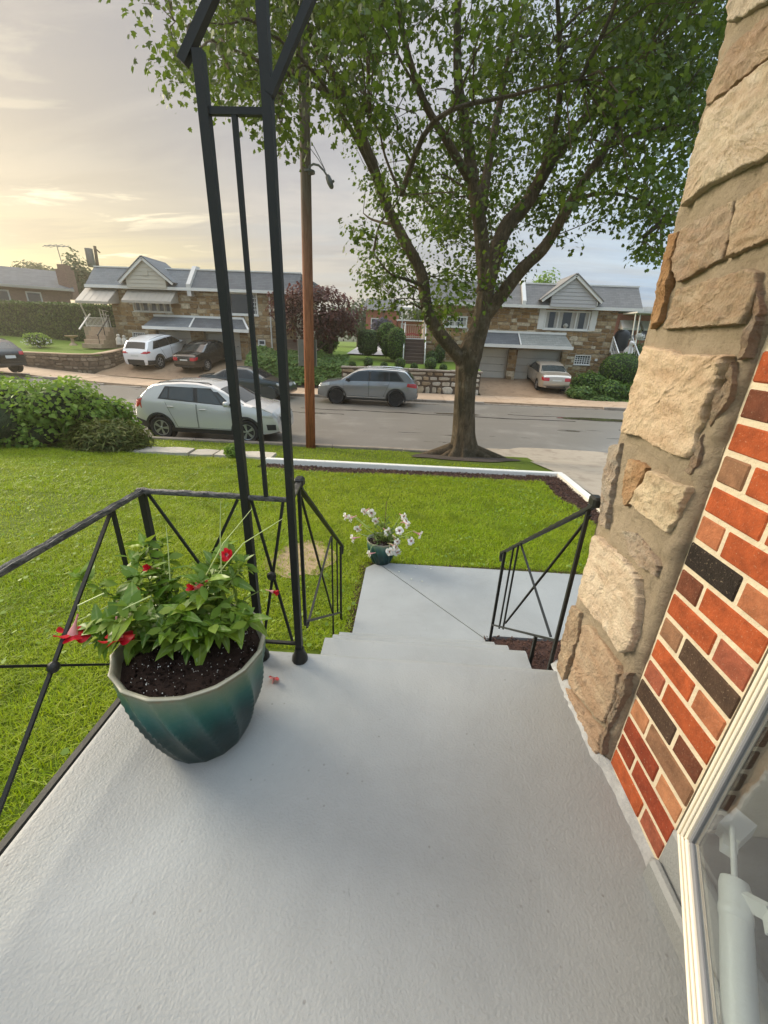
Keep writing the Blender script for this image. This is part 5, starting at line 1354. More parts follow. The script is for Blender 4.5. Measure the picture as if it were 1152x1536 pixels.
    def xrear(y, z):
        zz = [t_[0] for t_ in xr_tab]; xx = [t_[1] for t_ in xr_tab]
        x = float(np.interp(z, zz, xx)) if z > zz[0] else 0
        while wb(x) < abs(y)+.002 and x < .6: x += .01
        return x
    xf_tab = [(top(x), x) for x in np.linspace(L, L-.6, 40)]
    def xfront(y, z):
        zz = [t_[0] for t_ in xf_tab]; xx = [t_[1] for t_ in xf_tab]
        x = float(np.interp(z, zz, xx)) if z > zz[0] else L
        while wb(x) < abs(y)+.002 and x > L-.6: x -= .01
        return x
    def endp(nm_, y0, y1, z0, z1, mat, off=.006, front=False, both=False, z0b=None, z1b=None):
        for s in ((-1, 1) if both else (1,)):
            G = []
            for i in range(7):
                y = y0+(y1-y0)*i/6; row = []
                a = z0+((z0b if z0b is not None else z0)-z0)*i/6; b = z1+((z1b if z1b is not None else z1)-z1)*i/6
                for j in range(4):
                    z = a+(b-a)*j/3; x = xfront(y, z)+off if front else xrear(y, z)-off; row.append((x+x_off, s*y, z))
                G.append(row)
            o_ = MB().grid(G).build(nm_, mat, r, smooth=180)
        return o_
    gl = sp.get('glass', MAT_CGLASS)
    # black band behind the side glass, then the panes
    for q in sp['band']: side('window_surround', q, MAT_CLAD if not sp.get('bandpaint') else paint, .003, nx=10)
    for q in sp['panes']: side('window', q, gl, .008)
    topp('windscreen', *sp['ws'], sp.get('wsglass', gl)); topp('rear_window', *sp['rw'], sp.get('rwglass', gl))
    for q in sp['doors']:
        side('door_gap', [(q[0][0]-.012, q[0][1]-.012), (q[1][0]+.012, q[1][1]-.012), (q[2][0]+.012, q[2][1]), (q[3][0]-.012, q[3][1])], MAT_SEAM, .002, nz=6)
        d_ = side('door', q, paint, .006, nz=6)
        hx = q[3][0]+.06; hz = bel(hx)-.11
        for s in (-1, 1):
            y = ys(hx+.1, hz)
            MB().cbox(hx+x_off, hx+.20+x_off, min(s*(y+.012), s*(y+.032)), max(s*(y+.012), s*(y+.032)), hz-.014, hz+.014, .006).build('handle', sp.get('handle', paint), d_)
    if sp.get('clad'):
        for q in sp['clad']: side('sill_trim', q, MAT_CLAD, .010, nx=10)
        for i, x in enumerate(wx):
            for s in (-1, 1):
                G = []
                for k in range(23):
                    a = -.25+(math.pi+.5)*k/22; row = []
                    for rr in (wr*1.14, wr*1.34):
                        px_, pz_ = x-x_off+rr*math.cos(a), max(bot(x-x_off)+.02, wr+rr*math.sin(a)); row.append((px_+x_off, s*(ys(px_, pz_)+.016), pz_))
                    G.append(row)
                MB().grid(G).build('arch_trim', MAT_CLAD, r, smooth=180)
    for q in sp.get('extra_side', []): side(q[0], q[1], q[2], q[3] if len(q) > 3 else .008)
    for q in sp.get('rear', []): endp(*q[:6], **(q[6] if len(q) > 6 else {}))
    for q in sp.get('front', []): endp(*q[:6], front=True, **(q[6] if len(q) > 6 else {}))
    ty, rim = wheel_meshes(wr, sp.get('spokes', 5), sp.get('style', 'split'))
    for x in wx:
        for s in (-1, 1):
            wo = link('wheel', ty, MAT_TYRE, r); wo.location = (x, s*(W/2-.125), wr); wo.rotation_euler = (0, random.uniform(0, 6), 0 if s > 0 else math.pi)
            rm = link('rim', rim, None, wo)
            if not rim.materials: rim.materials.append(MAT_RIMM)
            rm.material_slots[0].link = 'OBJECT'; rm.material_slots[0].material = sp.get('rimmat', MAT_RIMM)
            MB().lathe([(wr*1.15, s*(W/2-.26)), (wr*1.15, s*(W/2-.03))], 24, (x, 0, wr), 'y', cap=False).build('wheel_well', MAT_SEAM, body)
    mx, mz = sp['mirror']
    for s in (-1, 1):
        y = ys(mx, mz)
        m_ = MB().cbox(mx-.06+x_off, mx+.08+x_off, min(s*(y+.06), s*(y+.24)), max(s*(y+.06), s*(y+.24)), mz-.01, mz+.13, .03)
        o_ = m_.build('mirror', sp.get('mirmat', paint), r, smooth=50)
        MB().beam((mx+x_off, s*(y-.02), mz-.005), (mx+x_off, s*(y+.10), mz+.03), .05, .03).build('mirror_stalk', MAT_CLAD, o_)
    for (xa, xb, yy) in sp.get('rails', []):
        for s in (-1, 1):
            m_ = MB(); zt = max(top(xa), top(xb)); ring_y = ring((xa+xb)/2)[9][0]-.02
            m_.tube([(xa+x_off, s*ring_y, top(xa)-.01), (xa+.10+x_off, s*ring_y, top(xa)+.035), ((xa+xb)/2+x_off, s*ring_y, zt+.05), (xb-.10+x_off, s*ring_y, top(xb)+.035), (xb+x_off, s*ring_y, top(xb)-.01)], .016, 6)
            m_.build('roof_rail', yy, r, smooth=60)
    return r
def suv_profile(L, H, hood=.98, hoodx=3.0, roofx0=.55, roofx1=None, tail=.34):
    pass
# 1 small white crossover at the near kerb, facing right
P_WHITE = m_carpaint('pearl_white_paint', (.62, .605, .57), .25, .24)
WSUV = dict(L=4.25, W=1.77, wr=.335, WB=2.56, ro=.78, tum=.30, paint=P_WHITE, rearx=.62,
  prof=[(0, .62), (.03, .86), (.07, 1.00), (.18, 1.16), (.50, 1.47), (.64, 1.54), (.95, 1.60), (1.5, 1.645), (1.95, 1.64), (2.35, 1.585), (2.68, 1.455), (3.28, 1.135), (3.50, 1.09), (3.85, 1.02), (4.08, .92), (4.20, .78), (4.25, .62)],
  belt=[(0, 1.13), (1, 1.08), (2.2, 1.02), (3.3, .98), (4.25, .90)], glass=MAT_CGLASSL, spokes=5,
  band=[[(.80, 1.16), (2.98, 1.04), (2.46, 1.49), (1.02, 1.50)]],
  panes=[[(.87, 1.19), (1.10, 1.18), (1.12, 1.455), (1.04, 1.45)], [(1.14, 1.175), (1.86, 1.125), (1.84, 1.50), (1.15, 1.465)], [(1.98, 1.12), (2.66, 1.075), (2.38, 1.435), (1.96, 1.50)], [(2.71, 1.07), (2.93, 1.06), (2.50, 1.39), (2.44, 1.41)]],
  ws=(2.60, 3.30, .98, 1.04), rw=(.18, .44, .86, .86), wsglass=MAT_CGLASSL, rwglass=MAT_CGLASS,
  doors=[[(1.32, .40), (1.92, .40), (1.92, 1.055), (1.02, 1.09)], [(1.955, .40), (3.03, .40), (3.05, .99), (1.955, 1.05)]],
  clad=[[(1.12, .24), (3.02, .24), (3.02, .37), (1.12, .37)], [(.02, .40), (.45, .28), (.44, .50), (.02, .60)]],
  extra_side=[('tail_lamp', [(.05, .90), (.20, .93), (.34, 1.16), (.16, 1.12)], MAT_TAIL), ('head_lamp', [(3.72, .80), (4.12, .74), (4.10, .90), (3.70, .96)], MAT_HEAD, .010), ('fog_lamp_recess', [(3.95, .42), (4.18, .42), (4.18, .58), (3.93, .58)], MAT_CLAD)],
  rear=[('tail_lamp', .55, .84, .88, 1.10, MAT_TAIL, dict(both=True)), ('number_plate', -.26, .26, .70, .83, MAT_PLATE), ('rear_bumper_trim', -.7, .7, .38, .56, MAT_CLAD)],
  front=[('head_lamp', .42, .80, .76, .90, MAT_HEAD, dict(both=True)), ('grille', -.5, .5, .56, .78, MAT_CLAD), ('number_plate', -.26, .26, .44, .54, MAT_PLATE)], mirror=(2.86, 1.06), rails=[(.75, 2.35, MAT_CLAD)])
car('parked_car', 'small white crossover parked at the near kerb behind the iron column', (-5.70, 12.42, -2.995), R(-1.5), WSUV)
# 2 dark grey sedan at the far kerb, facing right
def sedan(L, paint, glass=MAT_CGLASS, H=1.46, **k):
    s = L/4.65
    d = dict(L=L, W=1.79, wr=.315, WB=2.70*s, ro=1.0*s, tum=.36, paint=paint, rearx=.30, glass=glass,
      prof=[(x*s, z*H/1.46) for x, z in [(0, .55), (.03, .80), (.08, .95), (.20, 1.03), (.72, 1.07), (.82, 1.09), (1.42, 1.36), (1.75, 1.435), (2.15, 1.46), (2.55, 1.43), (2.80, 1.36), (3.50, 1.00), (3.62, .975), (4.2, .89), (4.50, .78), (4.61, .62), (4.65, .52)]],
      belt=[(0, 1.0), (1.0*s, .985), (2.3*s, .95), (3.5*s, .90), (L, .82)],
      band=[[(1.02*s, 1.0), (3.28*s, .95), (2.70*s, 1.34), (1.50*s, 1.345)]],
      panes=[[(1.10*s, 1.02), (1.42*s, 1.01), (1.50*s, 1.30), (1.46*s, 1.29)], [(1.46*s, 1.01), (2.16*s, .99), (2.14*s, 1.335), (1.54*s, 1.315)], [(2.22*s, .985), (3.02*s, .965), (2.66*s, 1.31), (2.20*s, 1.335)], [(3.05*s, .965), (3.2*s, .96), (2.75*s, 1.28), (2.70*s, 1.295)]],
      ws=(2.82*s, 3.46*s, 1.0, 1.05), rw=(.86*s, 1.40*s, 1.0, .96),
      doors=[[(1.50*s, .36), (2.17*s, .36), (2.18*s, .955), (1.22*s, .975)], [(2.205*s, .36), (3.30*s, .36), (3.34*s, .905), (2.215*s, .95)]],
      extra_side=[('tail_lamp', [(.03, .74), (.22, .78), (.30, .93), (.06, .93)], MAT_TAIL), ('head_lamp', [(L-.52, .70), (L-.10, .64), (L-.14, .76), (L-.55, .82)], MAT_HEAD, .010)],
      rear=[('tail_lamp', .44, .80, .74, .92, MAT_TAIL, dict(both=True)), ('number_plate', -.26, .26, .74, .88, MAT_PLATE), ('boot_trim', -.42, .42, .895, .915, MAT_CHROME), ('rear_bumper_trim', -.55, .55, .37, .45, MAT_CLAD)],
      front=[('head_lamp', .45, .80, .64, .75, MAT_HEAD, dict(both=True)), ('grille', -.4, .4, .45, .64, MAT_CLAD)], mirror=(3.10*s, .97))
    d.update(k); return d
P_DKG = m_carpaint('dark_grey_green_paint', (.035, .045, .045), .5, .28)
car('parked_car', 'dark grey sedan at the far kerb partly behind the white crossover', (-7.78, 20.72, -2.99), R(-1), sedan(4.45, P_DKG, H=1.44, spokes=6, style='solid', wsglass=MAT_CGLASS))
# 3 grey three-row SUV at the far kerb, facing left
P_GREY = m_carpaint('platinum_grey_paint', (.27, .275, .27), .55, .22)
GSUV = dict(L=4.70, W=1.84, wr=.355, WB=2.79, ro=.98, tum=.28, paint=P_GREY, rearx=.55, rimmat=MAT_RIMB, spokes=5,
  prof=[(0, .60), (.03, .90), (.08, 1.02), (.20, 1.20), (.50, 1.52), (.62, 1.60), (.95, 1.645), (1.7, 1.672), (2.3, 1.655), (2.75, 1.585), (3.00, 1.48), (3.62, 1.12), (3.80, 1.09), (4.30, 1.02), (4.55, .92), (4.66, .78), (4.70, .58)],
  belt=[(0, 1.12), (1, 1.10), (2.4, 1.06), (3.6, 1.02), (4.7, .90)],
  band=[[(.62, 1.14), (3.38, 1.07), (2.82, 1.51), (.98, 1.54)]],
  panes=[[(.74, 1.17), (1.28, 1.15), (1.30, 1.51), (1.02, 1.50)], [(1.34, 1.15), (2.18, 1.12), (2.16, 1.545), (1.36, 1.52)], [(2.28, 1.115), (3.26, 1.085), (2.80, 1.49), (2.26, 1.54)]],
  ws=(2.98, 3.60, .97, 1.03), rw=(.22, .50, .88, .84),
  doors=[[(1.58, .42), (2.23, .42), (2.23, 1.085), (1.28, 1.11)], [(2.265, .42), (3.42, .42), (3.45, 1.03), (2.265, 1.08)]],
  clad=[[(1.42, .25), (3.36, .25), (3.36, .33), (1.42, .33)]],
  extra_side=[('chrome_strip', [(1.44, .37), (3.36, .37), (3.36, .40), (1.44, .40)], MAT_CHROME, .012), ('tail_lamp', [(.06, .86), (.50, .93), (.46, 1.06), (.10, 1.06)], MAT_TAIL), ('head_lamp', [(4.10, .84), (4.56, .76), (4.54, .90), (4.10, .98)], MAT_HEAD, .010)],
  rear=[('tail_lamp', .40, .86, .88, 1.04, MAT_TAIL, dict(both=True)), ('number_plate', -.26, .26, .80, .92, MAT_PLATE), ('rear_bumper_trim', -.7, .7, .38, .52, MAT_CLAD)],
  front=[('head_lamp', .42, .84, .78, .92, MAT_HEAD, dict(both=True)), ('grille', -.40, .40, .66, .90, MAT_CLAD), ('bumper_trim', -.75, .75, .36, .50, MAT_CLAD)], mirror=(3.22, 1.09), mirmat=MAT_CLAD, rails=[(.80, 2.60, MAT_CHROME)])
car('parked_car', 'silver grey SUV with black wheels parked facing left along the stone retaining wall', (-1.80, 20.60, -2.995), math.pi+R(-3.0), GSUV)
# 4 champagne sedan on the right drive
P_CHAMP = m_carpaint('champagne_paint', (.46, .40, .32), .35, .30)
car('parked_car', 'pale champagne sedan on the right drive in front of the garage', (8.80, 28.1-.05, -2.47), math.pi/2-R(1), sedan(4.75, P_CHAMP, H=1.47, handle=P_CHAMP, rwglass=MAT_CGLASSL), R(7.2))
# 5 white SUV on the left drive
P_WH2 = m_carpaint('bright_white_paint', (.74, .73, .71), .0, .30)
RAV = dict(GSUV); RAV.update(L=4.60, W=1.86, paint=P_WH2, rimmat=MAT_RIMM, WB=2.69, ro=.96,
  prof=[(0, .60), (.03, .92), (.08, 1.05), (.22, 1.22), (.48, 1.52), (.58, 1.62), (.95, 1.66), (1.7, 1.69), (2.3, 1.66), (2.75, 1.58), (3.00, 1.47), (3.55, 1.13), (3.75, 1.10), (4.25, 1.03), (4.48, .92), (4.56, .78), (4.60, .58)],
  clad=[[(1.40, .25), (3.26, .25), (3.26, .40), (1.40, .40)], [(.02, .36), (.62, .30), (.62, .52), (.02, .64)]],
  extra_side=[('tail_lamp', [(.06, .98), (.36, 1.02), (.30, 1.10), (.10, 1.12)], MAT_TAIL), ('head_lamp', [(4.0, .84), (4.46, .76), (4.44, .90), (4.0, .98)], MAT_HEAD, .010)],
  rear=[('tail_lamp', .44, .88, .99, 1.10, MAT_TAIL, dict(both=True)), ('number_plate', -.26, .26, .84, .97, MAT_PLATE), ('rear_bumper_trim', -.84, .84, .36, .66, MAT_CLAD), ('boot_trim', -.44, .44, 1.05, 1.075, MAT_SEAM)], mirmat=P_WH2)
car('parked_car', 'white SUV with dark lower bumper on the left drive beside the curved stone wall', (-16.05, 27.85, -1.99), math.pi/2-R(8), RAV, R(11))
# 6 dark sedan beside it
P_BLK = m_carpaint('charcoal_paint', (.030, .029, .027), .5, .26)
car('parked_car', 'charcoal sedan on the left drive beside the white SUV', (-12.95, 27.95, -2.02), math.pi/2-R(12), sedan(4.70, P_BLK, H=1.48, spokes=7, style='solid'), R(11))
# 7 black hatchback far left
P_BLK2 = m_carpaint('black_paint', (.012, .013, .013), .2, .2)
HAT = dict(WSUV); HAT.update(paint=P_BLK2, clad=None, glass=MAT_CGLASS, rwglass=MAT_CGLASSL, mirmat=P_BLK2,
  rear=[('tail_lamp', .50, .84, .88, 1.04, MAT_TAIL, dict(both=True)), ('number_plate', -.26, .26, .72, .86, MAT_PLATE), ('rear_bumper_trim', -.7, .7, .38, .50, MAT_CLAD)])
car('parked_car', 'black hatchback cut by the left edge, parked at the far kerb below the lawn wall', (-21.95, 22.1-1.0, -2.98+.62), math.pi+R(-6), HAT)

# ============================================================ HOUSES ACROSS THE STREET
def m_fieldstone(name, stops, bump=.6):
    k = NT(name); r = k.rnd_island(); c = k.ramp(r, stops, 'CONSTANT'); n = k.noise(6, 7, .7); f = k.noise(30, 6, .7)
    c = k.mix(k.math('MULTIPLY', k.ramp(n, [(.35, .75), (.7, 0.)]), .8), c, (.11, .075, .045))
    return k.end(k.pbr(c, .9, 0, .2, k.bump(f, bump, .02)))
MAT_FSTONE = m_fieldstone('fieldstone_facing', [(0, (.25, .145, .060)), (.16, (.37, .235, .11)), (.34, (.46, .325, .175)), (.52, (.29, .185, .09)), (.64, (.52, .40, .24)), (.78, (.41, .255, .11)), (.88, (.68, .57, .40))])
MAT_FMORT = simple('facade_mortar', (.33, .26, .18), .95, var=.3, ns=3, bump=.4)
MAT_RUBBLE = objcolmat('wall_rubble', .9, .45, 5, .9, 18, .03, None, .2)
MAT_WMORT = simple('dark_wall_mortar', (.115, .085, .060), .95, var=.4, ns=4, bump=.6, bs=20, bd=.03)
def stones_rect(w, h, holes, rh=(.13, .27), ln=(.22, .62), rnd=random, gap=.022):
    """rough coursed rubble: (u0,u1,v0,v1) boxes that leave the holes free"""
    out = []; v = 0
    while v < h-.04:
        q = min(rnd.uniform(*rh), h-v)
        if h-v-q < rh[0]*.7: q = h-v
        spans = [(0, w)]
        for (a, b, c, d) in holes:
            if c < v+q-.02 and d > v+.02:
                ns = []
                for s, e in spans:
                    if b <= s or a >= e: ns.append((s, e)); continue
                    if a > s: ns.append((s, a))
                    if b < e: ns.append((b, e))
                spans = ns
        for s, e in spans:
            u = s
            while u < e-.03:
                L = min(rnd.uniform(*ln)*(1.35 if rnd.random() < .12 else 1), e-u)
                if e-u-L < ln[0]*.6: L = e-u
                if q > rh[0]*1.6 and L < .5 and rnd.random() < .3:
                    m_ = q*rnd.uniform(.4, .6); out.append((u, u+L, v, v+m_)); out.append((u, u+L, v+m_, v+q))
                else: out.append((u, u+L, v, v+q))
                u += L
        v += q
    g = gap/2
    return [(a+g, b-g, c+g, d-g) for a, b, c, d in out if b-a > gap*2 and d-c > gap*2]
def stone_solid(m, s, P_, n_, out=(.015, .05), jit=.02, depth=.05):
    """P_(u,v) -> point on the face; n_ outward normal at it"""
    a, b, c, d = s; j = min(jit, (b-a)*.14, (d-c)*.14); o = random.uniform(*out)
    def q(u, v): return (u+random.uniform(-j, j), v+random.uniform(-j, j))
    cu, cv = (a+b)/2, (c+d)/2
    cut = random.uniform(.06, .22)
    pts = [q(a+(b-a)*cut, c), q(b-(b-a)*random.uniform(.05, .2), c), q(b, c+(d-c)*random.uniform(.1, .35)), q(b, d-(d-c)*random.uniform(.1, .3)), q(b-(b-a)*random.uniform(.05, .2), d), q(a+(b-a)*random.uniform(.05, .2), d), q(a, d-(d-c)*random.uniform(.1, .3)), q(a, c+(d-c)*random.uniform(.1, .3))]
    V = []
    for s_, dd_ in ((1.0, -depth), (1.0, o*.5), (.86, o)):
        for u, v in pts:
            uu, vv = cu+(u-cu)*s_, cv+(v-cv)*s_; V.append(Vector(P_(uu, vv))+Vector(n_(uu))*(dd_+random.uniform(-.004, .004)))
    n = 8; Fs = [(i*n+k, i*n+(k+1) % n, (i+1)*n+(k+1) % n, (i+1)*n+k) for i in range(2) for k in range(n)]+[tuple(range(2*n, 3*n))]
    m.add(V, Fs)
def wall_cells(m, x0, x1, z0, z1, y0, y1, holes):
    xs_ = sorted({x0, x1, *[h for q in holes for h in q[:2]]}); zs_ = sorted({z0, z1, *[h for q in holes for h in q[2:]]})
    for a, b in zip(xs_, xs_[1:]):
        for c, d in zip(zs_, zs_[1:]):
            if not any(q[0] <= (a+b)/2 <= q[1] and q[2] <= (c+d)/2 <= q[3] for q in holes): m.box(a, b, y0, y1, c, d)
def facade(parent, x0, x1, z0, z1, y, holes, rh=(.12, .32), ln=(.20, .66)):
    m = MB(); wall_cells(m, x0, x1, z0, z1, y, y+.25, holes); w = m.build('wall', MAT_FMORT, parent, fix=False)
    ms = MB()
    for s in stones_rect(x1-x0, z1-z0, [(a-x0, b-x0, c-z0, d-z0) for a, b, c, d in holes], rh, ln):
        stone_solid(ms, s, lambda u, v: (x0+u, y, z0+v), lambda u: (0, -1, 0), (.012, .06), .045)
    o = ms.build('stonework', MAT_FSTONE, parent, fix=True); o['kind'] = 'stuff'; return w
def m_shingle(name, a, b, cs=.14):
    k = NT(name); s = k.sepz(); cmb = k.n('ShaderNodeCombineXYZ'); k.l(k.math('ADD', s[0], k.math('MULTIPLY', s[1], .001)), cmb.inputs[0])
    k.l(k.math('MULTIPLY', s[2], 1.0), cmb.inputs[1])
    br = k.n('ShaderNodeTexBrick'); br.inputs['Scale'].default_value = 1; br.inputs['Brick Width'].default_value = .32; br.inputs['Row Height'].default_value = cs*.75; br.inputs['Mortar Size'].default_value = .006
    br.inputs['Color1'].default_value = (*a, 1); br.inputs['Color2'].default_value = (*b, 1); br.inputs['Mortar'].default_value = (*[x*.45 for x in a], 1); k.l(cmb.outputs[0], br.inputs[0])
    n = k.noise(1.2, 6, .65); c = k.mix(k.math('MULTIPLY', n, .5), br.outputs[0], tuple(x*1.35 for x in b))
    return k.end(k.pbr(c, .9, 0, .25, k.bump(br.outputs[1], -.5, .02)))
MAT_SH_GREY = m_shingle('grey_shingles', (.15, .145, .138), (.20, .192, .182))
MAT_SH_BLUE = m_shingle('slate_blue_shingles', (.105, .115, .122), (.15, .16, .166))
MAT_SH_DARK = m_shingle('dark_shingles', (.08, .084, .088), (.12, .124, .128))
MAT_SH_PALE = m_shingle('pale_shingles', (.20, .205, .185), (.26, .26, .235))
MAT_TRIM = simple('white_trim', (.66, .64, .59), .5, var=.10, ns=2)
MAT_SID_G = simple('grey_siding', (.40, .385, .37), .5, var=.08, ns=2)
MAT_SID_C = simple('cream_siding', (.44, .40, .32), .5, var=.08, ns=2)
MAT_GDOOR = simple('garage_door_paint', (.58, .54, .46), .55, var=.12, ns=1.5)
MAT_WGLASS = simple('house_window_glass', (.030, .036, .038), .06, spec=.6, var=.25)
MAT_CURT = simple('pale_curtain', (.42, .40, .36), .9, var=.25, ns=5, stretch=(9, 9, .6))
MAT_DARK = simple('dark_interior', (.018, .016, .014), .9)
MAT_AWN = simple('beige_metal_awning', (.35, .31, .255), .45, var=.10, ns=2)
MAT_AWN2 = simple('pale_metal_awning', (.52, .50, .46), .45, var=.10, ns=2)
MAT_PLANK = simple('brown_step_paint', (.075, .045, .030), .6, var=.3, ns=4)
def m_farbrick(name, a, b, mort):
    k = NT(name); s = k.sepz(); cmb = k.n('ShaderNodeCombineXYZ'); k.l(k.math('ADD', s[0], s[1]), cmb.inputs[0]); k.l(s[2], cmb.inputs[1])
    br = k.n('ShaderNodeTexBrick'); br.inputs['Scale'].default_value = 1; br.inputs['Brick Width'].default_value = .215; br.inputs['Row Height'].default_value = .072; br.inputs['Mortar Size'].default_value = .008
    br.inputs['Color1'].default_value = (*a, 1); br.inputs['Color2'].default_value = (*b, 1); br.inputs['Mortar'].default_value = (*mort, 1); k.l(cmb.outputs[0], br.inputs[0])
    c = k.mix(k.math('MULTIPLY', k.noise(.8, 5), .35), br.outputs[0], tuple(x*.6 for x in a)); return k.end(k.pbr(c, .9, 0, .2))
MAT_FBRICK = m_farbrick('red_far_brick', (.36, .105, .060), (.42, .15, .09), (.40, .27, .20))
MAT_FBRICK2 = m_farbrick('brown_far_brick', (.20, .115, .085), (.25, .145, .105), (.25, .19, .15))
def window(parent, x0, x1, z0, z1, y, splits, fw=.07, glass=None, curtain=False, bars=None, mat=None):
    """white frame standing in the wall, each pane a sub-part"""
    mat = mat or MAT_TRIM; m = MB()
    m.box(x0, x1, y-.05, y+.10, z0, z0+fw); m.box(x0, x1, y-.05, y+.10, z1-fw, z1); m.box(x0, x0+fw, y-.048, y+.10, z0+fw, z1-fw); m.box(x1-fw, x1, y-.048, y+.10, z0+fw, z1-fw)
    m.box(x0-.04, x1+.04, y-.10, y-.002, z0-.05, z0-.001)
    xs_ = [x0+fw]+[x0+(x1-x0)*s for s in splits]+[x1-fw]
    for s in xs_[1:-1]: m.box(s-fw*.45, s+fw*.45, y-.045, y+.10, z0+fw, z1-fw)
    w = m.build('window', mat, parent)
    for a, b in zip(xs_, xs_[1:]):
        MB().box(a+fw*.3, b-fw*.3, y+.045, y+.055, z0+fw*.9, z1-fw*.9).build('pane', glass or MAT_WGLASS, w)
    MB().box(x0+.01, x1-.01, y+.235, y+.245, z0+.01, z1-.01).build('room', MAT_DARK, w)
    if curtain:
        m = MB()
        for a, b in zip(xs_, xs_[1:]):
            for s, e_ in ((a+.01, a+(b-a)*.26), (b-(b-a)*.26, b-.01)):
                G = [[(s+(e_-s)*i/10, y+.038+.006*math.sin(i*2.4), z) for z in (z0+fw, z1-fw)] for i in range(11)]; m.grid(G)
        m.build('curtain', MAT_CURT, w)
    if bars:
        m = MB()
        for i in range(1, bars[0]): xx = x0+fw+(x1-x0-2*fw)*i/bars[0]; m.box(xx-.018, xx+.018, y+.015, y+.044, z0+fw, z1-fw)
        for i in range(1, bars[1]): zz = z0+fw+(z1-z0-2*fw)*i/bars[1]; m.box(x0+fw, x1-fw, y+.012, y+.040, zz-.018, zz+.018)
        m.build('glazing_bars', mat, w)
    return w
def garage(parent, x0, x1, z0, z1, y, n=4, cols=4):
    d = root('garage_door', None, None, ((x0+x1)/2, y, z0)); d.parent = parent; d.location = Vector(((x0+x1)/2, y, z0))-OFF[parent.name]; OFF[d.name] = OFF[parent.name]+d.location
    for i in range(n):
        a, b = z0+(z1-z0)*i/n, z0+(z1-z0)*(i+1)/n
        MB().cbox(x0+.005, x1-.005, y, y+.05, a+.006, b-.006, .012).build('panel', MAT_GDOOR, d)
    MB().box(x1-.30, x1-.18, y-.03, y, z0+.85, z0+.88).build('handle', MAT_STEEL, d)
    m = MB(); m.box(x0-.06, x0, y-.03, y+.06, z0, z1+.06); m.box(x1, x1+.06, y-.03, y+.06, z0, z1+.06); m.box(x0, x1, y-.03, y+.06, z1, z1+.06); m.build('door_frame', MAT_GDOOR, d)
    return d
def mansard(parent, x0, x1, ya, yb, yc, z0, z1, mat, name='roof'):
    m = MB(); P_ = [(ya, z0-.06), (ya, z0+.05), (yb, z1), (yc, z1-.06), (yc, z0-.06)]
    m.prism([(x0, y, z) for y, z in P_], (x1-x0, 0, 0)); return m.build(name, mat, parent)
def gable(parent, xa, xl, xr, sl, sr, za, zf, zs_, y, yback, smat, rmat, nb=8):
    """front gable: boards, rakes and its own little roof. xa/za apex, xl/xr feet at zf, siding from sl to sr down to zs_"""
    dm = root('dormer', None, None, (xa, y, zs_)); dm.parent = parent; dm.location = Vector((xa, y, zs_))-OFF[parent.name]; OFF[dm.name] = Vector((xa, y, zs_))
    zz = np.linspace(zs_, za-.05, nb+1)
    def ext(z, side_):
        if side_ < 0: return max(sl, xl+(xa-xl)*(z-zf)/(za-zf)) if z > zf else sl
        return min(sr, xr+(xa-xr)*(z-zf)/(za-zf)) if z > zf else sr
    for i in range(nb):
        a, b = zz[i], zz[i+1]; A = [(ext(a, -1), a), (ext(a, 1), a), (ext(b, 1), b), (ext(b, -1), b)]
        m = MB(); V = [(x, y-(.035 if z == a else .012), z+(.004 if z == a else 0)) for x, z in A]+[(x, y+.2, z) for x, z in A]
        m.add(V, [(0, 1, 2, 3), (4, 7, 6, 5), (0, 4, 5, 1), (1, 5, 6, 2), (2, 6, 7, 3), (3, 7, 4, 0)]); m.build('siding_board', smat, dm)
    for xf in (xl, xr):
        s = -1 if xf == xl else 1
        m = MB(); d_ = (Vector((xa, 0, za))-Vector((xf, 0, zf)))
        m._beam(Vector((xf, y-.12, zf)), Vector((xa, y-.12, za)), Vector((0, .045, 0)), Vector((d_.z, 0, -d_.x)).normalized()*.085); m.build('rake_board', MAT_TRIM, dm)
        u = Vector((-s*d_.z, 0, s*d_.x)).normalized(); u = u if u.z > 0 else -u
        p0, p1 = Vector((xf+s*.05, y-.2, zf+.04)), Vector((xa, y-.2, za+.075)); m = MB()
        m.prism([p0, p1, p1+u*.06, p0+u*.06], (0, yback-y, 0)); m.build('dormer_roof', rmat, dm)
    return dm
def shed_roof(parent, x0, x1, xt0, xt1, y0, z0, y1, z1, mat, name='garage_roof'):
    """sloping hood from the wall (y1,z1) out to (y0,z0)"""
    m = MB(); V = [(x0, y0, z0), (x1, y0, z0), (xt1, y1, z1), (xt0, y1, z1)]; B = [(x, y, z-.10) for x, y, z in V]
    m.add(V+B, [(0, 1, 2, 3), (4, 7, 6, 5), (0, 4, 5, 1), (1, 5, 6, 2), (2, 6, 7, 3), (3, 7, 4, 0)]); return m.build(name, mat, parent)
def rail_panel(parent, a, b, h, n, mat, name='railing', t_=.04):
    a, b = Vector(a), Vector(b); m = MB(); up = Vector((0, 0, h))
    m.beam(a+up, b+up, t_*1.3, t_); m.beam(a+up*.12, b+up*.12, t_, t_*.8)
    for i in range(n+1):
        p = a.lerp(b, i/n); w = t_*(1.3 if i in (0, n) else .5); m.beam(p, p+up*(1.05 if i in (0, n) else 1), w, w, (0, 1, 0))
    return m.build(name, mat, parent)
def stairs(parent, x0, x1, ya, za, yb, zb, n, mat, name='step'):
    """from (ya,za) at the bottom up to (yb,zb)"""
    for i in range(n):
        y = ya+(yb-ya)*i/n; z = za+(zb-za)*(i+1)/n; MB().cbox(x0, x1, y-.03, yb+.02, z-(zb-za)/n-.02, z, .01).build(name, mat, parent)

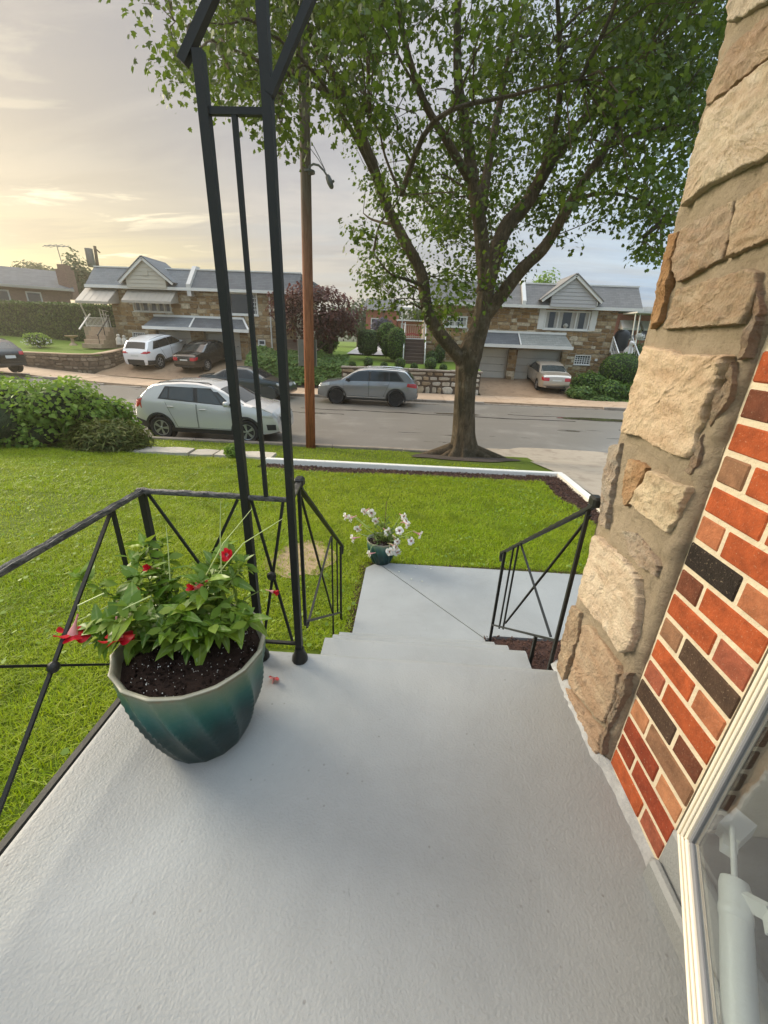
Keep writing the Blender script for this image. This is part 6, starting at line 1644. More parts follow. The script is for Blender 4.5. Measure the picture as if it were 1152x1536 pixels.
# ---------------- right stone twin
Y = 29.0
h1 = root('stone_house', 'stone twin house on the right with a grey gable over a white triple window', 'house', (7, Y, -2.3))
HO = [(3.95, 6.48, -2.7, -.45), (7.0, 9.86, -2.7, -.45), (8.42, 11.18, .82, 1.90), (10.75, 11.75, -1.19, -.63), (2.08, 3.62, .74, 1.38)]
facade(h1, .98, 12.84, -2.7, 2.04, Y, HO)
MB().box(.98, 12.84, Y+.255, Y+7, -2.7, 2.03).build('house_body', MAT_FMORT, h1)
mansard(h1, .7, 6.86, Y-.42, Y+.75, Y+7.1, 2.07, 3.36, MAT_SH_GREY); mansard(h1, 6.98, 14.05, Y-.42, Y+.75, Y+7.1, 2.07, 3.36, MAT_SH_GREY)
m = MB(); m.box(.66, 14.1, Y-.47, Y-.425, 1.96, 2.13); m.build('fascia', MAT_TRIM, h1)
m = MB(); m.box(.66, 14.08, Y+.70, Y+.82, 3.37, 3.45); m.build('ridge_cap', MAT_TRIM, h1)
m = MB(); m.prism([(6.80, Y-.45, 1.95), (6.80, Y-.45, 2.35), (6.80, Y+.72, 3.62), (6.80, Y+1.2, 3.62), (6.80, Y+1.2, 1.95)], (.22, 0, 0)); m.build('party_wall', MAT_TRIM, h1)
gable(h1, 9.67, 7.89, 11.47, 8.46, 11.18, 3.74, 2.36, 2.06, Y-.52, Y+2.2, MAT_SID_G, MAT_SH_GREY)
MB().tube([(11.20, Y-.60, 2.40), (11.22, Y-.58, 2.2), (11.14, Y-.10, 2.0)], .035, 6).build('downspout', MAT_TRIM, h1)
w = window(h1, 8.42, 11.18, .82, 1.90, Y, (.30, .70), .085, curtain=True)
MB().lathe([(.02, 0), (.10, .05), (.16, .16), (.10, .26), (.02, .30)], 10, (9.78, Y+.0, .90)).build('white_flowers', MAT_CURT, w)
for a in (8.02, 11.22):
    sh = MB().cbox(a, a+.38, Y-.075, Y-.03, .80, 1.95, .01).build('shutter', MAT_TRIM, h1)
    m = MB()
    for i in range(9): m.box(a+.05, a+.33, Y-.090, Y-.074, .88+i*.115, .94+i*.115)
    m.build('louvres', MAT_TRIM, sh)
window(h1, 10.75, 11.75, -1.19, -.63, Y, (), .04, bars=(6, 4)); window(h1, 2.08, 3.62, .74, 1.38, Y, (.5,), .09, curtain=True, bars=(4, 2))
MB().cbox(12.02, 12.18, Y-.09, Y-.03, -.95, -.80, .01).build('meter_box', MAT_TRIM, h1)
garage(h1, 4.0, 6.42, -2.28, -.50, Y+.16); garage(h1, 7.06, 9.80, -2.26, -.50, Y+.16)
shed_roof(h1, 3.55, 6.885, 3.70, 6.90, Y-1.25, -.17, Y-.05, .52, MAT_SH_DARK); shed_roof(h1, 6.915, 10.05, 6.93, 9.86, Y-1.25, -.17, Y-.05, .52, MAT_SH_PALE)
m = MB(); m.box(3.52, 10.08, Y-1.30, Y-1.255, -.33, -.145); m.build('fascia', MAT_TRIM, h1); m = MB(); m.box(3.68, 9.90, Y-.12, Y-.052, .51, .64); m.build('flashing', MAT_TRIM, h1)
MB()._beam(Vector((6.90, Y-1.25, -.14)), Vector((6.915, Y-.08, .55)), Vector((.035, 0, 0)), Vector((0, -.01, .02))).build('roof_divider', MAT_TRIM, h1)
m = MB()
for a, b in ((6.46, 7.02), (9.82, 10.16)):
    for s in stones_rect(b-a, 1.9, [], (.16, .32), (.2, .5)): stone_solid(m, s, lambda u, v, a=a: (a+u, Y-.28, -2.34+v), lambda u: (0, -1, 0), (.01, .04))
m.build('pier_stonework', MAT_FSTONE, h1)['kind'] = 'stuff'
for a, b in ((6.46, 7.02), (9.82, 10.16)): MB().box(a, b, Y-.28, Y-.06, -2.5, -.44).build('pier', MAT_FMORT, h1)
# its left porch: white rails, brown stairs
MB().box(-.55, .975, Y-.05, Y+2.4, -1.6, -.08).build('porch_base', MAT_FMORT, h1)
MB().cbox(-.60, .975, Y-.10, Y+2.4, -.08, .0, .01).build('porch_deck', MAT_TRIM, h1)
stairs(h1, -.24, .96, 27.05, -1.48, Y-.08, -.06, 7, MAT_PLANK)
for x in (-.30, 1.02):
    m = MB(); m.beam((x, 27.0, -.62), (x, Y-.1, .82), .05, .06); m.beam((x, 27.0, -1.3), (x, Y-.1, .1), .04, .04); m.beam((x, 27.02, -1.5), (x, 27.02, -.55), .06, .06, (0, 1, 0)); m.beam((x, Y-.1, -.05), (x, Y-.1, .92), .06, .06, (0, 1, 0))
    for i in range(1, 9): q = i/9; m.beam((x, 27+1.9*q, -1.3+1.4*q), (x, 27+1.9*q, -.62+1.44*q), .025, .025, (0, 1, 0))
    m.build('stair_rail', MAT_TRIM, h1)
rail_panel(h1, (-.55, Y+.0, 0), (-.30, Y, 0), .82, 2, MAT_TRIM); rail_panel(h1, (-.55, Y+.02, 0), (-.55, Y+2.3, 0), .82, 14, MAT_TRIM); rail_panel(h1, (-.50, Y+1.6, 0), (.94, Y+1.6, 0), .82, 10, MAT_TRIM)
m = MB()
for x in (-.5, .9): m.beam((x, Y+.06, 0), (x, Y+.06, 2.0), .06, .06, (0, 1, 0))
m.build('porch_post', MAT_TRIM, h1)
shed_roof(h1, -.8, 1.0, -.8, 1.0, Y-.35, 1.75, Y+2.4, 2.05, MAT_AWN2, 'porch_awning')
bn = root('bunting', 'red and white bunting tied along the white porch rail of the stone house', 'bunting', (.35, Y-.08, .1))
m = MB(); [m.grid([[(x, Y+1.55-.0, .12+.10*abs(math.sin((x+.2)*4))), (x, Y+1.52, .30+.03*math.sin(x*9))] for x in np.linspace(-.2+.37*i, .15+.37*i, 8)]) for i in range(3)]; m.build('swag', simple('red_cloth', (.45, .12, .13), .8, var=.5, ns=14), bn)
# right side porch
MB().box(12.86, 15.2, Y-.1, Y+2.5, -2.6, -.32).build('porch_base', MAT_FMORT, h1)
a1, a2 = on_y(920, 506, Y-.1), on_y(928.5, 531, Y-1.4); b1, b2 = on_y(948.5, 506, Y-.1), on_y(960, 537, Y-1.4)
for p, q in ((a1, a2), (b1, b2)):
    m = MB(); m.beam(p, q, .06, .06); m.beam(p-Vector((0, 0, .75)), q-Vector((0, 0, .7)), .045, .045); m.beam(p-Vector((0, 0, .9)), p+Vector((0, 0, .06)), .07, .07, (0, 1, 0)); m.beam(q-Vector((0, 0, .9)), q+Vector((0, 0, .06)), .07, .07, (0, 1, 0))
    for i in range(1, 6): c = p.lerp(q, i/6); m.beam(c-Vector((0, 0, .72)), c, .03, .03, (0, 1, 0))
    m.build('stair_rail', MAT_TRIM, h1)
stairs(h1, a1.x+.05, b1.x-.02, Y-1.5, -1.6, Y-.1, -.32, 5, MAT_KERB)
rail_panel(h1, (a1.x+.1, Y+1.4, -.30), (b1.x+.8, Y+1.4, -.30), .95, 12, MAT_STEEL, 'back_railing')
MAT_BBQ = simple('black_cover', (.012, .012, .012), .5, var=.4, ns=5, bump=.4, bs=12, bd=.03)
q = on_y(928, 524, Y+.5)
b = root('grill_cover', 'black rounded cover over a barbecue grill on the side porch of the stone house', 'grill', (q.x, Y+.5, q.z-.1))
m = MB(); G = []
for z, a_, b_ in ((-.12, .50, .36), (.1, .50, .36), (.55, .47, .35), (.85, .46, .34), (1.02, .40, .30), (1.14, .24, .18), (1.18, .03, .03)):
    G.append([(q.x+a_*math.cos(t_)*(1+.06*math.sin(t_*5+z*3)), Y+.5+b_*math.sin(t_), q.z+z) for t_ in np.linspace(0, 2*math.pi, 25)])
m.grid(G); m.build('cover', MAT_BBQ, b, smooth=70); m = MB(); [m.lathe([(.09, -.03), (.09, .03)], 12, (q.x+s*.3, Y+.2, q.z-.10), 'y') for s in (-1, 1)]; m.build('caster', MAT_BBQ, b)
q0 = on_y(940.5, 531, Y-.6); q1 = on_y(942, 511, Y-.6); hh = q1.z-q0.z
b = root('garden_statue', 'white seated dog statue at the side steps of the right stone house', 'statue', q0); MAT_STAT = simple('white_statue_paint', (.66, .64, .60), .6, var=.2, ns=6)
m = MB(); G = []
for t_, rx, ry, ox in ((0, .24, .20, 0), (.05, .26, .22, 0), (.25, .24, .20, .0), (.45, .17, .16, .02), (.60, .12, .12, .05), (.70, .12, .13, .06), (.80, .15, .17, .09), (.90, .14, .15, .08), (.97, .09, .09, .06), (1, .02, .02, .05)):
    G.append([(q0.x+ox+rx*math.cos(a), Y-.6-ox*1.2+ry*math.sin(a), q0.z+hh*t_) for a in np.linspace(0, 2*math.pi, 19)])
m.grid(G); m.build('statue_body', MAT_STAT, b, smooth=80); c = Vector((q0.x+.1, Y-.85, q0.z+hh*.80)); m = MB(); m.tube([c, c+Vector((.02, -.12, -.02))], [.08, .05], 10); m.build('muzzle', MAT_STAT, b, smooth=60)
m = MB(); [m.tube([c+Vector((s*.10-.02, .1, .08)), c+Vector((s*.14-.02, .08, -.06))], [.05, .03], 8) for s in (-1, 1)]; [m.tube([c+Vector((s*.09-.06, .06, -.22)), c+Vector((s*.10-.06, -.02, -hh*.78))], [.05, .06], 8) for s in (-1, 1)]; m.build('leg', MAT_STAT, b, smooth=60)
q = on_y(960, 505, Y-.4); L_FLW = leafmat('white_blossoms', (.6, .6, .52), (.75, .74, .68), tr=.2)
b = root('hydrangea', 'tall stalk of white flower heads by the right side steps', 'plant', (q.x, Y-.4, -1.2))
P_, d_ = ell_pts(260, (.34, .2, .22), .4); scatter('flower_head', QUAD_V, QUAD_F, P_+np.array((q.x, Y-.4, q.z)), frames(d_), rng.uniform(.06, .11, 260), L_FLW, b); MB().tube([(q.x, Y-.4, -1.4), (q.x+.05, Y-.4, q.z)], .02, 5).build('stem', MAT_STEM, b)
P_, d_ = ell_pts(700, (.5, .35, .65), .4); scatter('foliage', QUAD_V, QUAD_F, P_+np.array((q.x+.2, Y-.3, q.z-.9)), frames(d_), rng.uniform(.08, .14, 700), L_YEW, b)

# ---------------- left stone twin
h2 = root('stone_house', 'stone twin house on the left with cream gable, beige awnings and blue grey roof', 'house', (-13.5, Y, -1.9))
HO = [(-16.75, -14.45, -2.2, -.12), (-13.55, -11.15, -2.2, -.12), (-18.1, -15.55, .98, 1.54), (-11.69, -9.82, .98, 2.29), (-9.98, -9.50, -.80, -.46), (-18.5, -17.65, -.90, -.30)]
facade(h2, -19.55, -7.4, -2.2, 2.32, Y, HO)
MB().box(-19.55, -7.4, Y+.255, Y+7, -2.2, 2.31).build('house_body', MAT_FMORT, h2)
mansard(h2, -20.75, -14.06, Y-.42, Y+.75, Y+7.1, 2.36, 3.52, MAT_SH_BLUE); mansard(h2, -13.94, -7.1, Y-.42, Y+.75, Y+7.1, 2.36, 3.52, MAT_SH_DARK)
m = MB(); m.box(-20.8, -7.0, Y-.47, Y-.425, 2.25, 2.42); m.build('fascia', MAT_TRIM, h2); m = MB(); m.box(-20.75, -7.1, Y+.70, Y+.82, 3.53, 3.60); m.build('ridge_cap', MAT_TRIM, h2)
m = MB(); m.prism([(-14.16, Y-.45, 1.95), (-14.16, Y-.45, 2.62), (-14.16, Y+.72, 3.76), (-14.16, Y+1.2, 3.76), (-14.16, Y+1.2, 1.95)], (.26, 0, 0)); m.build('party_wall', MAT_AWN2, h2)
gable(h2, -16.62, -18.33, -14.9, -17.95, -15.4, 3.94, 2.58, 2.34, Y-.52, Y+2.2, MAT_SID_C, MAT_SH_BLUE, 7)
MB().box(-16.78, -16.44, Y-.58, Y-.545, 3.0, 3.28).build('gable_vent', MAT_SID_C, h2)
w = window(h2, -18.1, -15.55, .98, 1.54, Y, (.2, .42, .64, .82), .06, curtain=True)
window(h2, -11.69, -9.82, .98, 2.29, Y, (.72,), .10); m = MB()
for i in range(1, 3): m.box(-10.34+.15*i, -10.31+.15*i, Y-.01, Y+.02, 1.08, 2.19)
for i in range(1, 5): m.box(-10.32, -9.92, Y-.012, Y+.018, 1.08+.22*i, 1.11+.22*i)
m.build('glazing_bars', MAT_TRIM, h2)
window(h2, -9.98, -9.50, -.80, -.46, Y, (), .07); window(h2, -18.5, -17.65, -.90, -.30, Y, (), .04, bars=(6, 4))
garage(h2, -16.70, -14.50, -1.80, -.16, Y+.16); garage(h2, -13.50, -11.20, -1.80, -.16, Y+.16)
shed_roof(h2, -16.95, -13.93, -16.75, -14.06, Y-1.25, .10, Y-.05, .72, MAT_SH_BLUE); shed_roof(h2, -13.90, -10.15, -14.03, -10.85, Y-1.25, .10, Y-.05, .72, MAT_SH_DARK)
m = MB(); m.box(-16.98, -10.1, Y-1.30, Y-1.255, -.06, .12); m.build('fascia', MAT_TRIM, h2); m = MB(); m.box(-16.8, -10.8, Y-.12, Y-.052, .71, .84); m.build('flashing', MAT_TRIM, h2)
MB()._beam(Vector((-13.915, Y-1.25, .13)), Vector((-14.045, Y-.08, .76)), Vector((.05, 0, 0)), Vector((0, -.01, .02))).build('roof_divider', MAT_TRIM, h2)
MB()._beam(Vector((-10.14, Y-1.26, .12)), Vector((-10.84, Y-.08, .75)), Vector((.06, 0, 0)), Vector((0, -.01, .025))).build('roof_divider', MAT_TRIM, h2)
m = MB()
for a, b in ((-14.45, -13.55), (-11.15, -10.6), (-17.3, -16.75)):
    for s in stones_rect(b-a, 1.95, [], (.16, .32), (.2, .5)): stone_solid(m, s, lambda u, v, a=a: (a+u, Y-.16, -2.0+v), lambda u: (0, -1, 0), (.01, .04))
m.build('pier_stonework', MAT_FSTONE, h2)['kind'] = 'stuff'
for a, b in ((-14.45, -13.55), (-11.15, -10.6), (-17.3, -16.75)): MB().box(a, b, Y-.16, Y-.06, -2.2, -.08).build('pier', MAT_FMORT, h2)
MB().tube([(-9.05, Y-.06, -1.2), (-9.02, Y-.06, 2.2)], .045, 6).build('downspout', MAT_TRIM, h2)
def awning(parent, x0, x1, yw, zw, yo, zo, mat):
    aw = root('awning', None, None, ((x0+x1)/2, yw, zw)); aw.parent = parent; aw.location = Vector(((x0+x1)/2, yw, zw))-OFF[parent.name]; OFF[aw.name] = Vector(((x0+x1)/2, yw, zw))
    n = max(6, int((x1-x0)/.2))
    for i in range(n):
        a, b = x0+(x1-x0)*i/n, x0+(x1-x0)*(i+1)/n; e_ = .012*(i % 2)
        m = MB(); V = [(a, yo, zo+e_), (b, yo, zo+e_), (b, yw, zw+e_), (a, yw, zw+e_)]; B = [(x, y, z-.02) for x, y, z in V]
        m.add(V+B, [(0, 1, 2, 3), (4, 7, 6, 5), (0, 4, 5, 1), (1, 5, 6, 2), (2, 6, 7, 3), (3, 7, 4, 0)]); m.build('slat', mat, aw)
    m = MB(); m.box(x0, x1, yo-.02, yo+.01, zo-.14, zo-.005)
    for x in (x0-.015, x1): m.prism([(x, yo, zo), (x, yw, zw), (x, yw-.02, zo-.02), (x, yo, zo-.12)], (.015, 0, 0))
    m.build('valance', mat, aw); return aw
awning(h2, -18.15, -15.0, Y-.06, 2.30, Y-1.05, 1.56, MAT_AWN); awning(h2, -21.0, -18.9, Y-.1, 2.24, Y-1.3, 1.42, MAT_AWN)
# porch of the left twin
MB().box(-21.6, -19.56, Y-.3, Y+2.5, -1.6, -.05).build('porch_base', MAT_FMORT, h2)
rail_panel(h2, (-21.4, Y-.25, -.05), (-20.0, Y-.25, -.05), .55, 16, MAT_TRIM, 'ornate_railing', .045)
m = MB(); p0, p1 = on_y(119, 453, Y-1.2), on_y(130, 476, Y-.6); m.beam(p0, p1, .07, .07); p0, p1 = on_y(119, 494, Y-1.7), on_y(135, 471, Y-.6); m.beam(p0, p1, .09, .06); m.build('awning_post', MAT_AWN2, h2)
stairs(h2, -20.9, -19.6, 27.3, -1.30, Y-.3, -.05, 5, MAT_WALK)
m = MB(); m.beam((-19.75, 27.3, -.55), (-19.65, Y-.3, .65), .05, .05); [m.beam((-19.74, y, z), (-19.74, y, z+.72), .03, .03, (0, 1, 0)) for y, z in ((27.35, -1.25), (28.0, -.75), (28.6, -.3))]; m.build('stair_rail', MAT_IRON, h2)
q = on_y(161, 480, Y-.2); cs = root('porch_screen', 'white openwork iron screen standing at the left porch by the stone wall', 'screen', (q.x, Y-.2, -.05))
m = MB(); [m.beam((q.x-.32+.16*i, Y-.2, -.05), (q.x-.36+.16*i-.05*(i == 0), Y-.2, 1.05-.12*i), .05, .03, (0, 1, 0)) for i in range(4)]; [m.beam((q.x-.36, Y-.21, z), (q.x+.18, Y-.21, z-.08), .05, .03) for z in (.1, .42, .72, .98)]; m.build('lattice', MAT_AWN2, cs)
# brown garden stairs right of the left twin
gs = root('garden_steps', 'brown timber steps up the ivy bank beside the purple maple', 'steps', (-7.6, 28, -1.3)); stairs(gs, -8.2, -6.9, 27.0, -1.35, 28.6, -.35, 4, simple('brown_timber', (.17, .115, .08), .8, var=.3, ns=5))

# ---------------- brick house far left
bh = root('brick_house', 'long brown brick house with a dark roof behind the tall hedge on the left', 'house', (-34, 36, -1))
A0_, A1_ = Vector((-33.5, 33.0, 0)), Vector((-28.6, 37.2, 0)); dA = (A1_-A0_).normalized(); A0_ = A0_-dA*14; nA = Vector((dA.y, -dA.x, 0)); LA = (A1_-A0_).length
def bp(u, d, z): return A0_+dA*u-nA*d+Vector((0, 0, z))
ez = 2.72; rz = 4.28
m = MB(); m.prism([bp(0, 0, -1.5), bp(LA, 0, -1.5), bp(LA, 0, ez), bp(0, 0, ez)], tuple(-nA*7)); m.build('wall', MAT_FBRICK2, bh)
m = MB(); m.add([bp(-.4, -.5, ez-.05), bp(LA+.4, -.5, ez-.05), bp(LA+.4, 3.5, rz), bp(-.4, 3.5, rz), bp(-.4, 7.5, ez), bp(LA+.4, 7.5, ez)], [(0, 1, 2, 3), (3, 2, 5, 4), (0, 3, 4), (1, 5, 2)]); m.build('roof', MAT_SH_DARK, bh)
m = MB(); m._beam(bp(-.4, -.52, ez-.08), bp(LA+.4, -.52, ez-.08), Vector((0, 0, .09)), nA*.03); m.build('gutter', MAT_AWN, bh)
for u in (12.2, 15.6, 17.6):
    m = MB(); m.prism([bp(u, -.03, 1.1), bp(u+1.0, -.03, 1.1), bp(u+1.0, -.03, 2.35), bp(u, -.03, 2.35)], tuple(-nA*.06)); fr = m.build('window', MAT_AWN2, bh)
    m = MB(); m.prism([bp(u+.10, -.045, 1.2), bp(u+.9, -.045, 1.2), bp(u+.9, -.045, 2.25), bp(u+.1, -.045, 2.25)], tuple(-nA*.03)); m.build('pane', MAT_WGLASS, fr)
cp = on_y(94, 402, 37.5); ch = MB().box(cp.x-.45, cp.x+.45, 37.2, 38.1, 2, cp.z-.1).build('chimney', MAT_FBRICK2, bh); MB().box(cp.x-.3, cp.x+.3, 37.3, 38, cp.z-.1, cp.z+.25).build('chimney_pot', MAT_FBRICK2, ch)
an = root('tv_antenna', 'thin metal television antenna on the brick chimney at the left', 'antenna', (cp.x, 37.6, cp.z)); m = MB()
a, b = on_y(93, 396, 37.6), on_y(85, 368, 37.6); m.tube([a, b], .03, 5); l, r_ = on_y(66, 368, 37.6), on_y(103, 370, 37.6); m.tube([l, r_], .025, 5)
for q, L in ((.12, .55), (.30, .75), (.5, .9), (.7, .5), (.88, .4)): c = l.lerp(r_, q); m.tube([c-Vector((.1, L*.7, L*.25)), c+Vector((.1, L*.7, L*.25))], .018, 4)
m.build('aerial', MAT_STEEL, an)
up_ = root('far_utility_pole', 'distant utility pole with a transformer can rising behind the left houses', 'utility pole', (-31, 45, -1)); a, b = on_y(147, 402, 45), on_y(142, 369, 45)
MB().tube([(a.x, 45, -1.2), a, b], [.17, .15, .13], 8).build('shaft', MAT_TWIG, up_); c = on_y(136, 390, 44.6); MB().lathe([(.05, 1.0), (.34, .95), (.36, -.5), (.3, -.6)], 14, tuple(c)).build('transformer', MAT_STEEL, up_, smooth=40); c2 = on_y(150, 379, 44.8); MB().beam(on_y(142, 372, 44.8), c2, .10, .10).build('crossarm', MAT_TWIG, up_)
# red houses behind
rh = root('brick_house', 'small red brick house showing between the trimmed shrubs and the purple maple', 'house', (-2.4, 45, -1)); MB().box(-4.4, -1.3, 45, 52, -1.4, 2.45).build('wall', MAT_FBRICK, rh); m = MB(); m.prism([(-4.7, 44.6, 2.4), (-4.7, 48.5, 3.7), (-4.7, 52.4, 2.4)], (3.7, 0, 0)); m.build('roof', MAT_SH_DARK, rh)
MB().box(-2.75, -2.62, 44.9, 44.98, -.5, 2.4).build('downspout', MAT_FBRICK2, rh); MB().box(-1.2, 1.2, 44.3, 51, -1.4, 1.5).build('annexe', MAT_FBRICK, rh); MB().box(-1.3, 1.4, 43.8, 51.2, 1.5, 1.62).build('annexe_roof', MAT_TRIM, rh)
w = MB().box(-3.9, -3.1, 44.93, 44.99, .6, 1.7).build('window', MAT_TRIM, rh); MB().box(-3.8, -3.2, 44.91, 44.93, .7, 1.6).build('pane', MAT_WGLASS, w)
rh = root('brick_house', 'red brick house with pale window awnings at the far right behind the stone corner', 'house', (20, 38, -1)); MB().box(15.6, 30, 38, 46, -1.6, 2.62).build('wall', MAT_FBRICK, rh); MB().box(15.4, 30.2, 37.5, 46.3, 2.63, 2.95).build('roof', MAT_AWN2, rh)
for x0, x1 in ((17.1, 18.5), (18.75, 20.2)):
    awning(rh, x0, x1, 37.95, 1.95, 37.2, 1.35, MAT_AWN2); w = MB().box(x0+.15, x1-.15, 37.93, 37.99, .5, 1.5).build('window', MAT_TRIM, rh); MB().box(x0+.25, x1-.25, 37.91, 37.93, .6, 1.4).build('pane', MAT_WGLASS, w)
a = on_y(954, 470, 36); b = on_y(950, 507, 36); m = MB(); m.beam(a, b-Vector((0, 0, 1)), .07, .07, (0, 1, 0)); m.beam(a+Vector((.35, 0, 0)), b+Vector((.35, 0, -1)), .07, .07, (0, 1, 0)); m.build('porch_post', MAT_TRIM, rh); MB().box(a.x-.1, a.x+4, 35.6, 37.94, a.z, a.z+.14).build('porch_roof', MAT_AWN2, rh)

# ============================================================ RETAINING WALLS
PAL = [(.22, .155, .09), (.31, .225, .135), (.40, .31, .20), (.48, .40, .29), (.26, .19, .12), (.17, .125, .08), (.53, .47, .37)]
def stone_parts(parent, stones, P_, n_, out, mat=MAT_RUBBLE, pal=PAL, pale=.25):
    for s in stones:
        m = MB(); stone_solid(m, s, P_, n_, out, .075, .06); o = m.build('stone', mat, parent); c = random.choice(pal) if random.random() > pale else random.choice(pal[2:4]+pal[6:]); v = random.uniform(.85, 1.15); o.color = (*[x*v for x in c], 1)
rw = root('retaining_wall', 'pale rubble stone retaining wall with a flat cap below the shrub row behind the grey SUV', 'retaining wall', (-.5, 24.6, -2.9))
wx0, wx1, wz0, wz1 = -3.75, 4.15, -2.95, -1.70
MB().box(wx0, wx1, 24.62, 25.1, -3.1, wz1).build('mortar', MAT_WMORT, rw)
stone_parts(rw, stones_rect(wx1-wx0, wz1-wz0, [], (.26, .50), (.30, .80), gap=.10), lambda u, v: (wx0+u, 24.62, wz0+v), lambda u: (0, -1, 0), (.03, .08), pale=.35, pal=[(.36, .27, .17), (.46, .37, .25), (.56, .48, .36), (.60, .53, .41), (.42, .32, .20), (.28, .20, .12), (.64, .58, .47)])
x = wx0-.05
while x < wx1:
    L = random.uniform(.5, .95); MB().cbox(x+.008, min(x+L, wx1+.1)-.008, 24.54, 25.12, wz1+.004, wz1+.10+random.uniform(-.012, .012), .015).build('cap_stone', MAT_KERB, rw); x += L
lw = root('retaining_wall', 'curved brown rubble stone wall holding up the left front lawn', 'retaining wall', (-21, 24.7, -2.5))
path = [(-34, 24.75), (-19.9, 24.65), (-18.95, 24.75), (-18.45, 25.1), (-18.2, 25.7), (-18.15, 26.6), (-18.15, 28.9)]
cum = [0]
for p, q in zip(path, path[1:]): cum.append(cum[-1]+math.hypot(q[0]-p[0], q[1]-p[1]))
def wp_(u): return float(np.interp(u, cum, [p[0] for p in path])), float(np.interp(u, cum, [p[1] for p in path]))
def wn_(u):
    a, b = wp_(max(0, u-.25)), wp_(min(cum[-1], u+.25)); d = Vector((b[0]-a[0], b[1]-a[1], 0)).normalized(); return Vector((d.y, -d.x, 0))
def wt_(u): x, y = wp_(u); return -1.60+max(0, (-x-24)*.03)+(y-24.7)*.10
def wb_(u): x, y = wp_(u); return float(zs(x))*.85-2.88+max(0, y-24.7)*.18
m = MB(); G = []
for u in np.linspace(0, cum[-1], 70): x, y = wp_(u); n_ = wn_(u); G.append([(x, y, wb_(u)-.2), (x, y, wt_(u)), (x-n_.x*.4, y-n_.y*.4, wt_(u)), (x-n_.x*.4, y-n_.y*.4, wb_(u)-.2)])
m.grid(G); m.build('mortar', MAT_WMORT, lw)
stone_parts(lw, stones_rect(cum[-1]-9.0, 1.0, [], (.16, .30), (.28, .62), gap=.05), lambda u, v: (*wp_(u+9.0), wb_(u+9.0)+v*(wt_(u+9.0)-wb_(u+9.0))), lambda u: wn_(u+9.0), (.02, .06), pal=[(.20, .145, .10), (.26, .19, .13), (.33, .255, .18), (.16, .115, .08), (.23, .165, .11)], pale=.22)
m = MB(); G = []
for u in np.linspace(0, cum[-1], 90): x, y = wp_(u); n_ = wn_(u); t_ = wt_(u); G.append([(x+n_.x*.05, y+n_.y*.05, t_), (x+n_.x*.05, y+n_.y*.05, t_+.06), (x-n_.x*.42, y-n_.y*.42, t_+.06)])
m.grid(G); m.build('coping', MAT_WALK, lw)

# ============================================================ FAR PLANTING
hd = root('hedge', 'tall dark clipped hedge across the left garden', 'hedge', (-28.5, 32, -1)); n = 18000
def box_pts(n, x0, x1, y0, y1, z0, z1):
    f = rng.uniform(0, 1, n); P_ = np.column_stack([rng.uniform(x0, x1, n), rng.uniform(y0, y1, n), rng.uniform(z0, z1, n)]); N_ = np.zeros((n, 3))
    a = f < .6; P_[a, 1] = y0+rng.uniform(0, .25, a.sum()); N_[a, 1] = -1; b = (f >= .6) & (f < .88); P_[b, 2] = z1-rng.uniform(0, .2, b.sum()); N_[b, 2] = 1; c = f >= .88; P_[c, 0] = x1-rng.uniform(0, .25, c.sum()); N_[c, 0] = 1
    w = .16*vnoise(P_[:, 0], P_[:, 2], .9, 3)+.08*vnoise(P_[:, 0], P_[:, 2], 2.5, 4); P_ -= N_*w[:, None]*-1; return P_, N_+rng.normal(0, .45, (n, 3))
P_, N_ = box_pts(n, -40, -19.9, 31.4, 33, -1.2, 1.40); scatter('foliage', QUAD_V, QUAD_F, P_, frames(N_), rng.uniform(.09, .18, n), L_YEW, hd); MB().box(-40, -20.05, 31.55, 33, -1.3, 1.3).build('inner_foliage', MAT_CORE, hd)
hg = lambda *a, **k: shrub(*a, **k)
# clipped shrubs between the maple and the white stairs
hg('clipped_shrub', 'broad square clipped dark green shrub on the middle lawn, nearest the purple maple', 'shrub', (-2.62, 28.2, -.32), (.60, .50, .70), 2600, .10, L_YEW, p=5, shell=.93, lump=.03)
hg('clipped_shrub', 'tall rounded clipped bush behind the two narrow shrubs beside the white stairs', 'shrub', (-1.40, 28.6, .02), (.62, .6, .82), 2600, .10, L_BOX, p=2.6, shell=.92, lump=.04)
hg('clipped_shrub', 'large clipped column shrub with a rounded top left of the brown stairs', 'shrub', (-.78, 27.6, -.36), (.52, .5, .90), 3000, .09, L_BOX, p=3.4, shell=.93, lump=.03)
hg('clipped_shrub', 'narrow low clipped shrub tucked against the large column shrub', 'shrub', (-1.42, 27.9, -.45), (.26, .3, .62), 1200, .08, L_BOX, p=3, shell=.92, lump=.03)
for i, (x, y, r_, lab) in enumerate(((552.5, 543, .27, 'ball shaped clipped bush first from the left on the wall behind the grey SUV'), (600, 545, .31, 'ball shaped clipped bush in line with the foot of the brown stairs'), (646, 546, .35, 'largest ball shaped clipped bush, at the tree trunk end of the wall'), (529, 547, .17, 'tiny clipped tuft at the left end of the stone wall'), (576, 548.5, .19, 'low clipped cushion between the first two ball bushes'), (621, 550, .19, 'low clipped cushion below the right rail of the brown stairs'), (665, 552, .21, 'low clipped cushion beside the tree trunk'))):
    q = on_y(x, y, 25.2); hg('ball_shrub', lab, 'shrub', (q.x, 25.2, q.z), (r_, r_, r_), 620, .07, L_BOX if i < 3 else L_YEW, p=2.2, shell=.9, lump=.04, group='clipped shrubs along the retaining wall')
q = on_y(648, 536, 27.8); hg('shrub', 'round dark shrub under the stone wall between stairs and tree trunk', 'shrub', (q.x, 27.8, q.z), (.42, .4, .40), 900, .09, L_YEW, lump=.06)
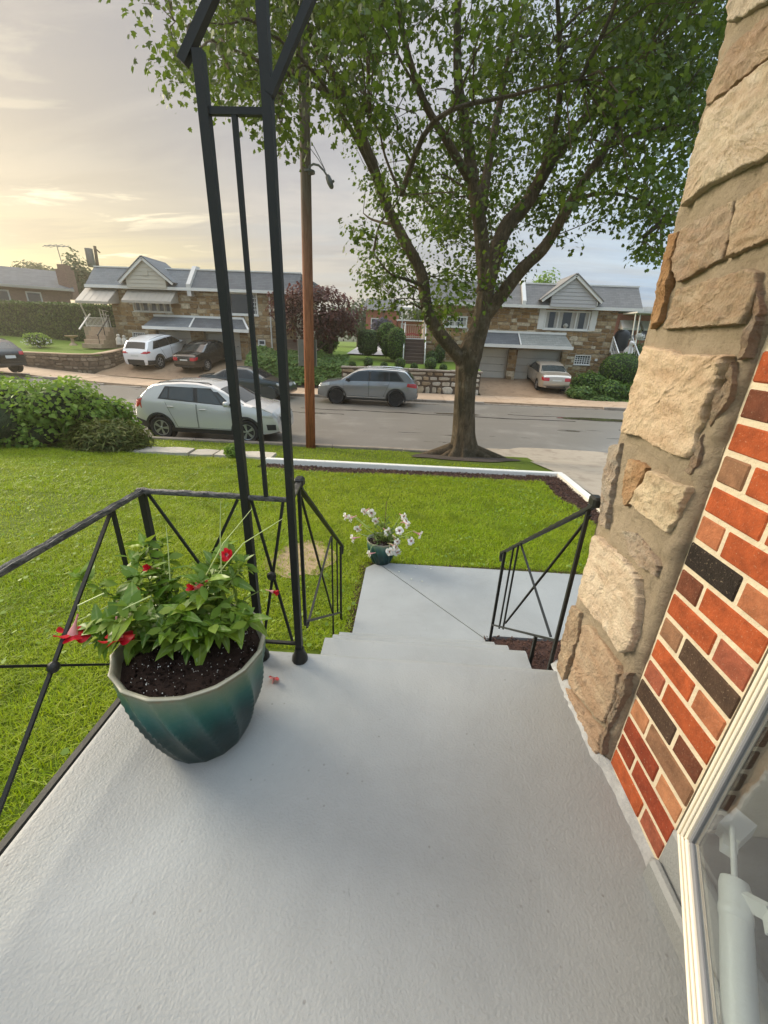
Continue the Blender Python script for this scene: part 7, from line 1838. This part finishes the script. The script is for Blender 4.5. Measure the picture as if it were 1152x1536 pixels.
q = on_y(660, 530, 28.2); hg('shrub', 'upright dark shrub hard against the tree trunk side of the stone house', 'shrub', (q.x, 28.2, q.z), (.34, .35, .60), 900, .09, L_YEW, lump=.06)
# shrubs by the right drive
q = on_y(932, 556, 26.8); hg('mounded_shrub', 'big dark green domed shrub by the right side steps', 'shrub', (q.x, 26.8, q.z), (1.22, 1.0, .98), 4200, .10, L_BOX, p=2.2, shell=.92, lump=.05)
for x, y, Yy, rx, rz_, lab in ((884, 572, 26.0, .95, .55, 'loose juniper shrub next to the champagne sedan'), (915, 585, 25.4, 1.1, .55, 'flat spreading juniper at the sidewalk below the domed shrub'), (872, 590, 25.2, .8, .42, 'small low juniper corner beside the right drive'), (900, 600, 24.95, 1.2, .26, 'low green ground juniper along the sidewalk edge'), (945, 590, 25.6, .8, .6, 'dark juniper against the near stone corner')):
    q = on_y(x, y, Yy); hg('juniper', lab, 'shrub', (q.x, Yy, q.z), (rx, .75, rz_), 1900, .13, L_BOX if Yy > 25.3 else L_IVY, p=2, shell=.72, lump=.2, up=.9)
# ivy bank
n = 9000; xx = rng.uniform(-9.6, -3.7, n); yy = rng.uniform(24.6, 27.3, n); zz = np.interp(yy, [24.5, 25.6, 27.3], [-2.85, -1.75, -1.20])+np.clip((-6-xx)*.06, -.05, .2)+.22*(vnoise(xx, yy, 1.1, 5)+.5)
iv = scatter('ivy_bank', [(0, 0, 0), (.5, .35, .05), (.3, .8, 0), (0, 1, -.1), (-.3, .8, 0), (-.5, .35, .05)], [(0, 1, 2, 3, 4, 5)], np.column_stack([xx, yy, zz]), frames(np.column_stack([rng.normal(0, .5, n), rng.normal(-.5, .5, n), np.full(n, .8)])), rng.uniform(.10, .20, n), L_IVY); tag(iv, kind='stuff')
sheet('bank', np.linspace(-9.7, -3.7, 14), np.linspace(24.5, 27.4, 8), lambda X, Y_: np.interp(Y_, [24.5, 25.6, 27.4], [-2.92, -1.78, -1.22])+np.clip((-6-X)*.06, -.05, .2), MAT_EARTH)
# purple maple
pm = root('purple_maple', 'dark red leaved maple with a short trunk in front of the left stone house', 'tree', (-6.0, 27.6, -1.2))
tr0 = Vector((-6.1, 27.6, -1.35)); m = MB()
for tgt, r0 in (((-6.2, 27.5, 1.2), .20), ((-7.6, 27.4, 1.4), .11), ((-4.6, 27.5, 1.3), .12), ((-3.6, 27.5, .7), .08), ((-5.3, 27.9, 2.2), .10)): m.tube(spl([tr0, tr0.lerp(Vector(tgt), .4)+Vector((0, 0, .15)), tgt], 5), np.linspace(r0, .03, 11), 8)
m.build('trunk', MAT_BARK, pm, smooth=180)
MB().tube([(-5.05, 28.3, -1.4), (-5.0, 28.3, -.2), (-4.7, 28.3, .6)], [.15, .12, .06], 8).build('trunk', MAT_BARK, pm, smooth=180)
n = 11000; P_, d_ = ell_pts(n, (2.9, 1.7, 1.65), .25, 2.2); q = 1+.30*vnoise(d_[:, 0]*2.2, d_[:, 2]*2.2+d_[:, 1], 1.4, 6)+.16*vnoise(d_[:, 0]*6, d_[:, 2]*6, 1.2, 2); P_ *= q[:, None]; P_ += np.array((-5.75, 27.6, 1.10)); P_ = P_[P_[:, 2] > -.55+.25*np.abs(P_[:, 0]+5.7)*0]
k_ = (vnoise(P_[:, 0]*1.0+P_[:, 1]*.5, P_[:, 2], 1.25, 9) > -.12) | (rng.uniform(0, 1, len(P_)) < .15); P_ = P_[k_]; nn = (P_-np.array((-5.75, 27.6, .6))); nn /= np.linalg.norm(nn, axis=1, keepdims=True); nn += rng.normal(0, .5, nn.shape); nn[:, 2] += .4
scatter('crown', MAPLE_V, MAPLE_F, P_, frames(nn), rng.uniform(.12, .22, len(P_)), L_RED, pm)
hg('shrub', 'soft green shrub under the purple maple beside its trunk', 'shrub', (-5.6, 30.0, -.42), (.85, .7, .75), 1500, .11, L_BOX, lump=.1)
hg('lilac_bush', 'bluish purple flowering bush in front of the small red brick house', 'bush', (-2.5, 40.5, .95), (.95, .8, .60), 1100, .15, leafmat('bluish_leaves', (.06, .055, .10), (.10, .09, .16), (.07, .09, .06)), lump=.15)
q = on_y(57, 509, 27.2); hg('flowering_bush', 'green bush with white blossoms in the middle of the left lawn', 'bush', (q.x, 27.2, q.z), (.80, .6, .36), 900, .13, L_BUSH, lump=.2)
P_, d_ = ell_pts(160, (.95, .7, .30), .85); P_ = P_[P_[:, 1] < .2]; b = root('white_blossoms', 'scattered white blossoms edging the bush on the left lawn', 'flowers', (q.x, 27, q.z-.3)); scatter('blossom', QUAD_V, QUAD_F, P_+np.array((q.x, 27.1, q.z-.12)), frames(rng.normal(0, 1, P_.shape)), rng.uniform(.07, .13, len(P_)), L_FLW, b)
q = on_y(107, 504, 27.0); bb = root('bird_bath', 'pale bird bath on a pedestal on the left lawn', 'bird bath', (q.x, 27.0, q.z-.5)); MB().lathe([(.22, -.55), (.2, -.48), (.09, -.40), (.08, -.1)], 14, tuple(q)).build('pedestal', MAT_WALK, bb, smooth=40); MB().lathe([(.10, -.1), (.34, -.02), (.36, .03), (.30, .03), (.04, -.03)], 18, tuple(q)).build('basin', MAT_WALK, bb, smooth=40)
for x, lab, s in ((180, 'left of two small pale stone lawn figures beside the garage wall', 1.0), (188, 'right of two small pale stone lawn figures beside the garage wall', .9)):
    q = on_y(x, 517, 26.9); b = root('stone_figure', lab, 'statue', q); H_ = .62*s
    m = MB(); m.grid([[(q.x+r_*s*math.cos(a)*(1+.2*math.sin(3*a+t_*5)), 26.9+r_*s*math.sin(a), q.z+H_*t_) for a in np.linspace(0, 2*math.pi, 15)] for t_, r_ in ((0, .20), (.1, .21), (.3, .16), (.5, .17), (.68, .10), (.76, .07), (.82, .10), (.92, .10), (1, .02))]); m.build('figure', simple('weathered_stone', (.45, .41, .34), .9, var=.3, ns=8), b, smooth=80)
# far trees behind the roofs
def far_tree(name, label, c, rad, n, size, mat, trunk_z=-1.5, p=2, lump=.25):
    c = np.array(c, float); r = root(name, label, 'tree', (c[0], c[1], trunk_z)); P_, d_ = ell_pts(n, rad, .35, p); q = 1+lump*2*vnoise(d_[:, 0]*2, d_[:, 2]*2+d_[:, 1], 1.6, int(abs(c[0])) % 11); P_ *= q[:, None]
    nn = d_+rng.normal(0, .5, d_.shape); nn[:, 2] += .4; scatter('crown', QUAD_V, QUAD_F, P_+c, frames(nn), rng.uniform(size*.6, size*1.3, n), mat, r); MB().tube([(c[0], c[1], trunk_z-.3), (c[0], c[1], c[2]+rad[2]*.3)], [.35, .12], 8).build('trunk', MAT_BARK, r); return r
far_tree('far_tree', 'pointed grey green tree behind the left stone house beside the chimney', (-32.5, 44, 4.1), (1.7, 1.5, 2.3), 1500, .30, L_FAR)
far_tree('far_tree', 'light green treetop showing over the right stone house roof', (13.8, 50, 4.6), (1.9, 2, 2.6), 1500, .30, L_BUSH)
far_tree('far_tree', 'grey treetop above the long dark roof, nearer the left edge', (-53, 64, 6.2), (3.4, 3, 1.9), 1200, .5, L_FAR)
far_tree('far_tree', 'grey treetop above the long dark roof, nearer the chimney', (-47.5, 66, 5.6), (3.0, 3, 1.9), 1200, .5, L_FAR)
far_tree('far_tree', 'dim green tree behind the small red brick house', (-7.5, 66, 2.2), (5.5, 4, 2.8), 2000, .5, L_FAR)
far_tree('far_tree', 'dim green tree beyond the white porch rail', (2.5, 62, 2.6), (5.0, 4, 3.0), 2000, .5, L_FAR)
hz = sheet('far_ridge', np.linspace(-255, 255, 90), [120, 150, 200], lambda X, Y_: np.where(Y_ > 140, 2.2+1.8*vnoise(X, Y_*0, .06, 4)+1.2*vnoise(X, Y_*0, .25, 7), -1.5), simple('far_woods', (.045, .06, .035), .95, var=.5, ns=.25))

# ============================================================ HAZE VOLUME
hz_ = NT('lens_veil_haze'); pv = hz_.n('ShaderNodeVolumePrincipled'); pv.inputs['Color'].default_value = (1.0, .91, .74, 1); pv.inputs['Density'].default_value = .0015; pv.inputs['Anisotropy'].default_value = .68  # thin haze volume added to imitate lens veiling glare
hz_.l(pv.outputs[0], hz_.out.inputs['Volume'])
ho = MB().box(-270, 270, -45, 220, -5.5, 18).build('haze', hz_.m); tag(ho, kind='stuff')
